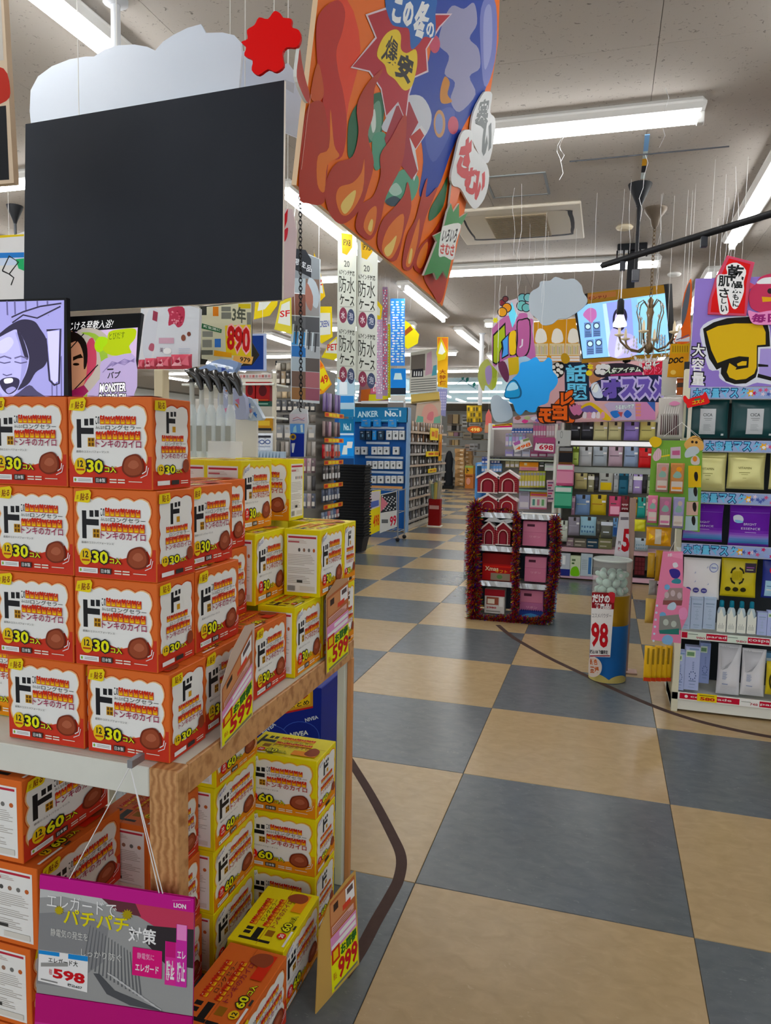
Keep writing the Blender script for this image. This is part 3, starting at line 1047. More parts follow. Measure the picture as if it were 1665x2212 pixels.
# ------------------------------------------------------------------ price cards on the table
def pop599(A, q, price, txt2):
    """q: picture corners BL BR TR TL of the card"""
    def m(a, b):
        return tuple((q[0][i] * (1 - a) + q[1][i] * a) * (1 - b) + (q[3][i] * (1 - a) + q[2][i] * a) * b for i in (0, 1))

    def Q(x0, y0, x1, y1):
        return [m(x0, y0), m(x1, y0), m(x1, y1), m(x0, y1)]
    A.poly(Q(.02, .01, .98, .42), '#e6de2a')
    A.poly(Q(.02, .42, .98, .60), '#c88ab4').poly(Q(.05, .45, .95, .50), '#e8dfe2').poly(Q(.35, .52, .95, .57), '#e8dfe2')
    A.poly(Q(.02, .60, .98, .98), '#a5623f').poly(Q(.05, .72, .6, .95), '#b9835c')
    A.poly(Q(.08, .62, .9, .70), '#c9a39a')
    A.poly(Q(.62, .76, .95, .94), '#e4e0dc').poly(Q(.68, .86, .9, .92), '#5a4a4a').poly(Q(.5, .74, .8, .8), '#c24a3a').poly(Q(.16, .84, .34, .92), '#3a2a24')
    for i in range(3):
        A.poly(Q(.1, .63 + i * .022, .9 - .1 * i, .638 + i * .022), '#7a3a3a')
    A.txt(txt2, Q(.38, .30, .95, .41), '#2c6a2c', .02, '#2a2a20', .03)
    A.poly(Q(.04, .30, .34, .46), '#b5382a').poly(Q(.1, .33, .28, .43), '#e0b82a')
    A.txt(price, Q(.26, .07, .97, .29), '#b02a2e', .035)
    A.txt('税込', Q(.08, .12, .2, .2), '#b02a2e', .0)
    A.poly(Q(.1, .02, .95, .05), '#7a7460')


q = [(478, 1617), (546, 1545), (546, 1352), (478, 1490)]
sign('price_card', 'first 599 price card, leaning on the near orange warmer boxes', 'price card', PX(-.212), [(478, 1618), (546, 1545), (550, 1346), (530, 1352), (500, 1410), (478, 1484)], .002, M('#b9a596', .3, coat=.4), lambda A: pop599(A, q, '599', 'お買得'))
q2 = [(705, 1457), (753, 1413), (753, 1250), (705, 1290)]
sign('price_card', 'far 599 price card standing against yellow boxes at the table corner', 'price card', PX(-.2125), [(705, 1458), (753, 1414), (752, 1248), (727, 1252), (705, 1288)], .002, M('#b08a6a', .3, coat=.4), lambda A: pop599(A, q2, '599', 'お買得'))
ba, bb = W(680, 2192, z=.001), W(776, 2082, z=.001)
pl9 = Plane(ba, bb - ba, Vector((-.16, .02, 1)))
q9 = [(716, 2150), (775, 2080), (766, 1884), (710, 1950)]
o9 = sign('price_card', 'large 999 price card standing on the floor against the lower boxes', 'price card', pl9, [(682, 2196), (716, 2160), (776, 2083), (768, 1880), (745, 1905), (715, 1945), (690, 2010)], .003, M('#b5945a', .35), lambda A: pop599(A, q9, '999', 'お買得'))

# blue display carton standing behind the table
YN = .2


def nivea(A):
    pts = [(640, 1578), (668, 1562)]
    A.ell(648, 1592, 42, 34, '#3a55b0', 26).ell(648, 1592, 40.5, 32.5, '#14247c', 26).ell(585, 1600, 40, 34, '#3a55b0', 26).ell(585, 1600, 38.5, 32.5, '#14247c', 26)
    A.txt('NIVEA', [(627, 1593), (666, 1587), (665, 1577), (626, 1583)], '#d4dae8', .03)
    A.txt('NIVEA', [(570, 1588), (597, 1566), (591, 1559), (564, 1580)], '#c4cce0', .03)
    A.txt('NIVEA', [(660, 1560), (688, 1552), (686, 1545), (658, 1552)], '#c4cce0', .03)
    A.poly([(585, 1545), (585, 1488), (676, 1482), (676, 1526)], '#b98a3a').poly([(590, 1538), (590, 1500), (670, 1496), (670, 1521)], '#d8b43a')
    A.txt('980', [(600, 1522), (668, 1508), (668, 1470), (600, 1480)], '#a8241c', .03).txt('まとめ', [(626, 1531), (668, 1521), (668, 1511), (626, 1520)], '#1c1a16', .02).poly([(585, 1548), (585, 1544), (676, 1525), (676, 1529)], '#a82a2a')


pn = PY(YN)
x0, z1 = pn.loc((560, 1480))[0], pn.loc((640, 1480))[1]
x1 = pn.loc((693, 1540))[0]
o = tag(MB().box(0, x1 - x0, 0, .22, 0, z1, M('#14247c', .4), .003).build('display_carton'), 'deep blue display carton with white brand lettering standing behind the table', 'box')
o.location = (x0, YN, 0)
B = Art(PY(YN), True)
nivea(B)
B.build('print', o, (x0, YN, 0))

# hanging card with pink bands
plc = PY(-1.165)


def elegard(A):
    def m(a, b):
        q = [(76, 2225), (415, 2275), (420, 1940), (88, 1888)]
        return tuple((q[0][i] * (1 - a) + q[1][i] * a) * (1 - b) + (q[3][i] * (1 - a) + q[2][i] * a) * b for i in (0, 1))

    def Q(x0, y0, x1, y1):
        return [m(x0, y0), m(x1, y0), m(x1, y1), m(x0, y1)]

    def PP(*p):
        return [m(*k) for k in p]
    A.poly(Q(0, .24, 1, .91), '#8f9090')
    A.poly(PP((.0, .75), (.25, .8), (.45, .72), (.42, .5), (.2, .3), (0, .3)), '#7b7c7e')
    A.poly(PP((0, .91), (.5, .91), (.4, .86), (.15, .88), (0, .85)), '#b2b3b3')
    for i in range(16):
        A.poly(PP((.33 + .02 * i, .72 - .01 * i), (.335 + .02 * i, .725 - .01 * i), (.30 + .025 * i, .46 - .01 * i), (.29 + .025 * i, .46 - .01 * i)), '#5d5f62')
    A.poly(PP((.4, .42), (.5, .33), (.65, .29), (.82, .24), (.6, .25), (.45, .3), (.36, .42)), '#4a4c50')
    for i in range(8):
        A.poly(PP((.45 + .04 * i, .44 - .022 * i), (.52 + .04 * i, .41 - .022 * i), (.52 + .04 * i, .4 - .022 * i), (.45 + .04 * i, .43 - .022 * i)), '#b0b1b2')
    A.poly(PP((.62, .91), (1, .91), (1, .80), (.75, .78), (.62, .84)), '#b04058')
    A.poly(PP((.7, .78), (1, .8), (1, .55), (.82, .55), (.68, .68)), '#2f2a2e')
    A.poly(PP((.4, .91), (.62, .91), (.66, .83), (.5, .84)), '#5a3038')
    A.txt('エレガードで', Q(.05, .80, .5, .89), '#e9e9e6', .0)
    A.txt('パチパチ', Q(.16, .71, .58, .81), '#cfc42a', .02)
    A.txt('対策', Q(.58, .66, .76, .76), '#efefec', .02)
    A.star(*m(.57, .83), 8, 13, 12, '#9a8a1c').star(*m(.13, .79), 7, 11, 12, '#a8982a')
    for i in range(2):
        A.txt(('静電気の発生を', 'しっかり防ぐ')[i], Q(.08 + i * .2, .62 - i * .1, .32 + i * .22, .67 - i * .1), '#c9c9c6', 0)
    A.poly(Q(.61, .45, .8, .63), '#c42d72').txt('エレガード', Q(.63, .48, .78, .53), WHITE, .02).txt('静電気に', Q(.64, .56, .75, .6), '#e8a8c4', 0)
    for x0, y1, c1 in ((.82, .70, '#c23a8a'), (.89, .82, '#b83a94')):
        A.poly(Q(x0, .42, x0 + .07, y1), c1).poly(Q(x0 + .004, y1 - .1, x0 + .066, y1), '#d884ba' if x0 > .85 else '#b02a70')
        A.txt('エレ', Q(x0 + .008, y1 - .22, x0 + .062, y1 - .17), WHITE, .02).txt('防止', Q(x0 + .01, .45, x0 + .06, .58), '#e8e2ee', .03)
    A.poly(Q(0, .91, 1, 1.0), '#b02c80').poly(Q(0, 0, 1, .24), '#a8246e').poly(Q(0, -.0, .1, .06), '#b83a86')
    A.txt('LION', Q(.87, .925, .95, .955), WHITE, .03).rect(*m(.86, .97), *[m(.98, .97)[0], m(.98, .985)[1]], '#c86aa0')


pc = [(76, 2225), (415, 2275), (420, 1940), (88, 1888)]
o = sign('hanging_card', 'pink banded hanging card with grey knit picture tied below the table', 'card', plc, pc, .003, M('#a8246e', .45), elegard)
c = o.location
top = plc.at(*plc.loc((281, 1655)))
for e in ((148, 1902), (352, 1932), (344, 1930)):
    MB().tube([top, plc.at(*plc.loc(e))], .0011, M('#e2e2de'), 5).build('string', o, c)
MB().box(top.x - .006, top.x + .006, top.y - .002, -1.125, top.z - .004, top.z + .012, M('#8d9096', .3, metal=.7), .001).build('hook', o, c)


def pricetag(A):
    q = [(82, 2118), (188, 2144), (190, 2066), (84, 2052)]

    def m(a, b):
        return tuple((q[0][i] * (1 - a) + q[1][i] * a) * (1 - b) + (q[3][i] * (1 - a) + q[2][i] * a) * b for i in (0, 1))

    def Q(x0, y0, x1, y1):
        return [m(x0, y0), m(x1, y0), m(x1, y1), m(x0, y1)]
    A.poly(Q(0, .88, .42, 1), '#2f7fc0').poly(Q(.6, .86, 1, 1), '#2f7fc0')
    A.txt('エレガード大', Q(.2, .66, .8, .82), '#22221f', .01)
    A.txt('598', Q(.3, .2, .95, .5), '#b5262c', .04).txt('税抜', Q(.22, .28, .28, .46), '#b5262c', 0)
    A.rect(*m(.05, .6), m(.6, .6)[0], m(.6, .63)[1], '#8a8a88')
    A.txt('税込657', Q(.6, .05, .9, .14), '#333333', .02).poly(Q(.06, .06, .4, .1), '#777777')


o = sign('price_card', 'small 598 price card with blue top clipped to the pink banded card', 'price card', PY(-1.1665), [(82, 2118), (188, 2144), (190, 2066), (84, 2052)], .001, M('#dfe3e6', .4), pricetag)


# ================================================================== hanging boards above the table
GREYW = '#cdd2dc'
sign('hanging_board', 'plain black rectangular board hanging above the warmer boxes', 'board', PY(-.27), [(55, 268), (614, 173), (609, 648), (51, 678)], .012, M('#282c33', .62, noise=.12, scale=6), edge=M('#d9d9d6', .5), wires=[(168, 250), (527, 188)])
sign('hanging_cloud_sign', 'large plain white cloud shaped board behind the black board', 'sign', PY(-.17), [(70, 300), (64, 240), (66, 195), (82, 165), (112, 143), (150, 128), (185, 122), (203, 122), (225, 107), (255, 98), (290, 96), (318, 101), (335, 109), (352, 90), (375, 75), (405, 60), (434, 52), (444, 71), (480, 70), (506, 76), (519, 90), (522, 115), (516, 190), (512, 300)], .012, M('#c7cfe2', .5), wires=[(250, 110), (495, 82)])
sign('hanging_white_sign', 'white irregular board back peeping right of the black board', 'sign', PY(-.05), [(518, 110), (560, 112), (612, 140), (622, 136), (634, 152), (646, 166), (655, 205), (652, 250), (648, 300), (612, 285), (560, 250), (520, 240)], .01, M('#c3cad6', .5), lambda A: A.poly([(615, 172), (636, 180), (634, 202), (614, 190)], '#aeb3bb'), wires=[(620, 145)])


def px2(L):
    return [(600 + a / 3.1415, b / 3.1415) for a, b in L]


sign('hanging_flower_sign', 'bright red blank flower shaped board beside the white cloud', 'sign', PY(-.33), [(a / 2.006, b / 2.006) for a, b in ((1045, 182), (1072, 168), (1070, 130), (1102, 108), (1122, 75), (1160, 82), (1188, 48), (1214, 58), (1226, 76), (1262, 82), (1262, 116), (1294, 130), (1302, 168), (1284, 204), (1240, 206), (1222, 236), (1228, 286), (1194, 312), (1160, 300), (1120, 325), (1090, 304), (1094, 262), (1058, 240), (1066, 206))], .01, M('#ff2418', .5), k=3, edge=M('#a81510'), wires=[(590, 32)])

sign('hanging_white_sign', 'pale pink board with red strokes peeping beside the black board', 'sign', PY(.4), [(596, 560), (596, 450), (632, 452), (640, 500), (634, 640), (600, 650)], .006, M('#c4b4b8'), lambda A: (A.poly([(612, 500), (612, 468), (622, 450), (620, 478)], '#b0202c'), A.blob([(613, 500), (622, 492), (620, 512), (614, 522)], '#b83440', 3)), wires=[(620, 452)])

# the long orange board lying along the aisle, leaning out
oa = W(640, 400, x=.116)
ob = W(950, 655, x=.116)
ob.z = oa.z
ov = W(690, 0, y=oa.y) - oa
plo = Plane(oa, ob - oa, ov)


def orange_art(A):
    def P(col, *L, k=4):
        A.blob(px2(L), col, k)

    def PL(col, *L):
        A.poly(px2(L), col)
    P('#d2450f', (240, 1000), (300, 400), (300, 100), (470, 0), (560, 330), (480, 700), (420, 1000), k=3)
    # blue splash with dots
    P('#1c3a90', (905, 560), (900, 720), (960, 900), (985, 1100), (960, 1330), (1080, 1280), (1180, 1020), (1290, 800), (1400, 630), (1440, 400), (1440, 100), (1400, -40), (1050, -40), (1040, 300), (1000, 460))
    P('#3a4f9c', (1000, 900), (1120, 740), (1200, 760), (1150, 950), (1050, 1100))
    P('#8a8aa8', (1120, 150), (1180, 40), (1260, 60), (1330, 20), (1350, 160), (1300, 260), (1360, 330), (1370, 460), (1300, 520), (1340, 640), (1230, 760), (1170, 680), (1200, 560), (1130, 500), (1160, 380), (1090, 300))
    P('#6a72ae', (1370, 120), (1420, -30), (1480, 40), (1480, 350), (1430, 560), (1390, 540))
    P('#8d92bd', (1395, 120), (1425, 30), (1450, 80), (1450, 330), (1410, 470), (1395, 400))
    P('#b3772a', (1100, 620), (1130, 520), (1165, 560), (1150, 640), (1180, 690), (1110, 700))
    for a, b, r in ((1063, 300, 36), (1188, 850, 36)):
        A.ell(600 + a / 3.1415, b / 3.1415, r / 3.1415, r * 1.7 / 3.1415, '#b24a60')
    A.ell(600 + 1095 / 3.1415, 840 / 3.1415, 40 / 3.1415, 95 / 3.1415, '#b58a62').ell(600 + 1092 / 3.1415, 840 / 3.1415, 26 / 3.1415, 70 / 3.1415, '#7c88b0')
    # sack greens and teal ball
    P('#1d5a3c', (470, 1000), (480, 820), (540, 700), (640, 640), (720, 640), (715, 800), (690, 930), (600, 980), (520, 1060), (480, 1070))
    P('#5f8a74', (600, 800), (640, 720), (690, 690), (700, 860), (650, 960), (610, 920))
    P('#c5cfc8', (628, 800), (655, 740), (662, 860), (640, 900))
    P('#4a8a70', (640, 930), (720, 900), (740, 1000), (700, 1130), (650, 1140))
    P('#4f8f74', (720, 1360), (740, 1270), (840, 1150), (950, 1200), (930, 1330), (850, 1400), (760, 1390))
    P('#9dbcae', (750, 1290), (800, 1240), (840, 1300), (790, 1330))
    P('#1d3b46', (725, 1365), (790, 1330), (850, 1380), (770, 1400))
    P('#1f5e3a', (1030, 1420), (1110, 1280), (1150, 1200), (1120, 1400), (1030, 1500))
    # white and crimson ribbon
    P('#b9bcc4', (700, 860), (790, 720), (880, 650), (980, 660), (1040, 780), (1010, 900), (930, 960), (860, 860), (760, 900))
    PL('#c8c9cc', (880, 930), (970, 850), (1010, 900), (930, 1020), (950, 1150), (920, 1230), (870, 1010))
    PL('#8f1d2c', (720, 940), (800, 720), (890, 690), (950, 830), (890, 940), (910, 1030), (945, 1160), (905, 1220), (840, 1130), (750, 1060))
    PL('#a52a20', (890, 930), (960, 870), (990, 920), (930, 1010))
    # star burst
    PL('#c9b7bd', (488, 460), (655, 252), (590, 98), (735, 48), (800, 92), (1180, 92), (1098, 186), (1008, 332), (1018, 488), (925, 528), (888, 646), (864, 832), (810, 702), (728, 800), (692, 606), (612, 488))
    PL('#a01c2e', (500, 452), (668, 258), (606, 106), (735, 64), (800, 102), (1165, 102), (1088, 182), (998, 332), (1008, 478), (918, 520), (880, 640), (860, 812), (812, 690), (732, 784), (700, 600), (620, 480))
    # lettering plates
    P('#1f5aa0', (742, -40), (760, 150), (830, 185), (885, 200), (900, 330), (950, 300), (990, 250), (1060, 250), (1065, 100), (1050, -40))
    A.txt('この', px2([(760, 150), (905, 190), (925, 20), (790, -30)]), '#d8dfe8', .06)
    A.txt('冬', px2([(905, 300), (1000, 250), (1050, -10), (925, 20)]), '#d8dfe8', .05)
    A.txt('の', px2([(1000, 240), (1050, 270), (1060, 150), (1005, 150)]), '#d8dfe8', .04)
    P('#d2b716', (668, 380), (690, 290), (740, 220), (800, 200), (830, 240), (830, 330), (870, 360), (930, 335), (942, 420), (925, 520), (900, 590), (850, 612), (790, 540), (740, 500), (720, 440))
    A.txt('爆', px2([(690, 400), (800, 480), (815, 300), (760, 230)]), '#17130f', .015)
    A.txt('安', px2([(780, 510), (890, 580), (925, 400), (830, 350)]), '#17130f', .05)
    # flames
    red, red2, org, yel = '#ac2c1c', '#a03322', '#cc701c', '#dcbc70'
    P(red, (250, 1010), (270, 800), (300, 660), (262, 430), (255, 170), (300, 60), (400, 0), (450, 80), (430, 220), (392, 340), (402, 480), (440, 640), (462, 850), (430, 1060), (340, 1070))
    P('#b5501f', (215, 640), (262, 430), (300, 560), (300, 660), (250, 690))
    P(red2, (138, 1330), (150, 1000), (185, 760), (235, 690), (300, 700), (332, 850), (350, 980), (330, 1150), (310, 1370), (200, 1380))
    P(org, (262, 1250), (265, 1060), (340, 1000), (350, 740), (375, 980), (410, 1060), (330, 1120), (310, 1300))
    P(red2, (312, 1300), (340, 1180), (400, 1100), (500, 1060), (540, 900), (530, 720), (600, 570), (710, 465), (650, 600), (640, 780), (605, 920), (645, 1100), (610, 1260), (545, 1430), (430, 1520), (345, 1450))
    P(org, (388, 1350), (412, 1270), (500, 1240), (560, 1170), (580, 1080), (570, 1290), (490, 1440), (425, 1455))
    P(yel, (420, 1400), (455, 1340), (522, 1290), (500, 1390), (450, 1452))
    P(red2, (520, 1530), (560, 1390), (640, 1330), (690, 1190), (690, 1050), (760, 940), (860, 770), (860, 960), (830, 1130), (730, 1330), (690, 1500), (630, 1622), (560, 1600))
    P(org, (575, 1540), (605, 1440), (662, 1400), (655, 1520), (622, 1598))
    P(yel, (605, 1550), (625, 1490), (640, 1500), (628, 1570))
    P(red2, (668, 1650), (700, 1500), (790, 1400), (850, 1320), (876, 1235), (900, 1400), (850, 1580), (800, 1762), (720, 1745))
    P(org, (700, 1670), (745, 1540), (845, 1450), (832, 1610), (772, 1745), (722, 1740))
    P(yel, (715, 1690), (760, 1640), (800, 1600), (770, 1710), (735, 1740))
    P(red2, (838, 1790), (870, 1600), (930, 1480), (980, 1280), (1010, 1210), (1000, 1340), (1080, 1270), (1000, 1470), (960, 1640), (915, 1800), (870, 1835))
    P(org, (862, 1790), (900, 1640), (955, 1480), (940, 1650), (895, 1800))
    P(yel, (878, 1780), (895, 1690), (908, 1700), (895, 1780))
    P(red2, (915, 1800), (955, 1680), (1050, 1570), (1130, 1450), (1070, 1680), (995, 1850), (945, 1848))
    P(org, (935, 1790), (960, 1700), (1010, 1640), (1000, 1740), (965, 1820))
    P(red2, (985, 1880), (1040, 1780), (1150, 1760), (1130, 1960), (1090, 2060), (1050, 2000))
    A.line(px2([(215, 640), (190, 800), (150, 1150)]), .002, '#c98a7a')


bo = sign('hanging_orange_board', 'long orange board with painted flames and gift motifs leaning over the aisle', 'sign', plo, [(640, 400), (950, 655), (955, 662), (985, 540), (1015, 400), (1045, 270), (1062, 180), (1076, 90), (1082, -90), (697, -90)], .008, M('#ec6e08', .6), orange_art, edge=M('#d6bb9c', .6), wires=[(700, -60), (1060, -60)])
c = bo.location


def cut(name, L, col, art=None, off=.008, k=0):
    pl = Plane(plo.o + plo.n * off, plo.u, plo.v)
    A = Art(pl, True).board(px2(L), .005, M(col, .5), M('#cfcfca'), k)
    o = A.build(name, bo, c)
    if art:
        B = Art(pl, True)
        art(B)
        B.build('cutout_print', o, (0, 0, 0)).location = -c
    return o


cut('flame_cutout', [(128, 520), (138, 400), (150, 330), (165, 430), (190, 545), (216, 640), (205, 700), (160, 620)], '#a5352a', k=3)
cut('lettering_cutout', [(1310, 900), (1330, 760), (1390, 640), (1420, 620), (1455, 640), (1440, 760), (1472, 800), (1472, 900), (1440, 1080), (1400, 1100), (1340, 1000)], '#c6c9ca', lambda B: (B.txt('寒', px2([(1325, 860), (1420, 880), (1440, 660), (1370, 680)]), '#6d7374', .05), B.txt('い', px2([(1370, 1060), (1440, 1060), (1462, 830), (1400, 830)]), '#6d7374', .09)), k=3)
cut('lettering_cutout', [(1175, 1200), (1200, 1080), (1240, 920), (1280, 880), (1320, 900), (1330, 1000), (1420, 1120), (1432, 1230), (1400, 1350), (1340, 1418), (1290, 1370), (1240, 1280), (1190, 1260)], '#cdd0d0', lambda B: (B.txt('さ', px2([(1195, 1180), (1300, 1230), (1320, 910), (1250, 960)]), '#b84a4e', .09), B.txt('む', px2([(1250, 1290), (1345, 1340), (1370, 1130), (1290, 1140)]), '#b84a4e', .07), B.txt('い', px2([(1320, 1390), (1395, 1300), (1420, 1160), (1350, 1160)]), '#b84a4e', .09)), .013, 3)
cut('carrot_cutout', [(1160, 1430), (1180, 1250), (1240, 1180), (1235, 1300), (1200, 1430)], '#d8744e', None, .010)
cut('burst_cutout', [(990, 1870), (1080, 1640), (1060, 1600), (1120, 1570), (1150, 1440), (1175, 1380), (1190, 1440), (1230, 1380), (1230, 1480), (1290, 1440), (1250, 1520), (1220, 1560), (1180, 1750), (1150, 1890), (1120, 1840), (1080, 1900), (1060, 1850)], '#1f7a34', lambda B: (B.blob(px2([(1090, 1730), (1110, 1560), (1140, 1530), (1240, 1520), (1210, 1640), (1190, 1760), (1130, 1740)]), '#d8dad6'), B.txt('いろいろ', px2([(1105, 1640), (1205, 1650), (1225, 1550), (1125, 1560)]), '#222222', .03), B.txt('さむさ', px2([(1098, 1720), (1190, 1740), (1200, 1660), (1105, 1650)]), '#b8433a', .04)), .016)

# board at the frame's left edge and the pieces round it
sign('hanging_framed_board', 'black board in a pale wood frame with a red drop, cut by the left edge', 'board', PY(-.55), [(-90, -60), (4, -60), (30, 395), (-90, 405)], .02, M('#c5b39c', .5), lambda A: (A.poly([(-80, 240), (13, 228), (20, 388), (-80, 395)], '#16181c'), A.blob([(-40, 150), (8, 148), (22, 190), (14, 218), (-40, 230)], '#a83228', 3), A.poly([(-70, -50), (0, -50), (8, 130), (-70, 140)], '#b9b4ac')), wires=[(-40, -50)])


def leftsign(A):
    A.poly([(-80, 548), (52, 545), (52, 556), (-80, 560)], '#2d6fb4').poly([(-80, 560), (52, 556), (52, 572), (-80, 576)], '#b9c6e8')
    A.poly([(-80, 576), (-10, 576), (-20, 600), (-80, 600)], '#1f8f6a').poly([(34, 560), (52, 558), (52, 585), (40, 580)], '#2f9a60')
    A.line([(5, 585), (20, 553), (40, 566), (20, 592), (5, 585)], .008, '#1a1a1a').line([(20, 592), (30, 600), (24, 616)], .008, '#1a1a1a')
    A.poly([(-80, 512), (52, 506), (52, 510), (-80, 520)], '#c9b22a')


sign('hanging_white_sign', 'white board with blue band and black arrow drawing at the left edge', 'sign', PY(.9), [(-80, 515), (30, 508), (52, 500), (52, 700), (-80, 700)], .01, M('#c9c9c9', .5), leftsign, wires=[(18, 515)])
p = W(32, 452, y=1.9)
t = thing('ceiling_rod', 'short black ceiling rod with a funnel cap left of the black board', 'rod', (p.x, p.y, 0))
zr = p.z
MB().lathe([(.055, CEIL), (.05, CEIL - .02), (.016, CEIL - .1), (.01, CEIL - .12)], BLK, 14).build('cap', t)
MB().tube([(0, 0, CEIL - .1), (0, 0, zr - .3)], .009, M('#3b3d40', .4, metal=.5), 8).build('rod', t)

# ------------------------------------------------------------------ screens behind the orange boxes
def monitor(name, label, pl, corners, art, base, bez=.012, cat='screen', col='#101114'):
    """corners BL BR TR TL in picture points; stands on a post at base (x, y, z)"""
    A = Art(pl, True).board(corners, .014, M(col, .35))
    c = sum((Vector(p) for p in A.v), Vector()) / len(A.v)
    o = tag(A.build(name, None, c), label, cat)
    B = Art(pl, True)
    art(B)
    B.build('display', o, c)
    b = Vector(base) - c
    s = MB().tube([(b.x, b.y, b.z + .01), (b.x, b.y, -.05)], .018, BLK, 10)
    s.build('post', o)
    MB().box(b.x - .1, b.x + .1, b.y - .07, b.y + .07, b.z, b.z + .012, BLK, .003).build('foot', o)
    return o


def c5(*L):
    return [(a / 2.973, 630 + b / 2.973) for a, b in L]


SE = .4


def scr(h, e=SE):
    return M(h, .3, e=e)


def shout(A):
    lil, dk, md = scr('#8f8dc0'), scr('#2a263a'), scr('#5f5c86')
    A.poly(c5((-400, 720), (410, 695), (412, 55), (-400, 75)), lil)
    for x in (40, 90, 160, 235, 300):
        A.poly(c5((x, 60), (x + 10, 60), (x + 14, 150 + (x % 37)), (x + 4, 150)), scr('#57547c'))
    for x in (330, 360, 390):
        A.poly(c5((x, 420), (x + 8, 410), (x + 10, 690), (x + 2, 695)), md)
    A.blob(c5((70, 160), (150, 130), (260, 90), (395, 75), (395, 90), (330, 140), (240, 170), (150, 150), (80, 200)), scr('#8d8abb'), 3)
    A.line(c5((75, 165), (150, 130), (260, 95), (395, 75)), .004, dk).line(c5((80, 200), (150, 150), (240, 170), (390, 95)), .004, dk)
    A.line(c5((300, 250), (390, 240), (380, 590), (350, 600), (320, 570), (295, 300)), .006, dk)
    A.poly(c5((305, 255), (382, 250), (374, 575), (350, 590), (326, 560)), scr('#b7b5e4'))
    # hair, shoulders, face
    A.blob(c5((-120, 330), (-30, 290), (60, 220), (140, 180), (220, 190), (260, 240), (300, 310), (308, 420), (285, 480), (230, 520), (175, 600), (60, 640), (-120, 560)), dk)
    A.blob(c5((40, 720), (120, 650), (190, 600), (240, 640), (330, 700), (330, 730)), scr('#423d58'), 3)
    A.blob(c5((-120, 320), (-20, 300), (60, 260), (110, 245), (150, 300), (180, 380), (188, 440), (170, 520), (130, 600), (90, 670), (30, 700), (-120, 700)), scr('#a5a3d2'))
    A.blob(c5((-120, 560), (-40, 600), (20, 690), (-120, 700)), scr('#8d8bbc'), 3).blob(c5((100, 260), (150, 310), (180, 430), (165, 520), (130, 600), (140, 480), (130, 360)), scr('#8d8bbc'), 3).blob(c5((-10, 330), (60, 290), (90, 330), (40, 390), (-10, 390)), scr('#b9b7e2'), 3)
    A.blob(c5((110, 245), (150, 300), (185, 420), (165, 430), (135, 340)), dk, 3)
    for x0 in (-10, 95):
        A.line(c5((x0, 428), (x0 + 40, 415), (x0 + 85, 430)), .004, scr('#5a5678'))
        A.line(c5((x0, 450), (x0 + 40, 460), (x0 + 80, 452)), .003, scr('#4a4668'))
    A.blob(c5((10, 500), (50, 480), (90, 500), (85, 530), (40, 535)), scr('#a3a1d2'), 3)
    A.line(c5((20, 530), (45, 540), (80, 530)), .003, scr('#4a4668'))
    A.blob(c5((0, 580), (30, 555), (90, 550), (128, 570), (110, 630), (60, 660), (20, 630)), scr('#2c2840'), 4)
    A.blob(c5((30, 562), (80, 556), (82, 582), (36, 590)), scr('#d5d4f2'), 3)
    A.blob(c5((40, 630), (80, 610), (105, 625), (60, 655)), scr('#8f8cba'), 3)
    A.blob(c5((-20, 480), (0, 500), (0, 540), (-20, 560)), scr('#a3a1d2'), 3)


yT = -.72
zb = .8585
b0 = W(60, 860, y=yT)
monitor('screen', 'upright screen playing a shouting woman with black hair, in lilac tones', PY(yT), [(-260, 880), (148, 866), (143, 643), (-260, 655)], shout, (b0.x - .12, yT + .05, zb))


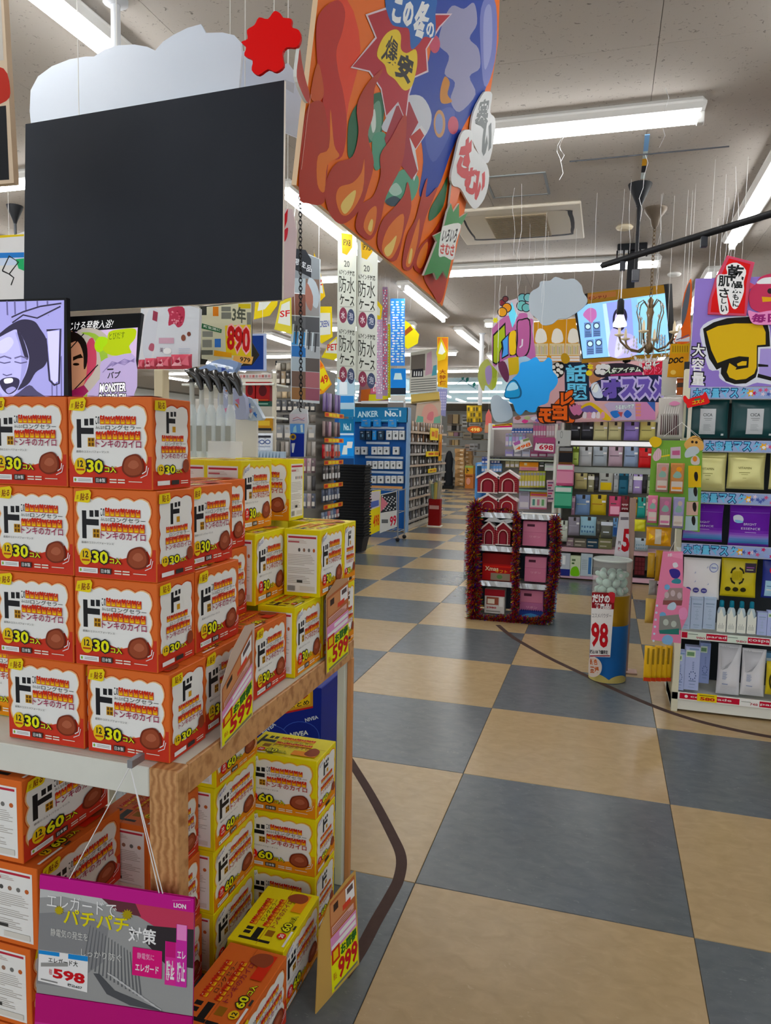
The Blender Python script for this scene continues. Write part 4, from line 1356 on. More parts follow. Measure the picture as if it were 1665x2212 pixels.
def monster(A):
    A.poly(c5((450, 690), (860, 690), (885, 230), (440, 262)), scr('#b9a6c4', .35))
    A.poly(c5((440, 262), (885, 230), (892, 152), (436, 195)), scr('#0e0e10', .1))
    A.txt('じける発散入浴!', c5((442, 250), (715, 232), (735, 178), (446, 195)), scr('#f0f0f0', .5), .0)
    A.blob(c5((480, 690), (470, 400), (500, 250), (620, 240), (700, 300), (760, 420), (700, 560), (640, 690)), scr('#b7b0a6', .2), 3)
    A.blob(c5((520, 690), (600, 620), (650, 520), (640, 400), (600, 300), (520, 265), (610, 270), (680, 350), (690, 480), (650, 600), (600, 690)), scr('#8fae4a', .25), 3)
    A.blob(c5((560, 330), (600, 300), (620, 400), (610, 500), (540, 600), (520, 690), (480, 690), (520, 500)), scr('#b0455a', .25), 3)
    A.blob(c5((610, 330), (640, 290), (690, 300), (690, 350), (640, 390), (612, 370)), scr('#9cc23a', .3), 3)
    A.blob(c5((690, 330), (700, 260), (790, 240), (870, 240), (868, 300), (830, 350), (840, 400), (720, 410), (660, 370)), scr('#a3b53a', .3), 3)
    A.txt('とびだす', c5((700, 310), (800, 300), (802, 255), (702, 265)), scr('#4a5a1c', .1), .0)
    A.blob(c5((650, 450), (760, 410), (870, 420), (850, 690), (560, 690), (640, 560)), scr('#a99cc0', .3), 3)
    for k in range(4):
        A.line(c5((660 + 20 * k, 520 - 20 * k), (720, 450 + 10 * k), (800, 470 - 12 * k), (865, 430 + 8 * k)), .002, scr('#7d70a0', .2))
    # half face of a man with dark hair
    A.blob(c5((446, 690), (446, 280), (500, 290), (545, 340), (560, 470), (545, 580), (490, 690)), scr('#b08066', .25), 3)
    A.blob(c5((446, 330), (446, 262), (500, 268), (555, 330), (562, 450), (540, 500), (535, 400), (500, 320)), scr('#1f1613', .1), 3)
    A.poly(c5((470, 420), (520, 400), (535, 425), (500, 430), (470, 445)), scr('#20160f', .1)).ell(*c5((490, 467))[0], 7, 3, scr('#1d140f', .1))
    A.line(c5((450, 370), (540, 270)), .003, BLACK).line(c5((450, 660), (630, 470)), .003, BLACK)
    A.poly(c5((452, 690), (452, 640), (540, 600), (570, 640), (520, 690)), scr('#8e2a52', .2))
    A.txt('バブ', c5((690, 560), (770, 556), (778, 510), (694, 514)), scr('#141414', .1), .02)
    A.txt('MONSTER', c5((640, 650), (808, 640), (812, 585), (644, 592)), scr('#f2f2ee', .5), .03, BLACK, .08)
    A.txt('BUBBLE!!', c5((634, 708), (806, 700), (810, 655), (638, 660)), scr('#f2f2ee', .5), .03, BLACK, .08)
    A.poly(c5((690, 505), (730, 503), (730, 494), (690, 496)), scr('#2a2a2a', .1))


pm_ = Plane(W(225, 770, y=-.66), (1, .12, 0), (-.0, .12, 1))
b1 = W(225, 860, y=-.62)
monitor('screen', 'black framed screen with green and purple bath bubble advert', pm_, [(146, 880), (282, 868), (306, 676), (148, 684)], monster, (b1.x, -.60, zb))


# ================================================================== white gondola with pouches at the right
def R(pl, u0, v0, u1, v1):
    """x0, x1, z0, z1 on an upright plane facing front"""
    a, b = pl.loc((u0, (v0 + v1) / 2)), pl.loc((u1, (v0 + v1) / 2))
    c, d = pl.loc(((u0 + u1) / 2, v1)), pl.loc(((u0 + u1) / 2, v0))
    return a[0], b[0], c[1], d[1]


def pouch(name, label, y, u0, v0, u1, v1, d, col, art=None, cat='pouch', group=None, wr=.12, r=.35, nx=7, ny=7, hook=True, metal=0., crimp=.06):
    """soft packet standing or hanging with its front towards the entrance; art in 0..1 over the face"""
    pl = PY(y)
    x0, x1, z0, z1 = R(pl, u0, v0, u1, v1)
    w, h = x1 - x0, z1 - z0
    soft = nx >= 7
    if soft:
        nx = ny = 14
        wr = max(wr, .3)
    sd = int(u0 + v0)
    a = MB().pillow(w, h, d, M(col, r, metal=metal, spec=.4), nx, ny, (0, 0, 0), crimp, wr, sd)
    o = tag(a.build(name), label, cat, group)
    o.location = ((x0 + x1) / 2, y, z0)
    if art:
        B = Art(Plane((0, -d / 2 - .0012, 0), (1, 0, 0), (0, 0, 1)), ox=-w / 2, sx=w, oy=0, sy=h)
        art(B)
        if B.v:
            p = B.build('print', o)
            if soft:
                drape(p.data, w, h, d, crimp, wr, sd)
    return o


def drape(me, w, h, d, crimp, wr, sd):
    """lay flat print over the bulge of its pouch"""
    bm = bmesh.new()
    bm.from_mesh(me)
    bmesh.ops.triangulate(bm, faces=bm.faces[:])
    for _ in range(4):
        L = [e for e in bm.edges if e.calc_length() > w * .09]
        if not L:
            break
        bmesh.ops.subdivide_edges(bm, edges=L, cuts=1)
        bmesh.ops.triangulate(bm, faces=[f for f in bm.faces if len(f.verts) > 3])
    for v in bm.verts:
        n = -d / 2 - .0012 - v.co.y
        pin = 1 - .035 * math.sin(math.pi * v.co.z / h)
        v.co.x *= pin
        v.co.y = -(.0012 + puff(v.co.x / (w * pin) + .5, v.co.z / h, d, crimp, wr, sd)) - n * 8
    for f in bm.faces:
        f.smooth = True
    bm.to_mesh(me)
    bm.free()
    me.update()


def carton(name, label, y, u0, v0, u1, v1, d, col, art=None, cat='box', group=None, r=.45, bev=.001):
    pl = PY(y)
    x0, x1, z0, z1 = R(pl, u0, v0, u1, v1)
    w, h = x1 - x0, z1 - z0
    o = tag(MB().box(-w / 2, w / 2, 0, d, 0, h, M(col, r), bev).build(name), label, cat, group)
    o.location = ((x0 + x1) / 2, y, z0)
    if art:
        B = Art(Plane((0, 0, 0), (1, 0, 0), (0, 0, 1)), ox=-w / 2, sx=w, oy=0, sy=h)
        art(B)
        if B.v:
            B.build('print', o)
    return o


def q2(a, b):
    return (1360 + a / 5.459, 820 + b / 5.459)


def q3(a, b):
    return (1360 + a / 5.266, 1160 + b / 5.266)


YF = 2.11
GW = M('#d4d6d0', .4)
plf = PY(YF)
xl = plf.loc(q3(470, 1900))[0]
XR = 1.8
t = thing('gondola_shelf', 'white store gondola with red edged shelves of masks and lotion', 'shelf unit', (xl, YF, 0))


def gb(nm, x0, x1, y0, y1, z0, z1, m, bev=.002, par=None):
    return MB().box(x0, x1, y0, y1, z0, z1, mt(m), bev).build(nm, par or t)


gw = XR - xl
gb('post', 0, .035, 0, .04, 0, .62, M('#cfcdb8', .45))
gb('post', 0, .035, .3, .36, 0, 2.0, M('#cfcdb8', .45))
gb('plinth', 0, gw, .01, .55, .012, .085, GW)
zs = [plf.loc(q3(900, 1870))[1], plf.loc(q3(900, 1130))[1]]
# the back board
gb('back_panel', 0, gw, .36, .38, .08, 2.05, M('#2b2f33', .6))
gb('side_panel', 0, .012, .04, .36, .02, .3, M('#8f8a72', .5))


def shelf(z, red):
    s = gb('shelf', .0, gw, .015, .36, z - .012, z, GW)
    l = gb('price_rail', .0, gw, .0, .014, z - .032, z + .012, M('#d9d9d4', .4))
    return l


def rail_art(z, pieces):
    A = Art(PY(YF), False)
    for p in pieces:
        p(A)
    return A.build('rail_print', t, (xl, YF, 0))


zr1, zr2 = plf.loc(q3(950, 1830))[1], plf.loc(q3(1000, 1130))[1]
shelf(zr1, 1)
shelf(zr2, 1)


def xs(a, b=1830):
    return plf.loc(q3(a, b))[0]


def strip(A, x0, x1, z, txt, tx0=None, col='#b01f38'):
    A.rect(x0, z - .024, x1, z + .009, col)
    if txt:
        A.txt(txt, (tx0[0], z - .017, tx0[1], z + .001), '#ecdfe0', .01)


A = Art(PY(YF))
strip(A, xs(565), xs(1262), zr1, 'cosparade', (xs(690), xs(1160)))
A.ell(xs(640), zr1 - .008, .009, .009, '#ecdfe0', 12)
strip(A, xs(1480), xs(2200), zr1, 'parade', (xs(1490), xs(1820)))
A.rect(xs(1250), zr1 - .03, xs(1475), zr1 + .012, '#d9dfda').txt('748', (xs(1370), zr1 - .02, xs(1460), zr1 - .006), '#9c3040', .02).rect(xs(1270), zr1 - .004, xs(1380), zr1 - .001, '#77817a')
A.rect(xs(765), zr1 - .028, xs(990), zr1 + .018, '#d8c23a').txt('580', (xs(800), zr1 - .022, xs(970), zr1 - .002), '#b0352a', .05).rect(xs(790), zr1 + .004, xs(960), zr1 + .010, '#8a7a1c')
A.build('rail_print', t, (xl, YF, 0))
A = Art(PY(YF))
strip(A, xs(590, 1130), xs(660, 1130), zr2, '')
strip(A, xs(870, 1130), xs(1130, 1130), zr2, 'parade', (xs(880, 1130), xs(1150, 1130)))
strip(A, xs(1345, 1130), xs(1595, 1130), zr2, 'cospa', (xs(1355, 1130), xs(1592, 1130)))
strip(A, xs(1610, 1130), xs(2100, 1130), zr2, '')
for a0, a1 in ((655, 865), (1110, 1340)):
    A.rect(xs(a0, 1130), zr2 - .03, xs(a1, 1130), zr2 + .014, '#ccd8cc').rect(xs(a0 + 8, 1130), zr2 - .002, xs(a0 + 120, 1130), zr2 + .002, '#6f7f74')
    A.txt('980', (xs(a0 + 100, 1130), zr2 - .025, xs(a1 - 8, 1130), zr2 - .012), '#a03a50', .02)
A.build('rail_print', t, (xl, YF, 0))

# four printed shelf fascias
FAS = [(q2(720, 90), q2(2200, 215)), (q2(870, 705), q2(2200, 850)), (q2(700, 1325), q2(2200, 1460)), (q2(610, 1945), q2(2200, 2080))]
for i, (a, b) in enumerate(FAS):
    z = plf.loc((1560, (a[1] + b[1]) / 2 + 1))[1]
    x0 = plf.loc(a)[0]
    fo = gb('shelf_fascia', x0 - xl, gw, -.004, .004, z - .033, z + .033, M('#a9a9b8', .5), .001)
    gb('shelf', x0 - xl, gw, .005, .36, z - .035, z - .03, GW, 0)
    B = Art(PY(YF - .004))
    X = x0 + .01
    B.rect(x0, z - .03, x0 + .6, z + .03, '#8fa0c6')
    for ch in '大容量マスク':
        B.txt(ch, (X + .004, z - .025, X + .044, z + .024), '#69b4dc', .03, '#123a66', .08)
        X += .0475
    B.star(X + .012, z, .012, .024, 6, '#d8a23a').ell(X + .012, z - .004, .009, .009, WHITE, 10)
    rn2 = random.Random(9 + i)
    for k in range(16):
        xx = X + .03 + k * .014
        B.star(xx, z + rn2.uniform(-.02, .02), .006, .014, 5, rn2.choice(['#c05a80', '#8f9fd0', '#b82a5a', '#d0c0d0', '#4a5aa0']))
    B.build('fascia_print', t, (xl, YF, 0))
    if i == 0:
        zf0 = z

# purple signboard on top
YS = 2.13
PUR = '#8672b8'


def purple(A):
    def C(*L):
        return [(1440 + a / 6.142, 540 + b / 6.142) for a, b in L]
    A.blob(C((445, 1050), (620, 920), (900, 880), (1250, 880), (1350, 960), (1400, 1300), (1500, 1300), (1500, 1760), (1200, 1760), (1050, 1810), (860, 1790), (700, 1700), (690, 1600), (560, 1580), (480, 1300)), '#c9ccd8', 3)
    A.poly(C((480, 1045), (620, 960), (800, 905), (1100, 885), (1320, 900), (1360, 1090), (1370, 1280), (1210, 1290), (1205, 1600), (1180, 1690), (1050, 1770), (900, 1780), (780, 1740), (715, 1640), (720, 1560), (660, 1590), (560, 1440), (510, 1240)), '#15130f')
    A.poly(C((525, 1080), (680, 1010), (900, 975), (1260, 975), (1310, 1090), (1310, 1255), (1195, 1265), (1190, 1560), (1160, 1640), (1050, 1710), (920, 1725), (830, 1690), (795, 1620), (830, 1500), (925, 1560), (910, 1590), (1080, 1560), (1090, 1420), (960, 1410), (830, 1440), (670, 1500), (590, 1330)), '#c8a60e')
    A.poly(C((930, 1510), (1000, 1475), (1060, 1475), (1055, 1530), (940, 1540)), '#c8a60e')
    A.poly(C((1240, 1310), (1700, 1300), (1700, 1700), (1400, 1690), (1220, 1650)), '#9d8fca').poly(C((1210, 1510), (1345, 1525), (1345, 1550), (1210, 1550)), '#15130f')
    A.poly(C((1210, 1640), (1400, 1690), (1700, 1700), (1700, 1740), (1400, 1740), (1200, 1690)), '#15130f')
    for i, ch in enumerate('大容量'):
        y0 = 1790 - (2 - i) * 190
        x0 = (330, 320, 325)[i]
        A.txt(ch, C((x0, y0), (x0 + 170, y0 + 10), (x0 + 180, y0 - 160), (x0 + 10, y0 - 170)), '#dfe0e6', .02, '#1d1c26', .09)
    A.poly(C((540, 860), (545, 720), (640, 380), (800, 70), (1165, 165), (1100, 430), (1200, 480), (1100, 520), (1050, 880)), '#c45068')
    A.poly(C((575, 830), (600, 640), (680, 400), (820, 100), (1115, 180), (1060, 440), (1030, 850)), '#b8182a')


o = sign('hanging_signboard', 'purple signboard with a huge yellow kana above the white gondola', 'sign', PY(YS), [(1502, 602), (1760, 594), (1760, 832), (1487, 838)], .015, M(PUR, .5), purple, edge=M('#d8d2e0'))
# its red plate and red round cutout ride on it
pl = PY(YS - .012)


def C_(*L):
    return [(1440 + a / 6.142, 540 + b / 6.142) for a, b in L]


A = Art(pl, True).board(C_((545, 850), (560, 690), (650, 380), (810, 75), (1160, 170), (1095, 430), (1095, 470), (1050, 875)), .008, M('#b84a62', .5))
ro = A.build('red_plate', o, o.location)
B = Art(pl, True)
B.poly(C_((580, 825), (600, 640), (690, 400), (825, 110), (1110, 190), (1055, 450), (1030, 845)), '#c01a26')
B.blob(C_((790, 210), (930, 170), (1050, 270), (1020, 420), (1020, 560), (940, 760), (870, 770), (820, 640), (790, 560), (820, 820), (720, 850), (690, 760), (660, 480), (680, 330), (800, 320)), '#dfe2dd', 3)
for ch, x0, y1, s_ in (('乾', 800, 190, 220), ('燥', 850, 410, 160), ('肌', 680, 335, 150), ('も', 870, 580, 80), ('に', 870, 670, 80), ('さ', 690, 500, 130), ('し', 720, 640, 70), ('い', 710, 730, 90)):
    B.txt(ch, C_((x0, y1 + s_), (x0 + s_, y1 + s_ + 8), (x0 + s_ + 6, y1 + 8), (x0 + 6, y1)), '#1d2020', .03)
B.build('plate_print', o, o.location)
A = Art(PY(YS - .006), True).board(C_((1090, 600), (1130, 500), (1190, 440), (1240, 360), (1400, 310), (1700, 300), (1700, 820), (1300, 830), (1150, 790), (1100, 720)), .006, M('#b03a58', .5), k=3)
A.build('round_cutout', o, o.location)
B = Art(PY(YS - .006), True)
B.blob(C_((1190, 440), (1260, 380), (1380, 360), (1700, 350), (1700, 430), (1300, 450)), '#d5d8dc', 3)
B.poly(C_((1260, 620), (1420, 630), (1420, 680), (1270, 690)), '#c99a2a').ell(*C_((1370, 545))[0], 6, 6, '#2a2024')
B.build('cutout_print', o, o.location)
A = Art(PY(YS - .014), True).board(C_((1080, 800), (1200, 830), (1400, 800), (1700, 800), (1700, 980), (1400, 990), (1200, 990), (1130, 960), (1100, 900)), .006, M('#d88ab8', .5), k=3)
A.build('pink_cutout', o, o.location)
B = Art(PY(YS - .014), True)
B.txt('毎日', C_((1120, 965), (1480, 960), (1480, 830), (1130, 850)), '#8a2a6a', .04)
B.build('cutout_print', o, o.location)
for w in ((1530, 602), (1600, 601)):
    p = PY(YS).at(*PY(YS).loc(w), -.006)
    MB().tube([p, (p.x, p.y, CEIL)], .0012, WIRE, 4).build('thread', o, o.location)

# mask pouches
def cica(A):
    A.rect(.0, .86, 1, .862, '#0c2a2c').rect(.33, .1, .70, .76, '#a9adb0').rect(.34, .11, .69, .75, '#b6babd')
    A.txt('CICA', (.40, .56, .62, .64), '#3a3f42', .01).rect(.42, .5, .62, .515, '#7a7f82').rect(.45, .46, .6, .47, '#7a7f82')
    for i in range(5):
        A.rect(.42, .2 + .035 * i, .60 - .02 * (i % 3), .21 + .035 * i, '#8d9295')
    A.rect(.84, .07, .9, .12, '#c9d0d0')


def gold(A):
    A.rect(0, .87, 1, .88, '#8f8a4a').txt('VITAMIN', (.27, .55, .63, .61), '#6a6638', .0).rect(.3, .45, .6, .465, '#8d8852').rect(.36, .40, .54, .412, '#8d8852').rect(.4, .3, .5, .31, '#8d8852')


def viol(A):
    cs = ['#4e86b8', '#5f84bc', '#7a7fc0', '#8a6cba', '#7e4eae', '#6a2e9c', '#5c2090']
    for i, c_ in enumerate(cs):
        A.rect(.01, (.06, .12, .18, .22, .26, .31, .38, .99)[i], .99, (.06, .12, .18, .22, .26, .31, .38, .99)[i + 1], c_)
    A.rect(.02, .8, .98, .806, '#8a6cba').ell(.5, .93, .012, .012, '#d0c8dc', 8)
    A.txt('BRIGHT', (.34, .50, .66, .555), '#c9c0dc', .0).txt('ESSENCE', (.28, .40, .76, .45), '#c9c0dc', .0).rect(.38, .33, .66, .34, '#b8aed0')
    A.blob([(.08, .7), (.2, .74), (.3, .7), (.32, .6), (.2, .56), (.1, .58)], '#bfc4d0', 3).blob([(.12, .62), (.3, .6), (.3, .56), (.16, .55)], '#7fb0cf', 3)


Yp = 2.152
pouch('mask_pouch', 'dark teal mask pouch with silver label, left one on top shelf', Yp, *q2(650, 236), *q2(1165, 690), .05, '#0f3b3e', cica, r=.3)
pouch('mask_pouch', 'dark teal mask pouch with silver label, under the yellow kana', Yp, *q2(1190, 236), *q2(1735, 690), .05, '#0f3b3e', cica, r=.3)
pouch('mask_pouch', 'gold foil mask pouch half behind the green hanging card', Yp, *q2(735, 862), *q2(1136, 1312), .04, '#c2bd86', gold, r=.3, metal=.35)
pouch('mask_pouch', 'whole gold foil mask pouch right of the green hanging card', Yp, *q2(1148, 862), *q2(1595, 1292), .04, '#c2bd86', gold, r=.3, metal=.35)
pouch('mask_pouch', 'gold foil mask pouch cut off by the right edge', Yp, *q2(1645, 862), *q2(2080, 1300), .04, '#c2bd86', gold, r=.3, metal=.35)
pouch('mask_pouch', 'purple to blue mask pouch half behind the green hanging card', Yp, *q2(628, 1465), *q2(1100, 1905), .05, '#6a2e9c', viol, r=.3)
pouch('mask_pouch', 'purple to blue mask pouch with white splash, at right', Yp, *q2(1166, 1465), *q2(1652, 1965), .05, '#6a2e9c', viol, r=.3)


def whitem(A):
    A.ell(.82, .78, .12, .11, '#5a6ab0', 20).ell(.82, .78, .105, .095, '#ccd2e0', 20).rect(.75, .77, .89, .79, '#5a6ab0')
    for i in range(3):
        A.ell(.14 + i * .22, .21, .085, .065, '#4a4a8a', 16).rect(.09 + i * .22, .2, .19 + i * .22, .215, '#c9cad8')
    rn4 = random.Random(4)
    for i in range(14):
        x, y = rn4.uniform(.15, .75), rn4.uniform(.35, .85)
        A.poly([(x, y), (x + .05, y + .015), (x + .04, y + .06)], rn4.choice(['#e8eaf0', '#a9b0c4', '#dfe3ec']))


def yellowm(A):
    for i in range(4):
        a0 = .3 + i * 1.5708
        A.poly([(.45 + r_ * math.cos(a0 + t_) * .9, .56 + r_ * math.sin(a0 + t_)) for r_, t_ in ((.24, 0), (.25, .5), (.24, 1.0), (.19, 1.0), (.195, .5), (.19, 0))], '#23210f')
    for i in range(3):
        A.ell(.2 + i * .22, .2, .085, .06, '#2b2812', 14)
    A.rect(.66, .66, .98, .90, '#3a3040').rect(.7, .78, .92, .8, '#9a5aa0').rect(.7, .72, .9, .74, '#c0c0a0')
    for i in range(7):
        A.rect(.30 + i * .045, .44, .325 + i * .045, .68, '#b8a81a')


def bluem(A):
    A.ell(.35, .72, .14, .1, '#c0304a', 16).rect(.1, .05, .8, .45, '#9cc0d4').rect(.15, .2, .7, .23, '#dfeaf0').rect(.15, .3, .6, .32, '#4a6a9a')


Yb = 2.17
pouch('mask_pouch', 'white mask pouch with three dark ovals beside the yellow one', Yb, *q3(604, 238), *q3(1026, 700), .03, '#dfe2ec', whitem, r=.28)
pouch('mask_pouch', 'yellow mask pouch with black ring and three dark ovals', Yb, *q3(1034, 245), *q3(1440, 680), .03, '#bfb010', yellowm, r=.35)
pouch('mask_pouch', 'dark blue mask pouch cut off by the right edge', Yb, *q3(1500, 255), *q3(1860, 700), .03, '#1c2a7c', bluem, r=.3)


def lot(A):
    A.rect(.08, .92, .92, .97, '#9fb2c6').rect(.15, .78, .85, .82, '#8397b0').rect(.2, .7, .8, .725, '#93a5ba')
    for i in range(6):
        A.rect(.46 - .08 * (i % 2), .62 - i * .06, .56 + .08 * (i % 2), .64 - i * .06, '#8fa3b8')
    A.rect(.25, .12, .75, .15, '#8fa3b8').rect(.3, .06, .7, .075, '#8fa3b8')


def lot2(A):
    A.rect(.25, .93, .9, .97, '#7d94b4').rect(.04, .76, .68, .92, '#c4d2c0').rect(.1, .79, .6, .88, '#6d8f6a')
    for i in range(9):
        A.ell(.55 + .22 * math.cos(i * .7), .34 + .09 * math.sin(i * .7), .035, .022, '#4c5c8c', 8)
    for i in range(5):
        A.rect(.5, .48 + i * .04, .62, .495 + i * .04, '#5d6d98')
    A.rect(.3, .2, .8, .225, '#7585aa').rect(.35, .13, .75, .145, '#7585aa').rect(.3, .06, .7, .075, '#8fa0c0')


for i, (a, b, c_) in enumerate(((590, 690, 'leftmost, half behind the pink card'), (694, 832, 'middle one'), (838, 980, 'right one'))):
    carton('lotion_carton', f'pale grey slim lotion carton above the upper red rail, {c_}', 2.14, *q3(a, 690), *q3(b, 1050), .05, '#a9bace', lot)
for i, (a, b, v0, c_, y) in enumerate(((512, 624, 1300, 'leftmost by the post', 2.14), (626, 792, 1250, 'with a green label', 2.135), (792, 912, 1206, 'set back, shade in its colour', 2.22))):
    carton('lotion_carton', f'lilac tall lotion carton on the bottom shelf, {c_}', y, *q3(a, v0), *q3(b, 1742 if i < 2 else 1665), .06, ('#a9b4d6', '#a6b1d4', '#8f9cc4')[i], lot2)  # the set-back carton has its shade put into a darker lilac


def bottle(label, y, u0, v0, u1, v1, body, cap):
    pl = PY(y)
    x0, x1, z0, z1 = R(pl, u0, v0, u1, v1)
    w, h = x1 - x0, z1 - z0
    t = thing('lotion_bottle', label, 'bottle', ((x0 + x1) / 2, y + w * .3, z0))
    r_ = w * .46
    MB().lathe([(r_ * .9, 0), (r_, .004), (r_, h * .62), (r_ * .75, h * .74), (r_ * .45, h * .79)], M(body, .15, a=.9), 14).build('body', t)
    MB().lathe([(r_ * .5, h * .79), (r_ * .55, h * .8), (r_ * .5, h * .97), (r_ * .3, h)], M(cap, .3), 14).build('cap', t)
    A = Art(Plane((0, -r_ - .0015, 0), (1, 0, 0), (0, 0, 1)))
    A.poly([(-w * .46, .004), (w * .46, .004), (w * .46, h * .58), (w * .2, h * .5), (-w * .1, h * .78), (-w * .3, h * .6), (-w * .46, h * .62)], '#d5d8cf')
    for i in range(5):
        A.rect(-w * .3 + i * w * .12, h * .12, -w * .25 + i * w * .12, h * (.24 + .06 * (i % 2)), ('#9aa', '#a99', '#9a9')[i % 3].replace('#', '#') * 1 if False else '#9aa09a')
    A.build('label', t)


for i in range(4):
    bottle(f'clear lotion bottle with teal cap and white pointed label, {("first", "second", "third", "fourth")[i]} from the grey cartons', 2.135, *q3(988 + i * 114, 722 + 6 * i), *q3(1100 + i * 114, 1082 + 8 * i), '#b6c6cc', '#1e6f86')
carton('lotion_carton', 'lilac lotion carton right of the teal capped bottles', 2.135, *q3(1448, 860), *q3(1560, 1120), .05, '#a3aed2', lot)
carton('lotion_carton', 'lilac lotion carton with rosette cut by the right edge', 2.135, *q3(1564, 850), *q3(1700, 1130), .05, '#a6b0d6', lot2)


def refill(A):
    A.poly([(.05, .95), (.9, .99), (.62, .72), (.12, .5)], '#b4b5ba').poly([(.16, .5), (.62, .72), (.4, .55)], '#9b9da3')
    for i in range(8):
        A.rect(.2, .32 + .02 * i, .35 + .03 * (i % 3), .33 + .02 * i, '#96a0b8')
    for i in range(6):
        A.rect(.15, .06 + .025 * i, .85, .063 + .025 * i, '#aeb0b6')
    A.rect(.2, .22, .45, .24, '#8f9ab4')


pouch('refill_pouch', 'white creased refill pouch on the bottom shelf, the taller', 2.16, *q3(992, 1215), *q3(1258, 1790), .07, '#d0d1d6', refill, r=.4, wr=.25)
pouch('refill_pouch', 'white creased refill pouch on the bottom shelf, folded over at right', 2.16, *q3(1264, 1268), *q3(1540, 1805), .07, '#d2d2d6', refill, r=.4, wr=.25)
pouch('refill_pouch', 'yellow refill pouch on the bottom shelf at the right edge', 2.15, *q3(1545, 1420), *q3(1800, 1800), .06, '#bfae12', lambda A: A.ell(.35, .45, .25, .3, '#3a3614', 18).ell(.35, .45, .17, .22, '#bfae12', 18), r=.4)
carton('small_carton', 'small blue topped carton behind the yellow refill pouch', 2.24, *q3(1540, 1320), *q3(1680, 1440), .05, '#6a93b4', lambda A: A.rect(.1, .2, .9, .5, '#cdd8e0'))

# ------------------------------------------------------------------ things hung on the gondola's left post
plg = PY(2.03)


def green(A):
    def G(*L):
        return [q2(a, b) for a, b in L]
    A.poly(G((240, 1340), (640, 1340), (640, 1300), (240, 1300)), '#5f8a3c').poly(G((690, 1015), (840, 1015), (840, 1270), (690, 1270)), '#c8a62a').poly(G((690, 1280), (800, 1280), (800, 1430), (690, 1430)), '#8fa3a6').poly(G((670, 1440), (810, 1440), (800, 1600), (665, 1600)), '#b89a8c').poly(G((660, 1610), (800, 1610), (800, 1780), (650, 1780)), '#9fb2b6')
    for a, b in ((780, 1140), (772, 1320), (762, 1500), (750, 1660)):
        A.blob(G((a - 15, b - 45), (a + 12, b - 50), (a + 25, b), (a + 15, b + 55), (a - 8, b + 50), (a - 22, b)), '#1c1814', 3)
    A.blob(G((640, 760), (700, 690), (760, 660), (830, 690), (870, 760), (860, 830), (760, 840), (680, 830)), '#c49a5c', 3)
    A.ell(*G((738, 735))[0], 3, 3, '#2a2018').ell(*G((785, 740))[0], 3, 3, '#2a2018').line(G((735, 690), (790, 680), (850, 720)), .003, '#4a2a18')
    A.blob(G((650, 860), (700, 800), (790, 790), (820, 850), (750, 900), (660, 920)), '#a9b4b8', 3).blob(G((720, 940), (770, 890), (820, 930), (815, 1000), (735, 1000)), '#b9b0aa', 3).ell(*G((768, 935))[0], 5, 6, '#c07a3a')
    A.blob(G((270, 900), (330, 810), (370, 840), (360, 930), (300, 960)), '#c8a0b4', 3).poly(G((480, 800), (600, 790), (600, 930), (480, 930)), '#b0a0a8').poly(G((370, 900), (470, 880), (470, 900), (370, 915)), '#d0b830').poly(G((500, 840), (590, 835), (590, 890), (500, 890)), '#a8587a')
    for i in range(8):
        A.line(G((280 + i * 22, 950), (290 + i * 22, 820)), .002, '#9aa870')


o = sign('hanging_card', 'green hanging card of small nail goods with a yellow flower', 'card', plg, [q2(265, 715), q2(860, 720), q2(825, 1800), q2(200, 1705), q2(230, 1300)], .004, M('#6a9440', .5), green)
oc = o.location
A = Art(PY(2.022), True).board([q2(a, b) for a, b in ((230, 720), (250, 690), (290, 670), (330, 680), (370, 700), (375, 750), (340, 790), (290, 800), (250, 770))], .004, M('#c8a818', .5), k=3)
A.build('flower_cutout', o, oc)
s_ = plg.at(*plg.loc(q2(615, 505)))
for e in ((400, 670), (830, 680), (790, 670)):
    MB().tube([s_, plg.at(*plg.loc(q2(*e)), -.002)], .001, M('#dcdcd8'), 4).build('string', o, oc)
for k, (a0, b0, a1, b1, c1, c2) in enumerate(((310, 985, 455, 1325, '#a88a84', '#c07a6a'), (475, 985, 640, 1345, '#b07a4a', '#d08a3a'), (210, 1365, 325, 1690, '#c0708a', '#c89aa0'), (345, 1385, 485, 1740, '#9a6a80', '#b06a8a'), (505, 1385, 640, 1755, '#8a86a8', '#a89a90'))):
    def na(A, c1=c1, c2=c2):
        A.rect(.1, .08, .9, .4, '#b8b0a8').rect(.15, .14, .85, .22, c2).rect(.1, .45, .9, .95, c1).blob([(.2, .6), (.5, .75), (.8, .62), (.7, .52), (.3, .52)], '#7a9a90', 3).ell(.6, .8, .2, .08, c2)
    pouch('nail_pack', f'small printed nail pack clipped on the green card, {("upper left", "upper right", "lower left", "lower middle", "lower right")[k]} one', 2.01, *q2(a0, b0), *q2(a1, b1), .015, c1, na, cat='packet', nx=4, ny=4)


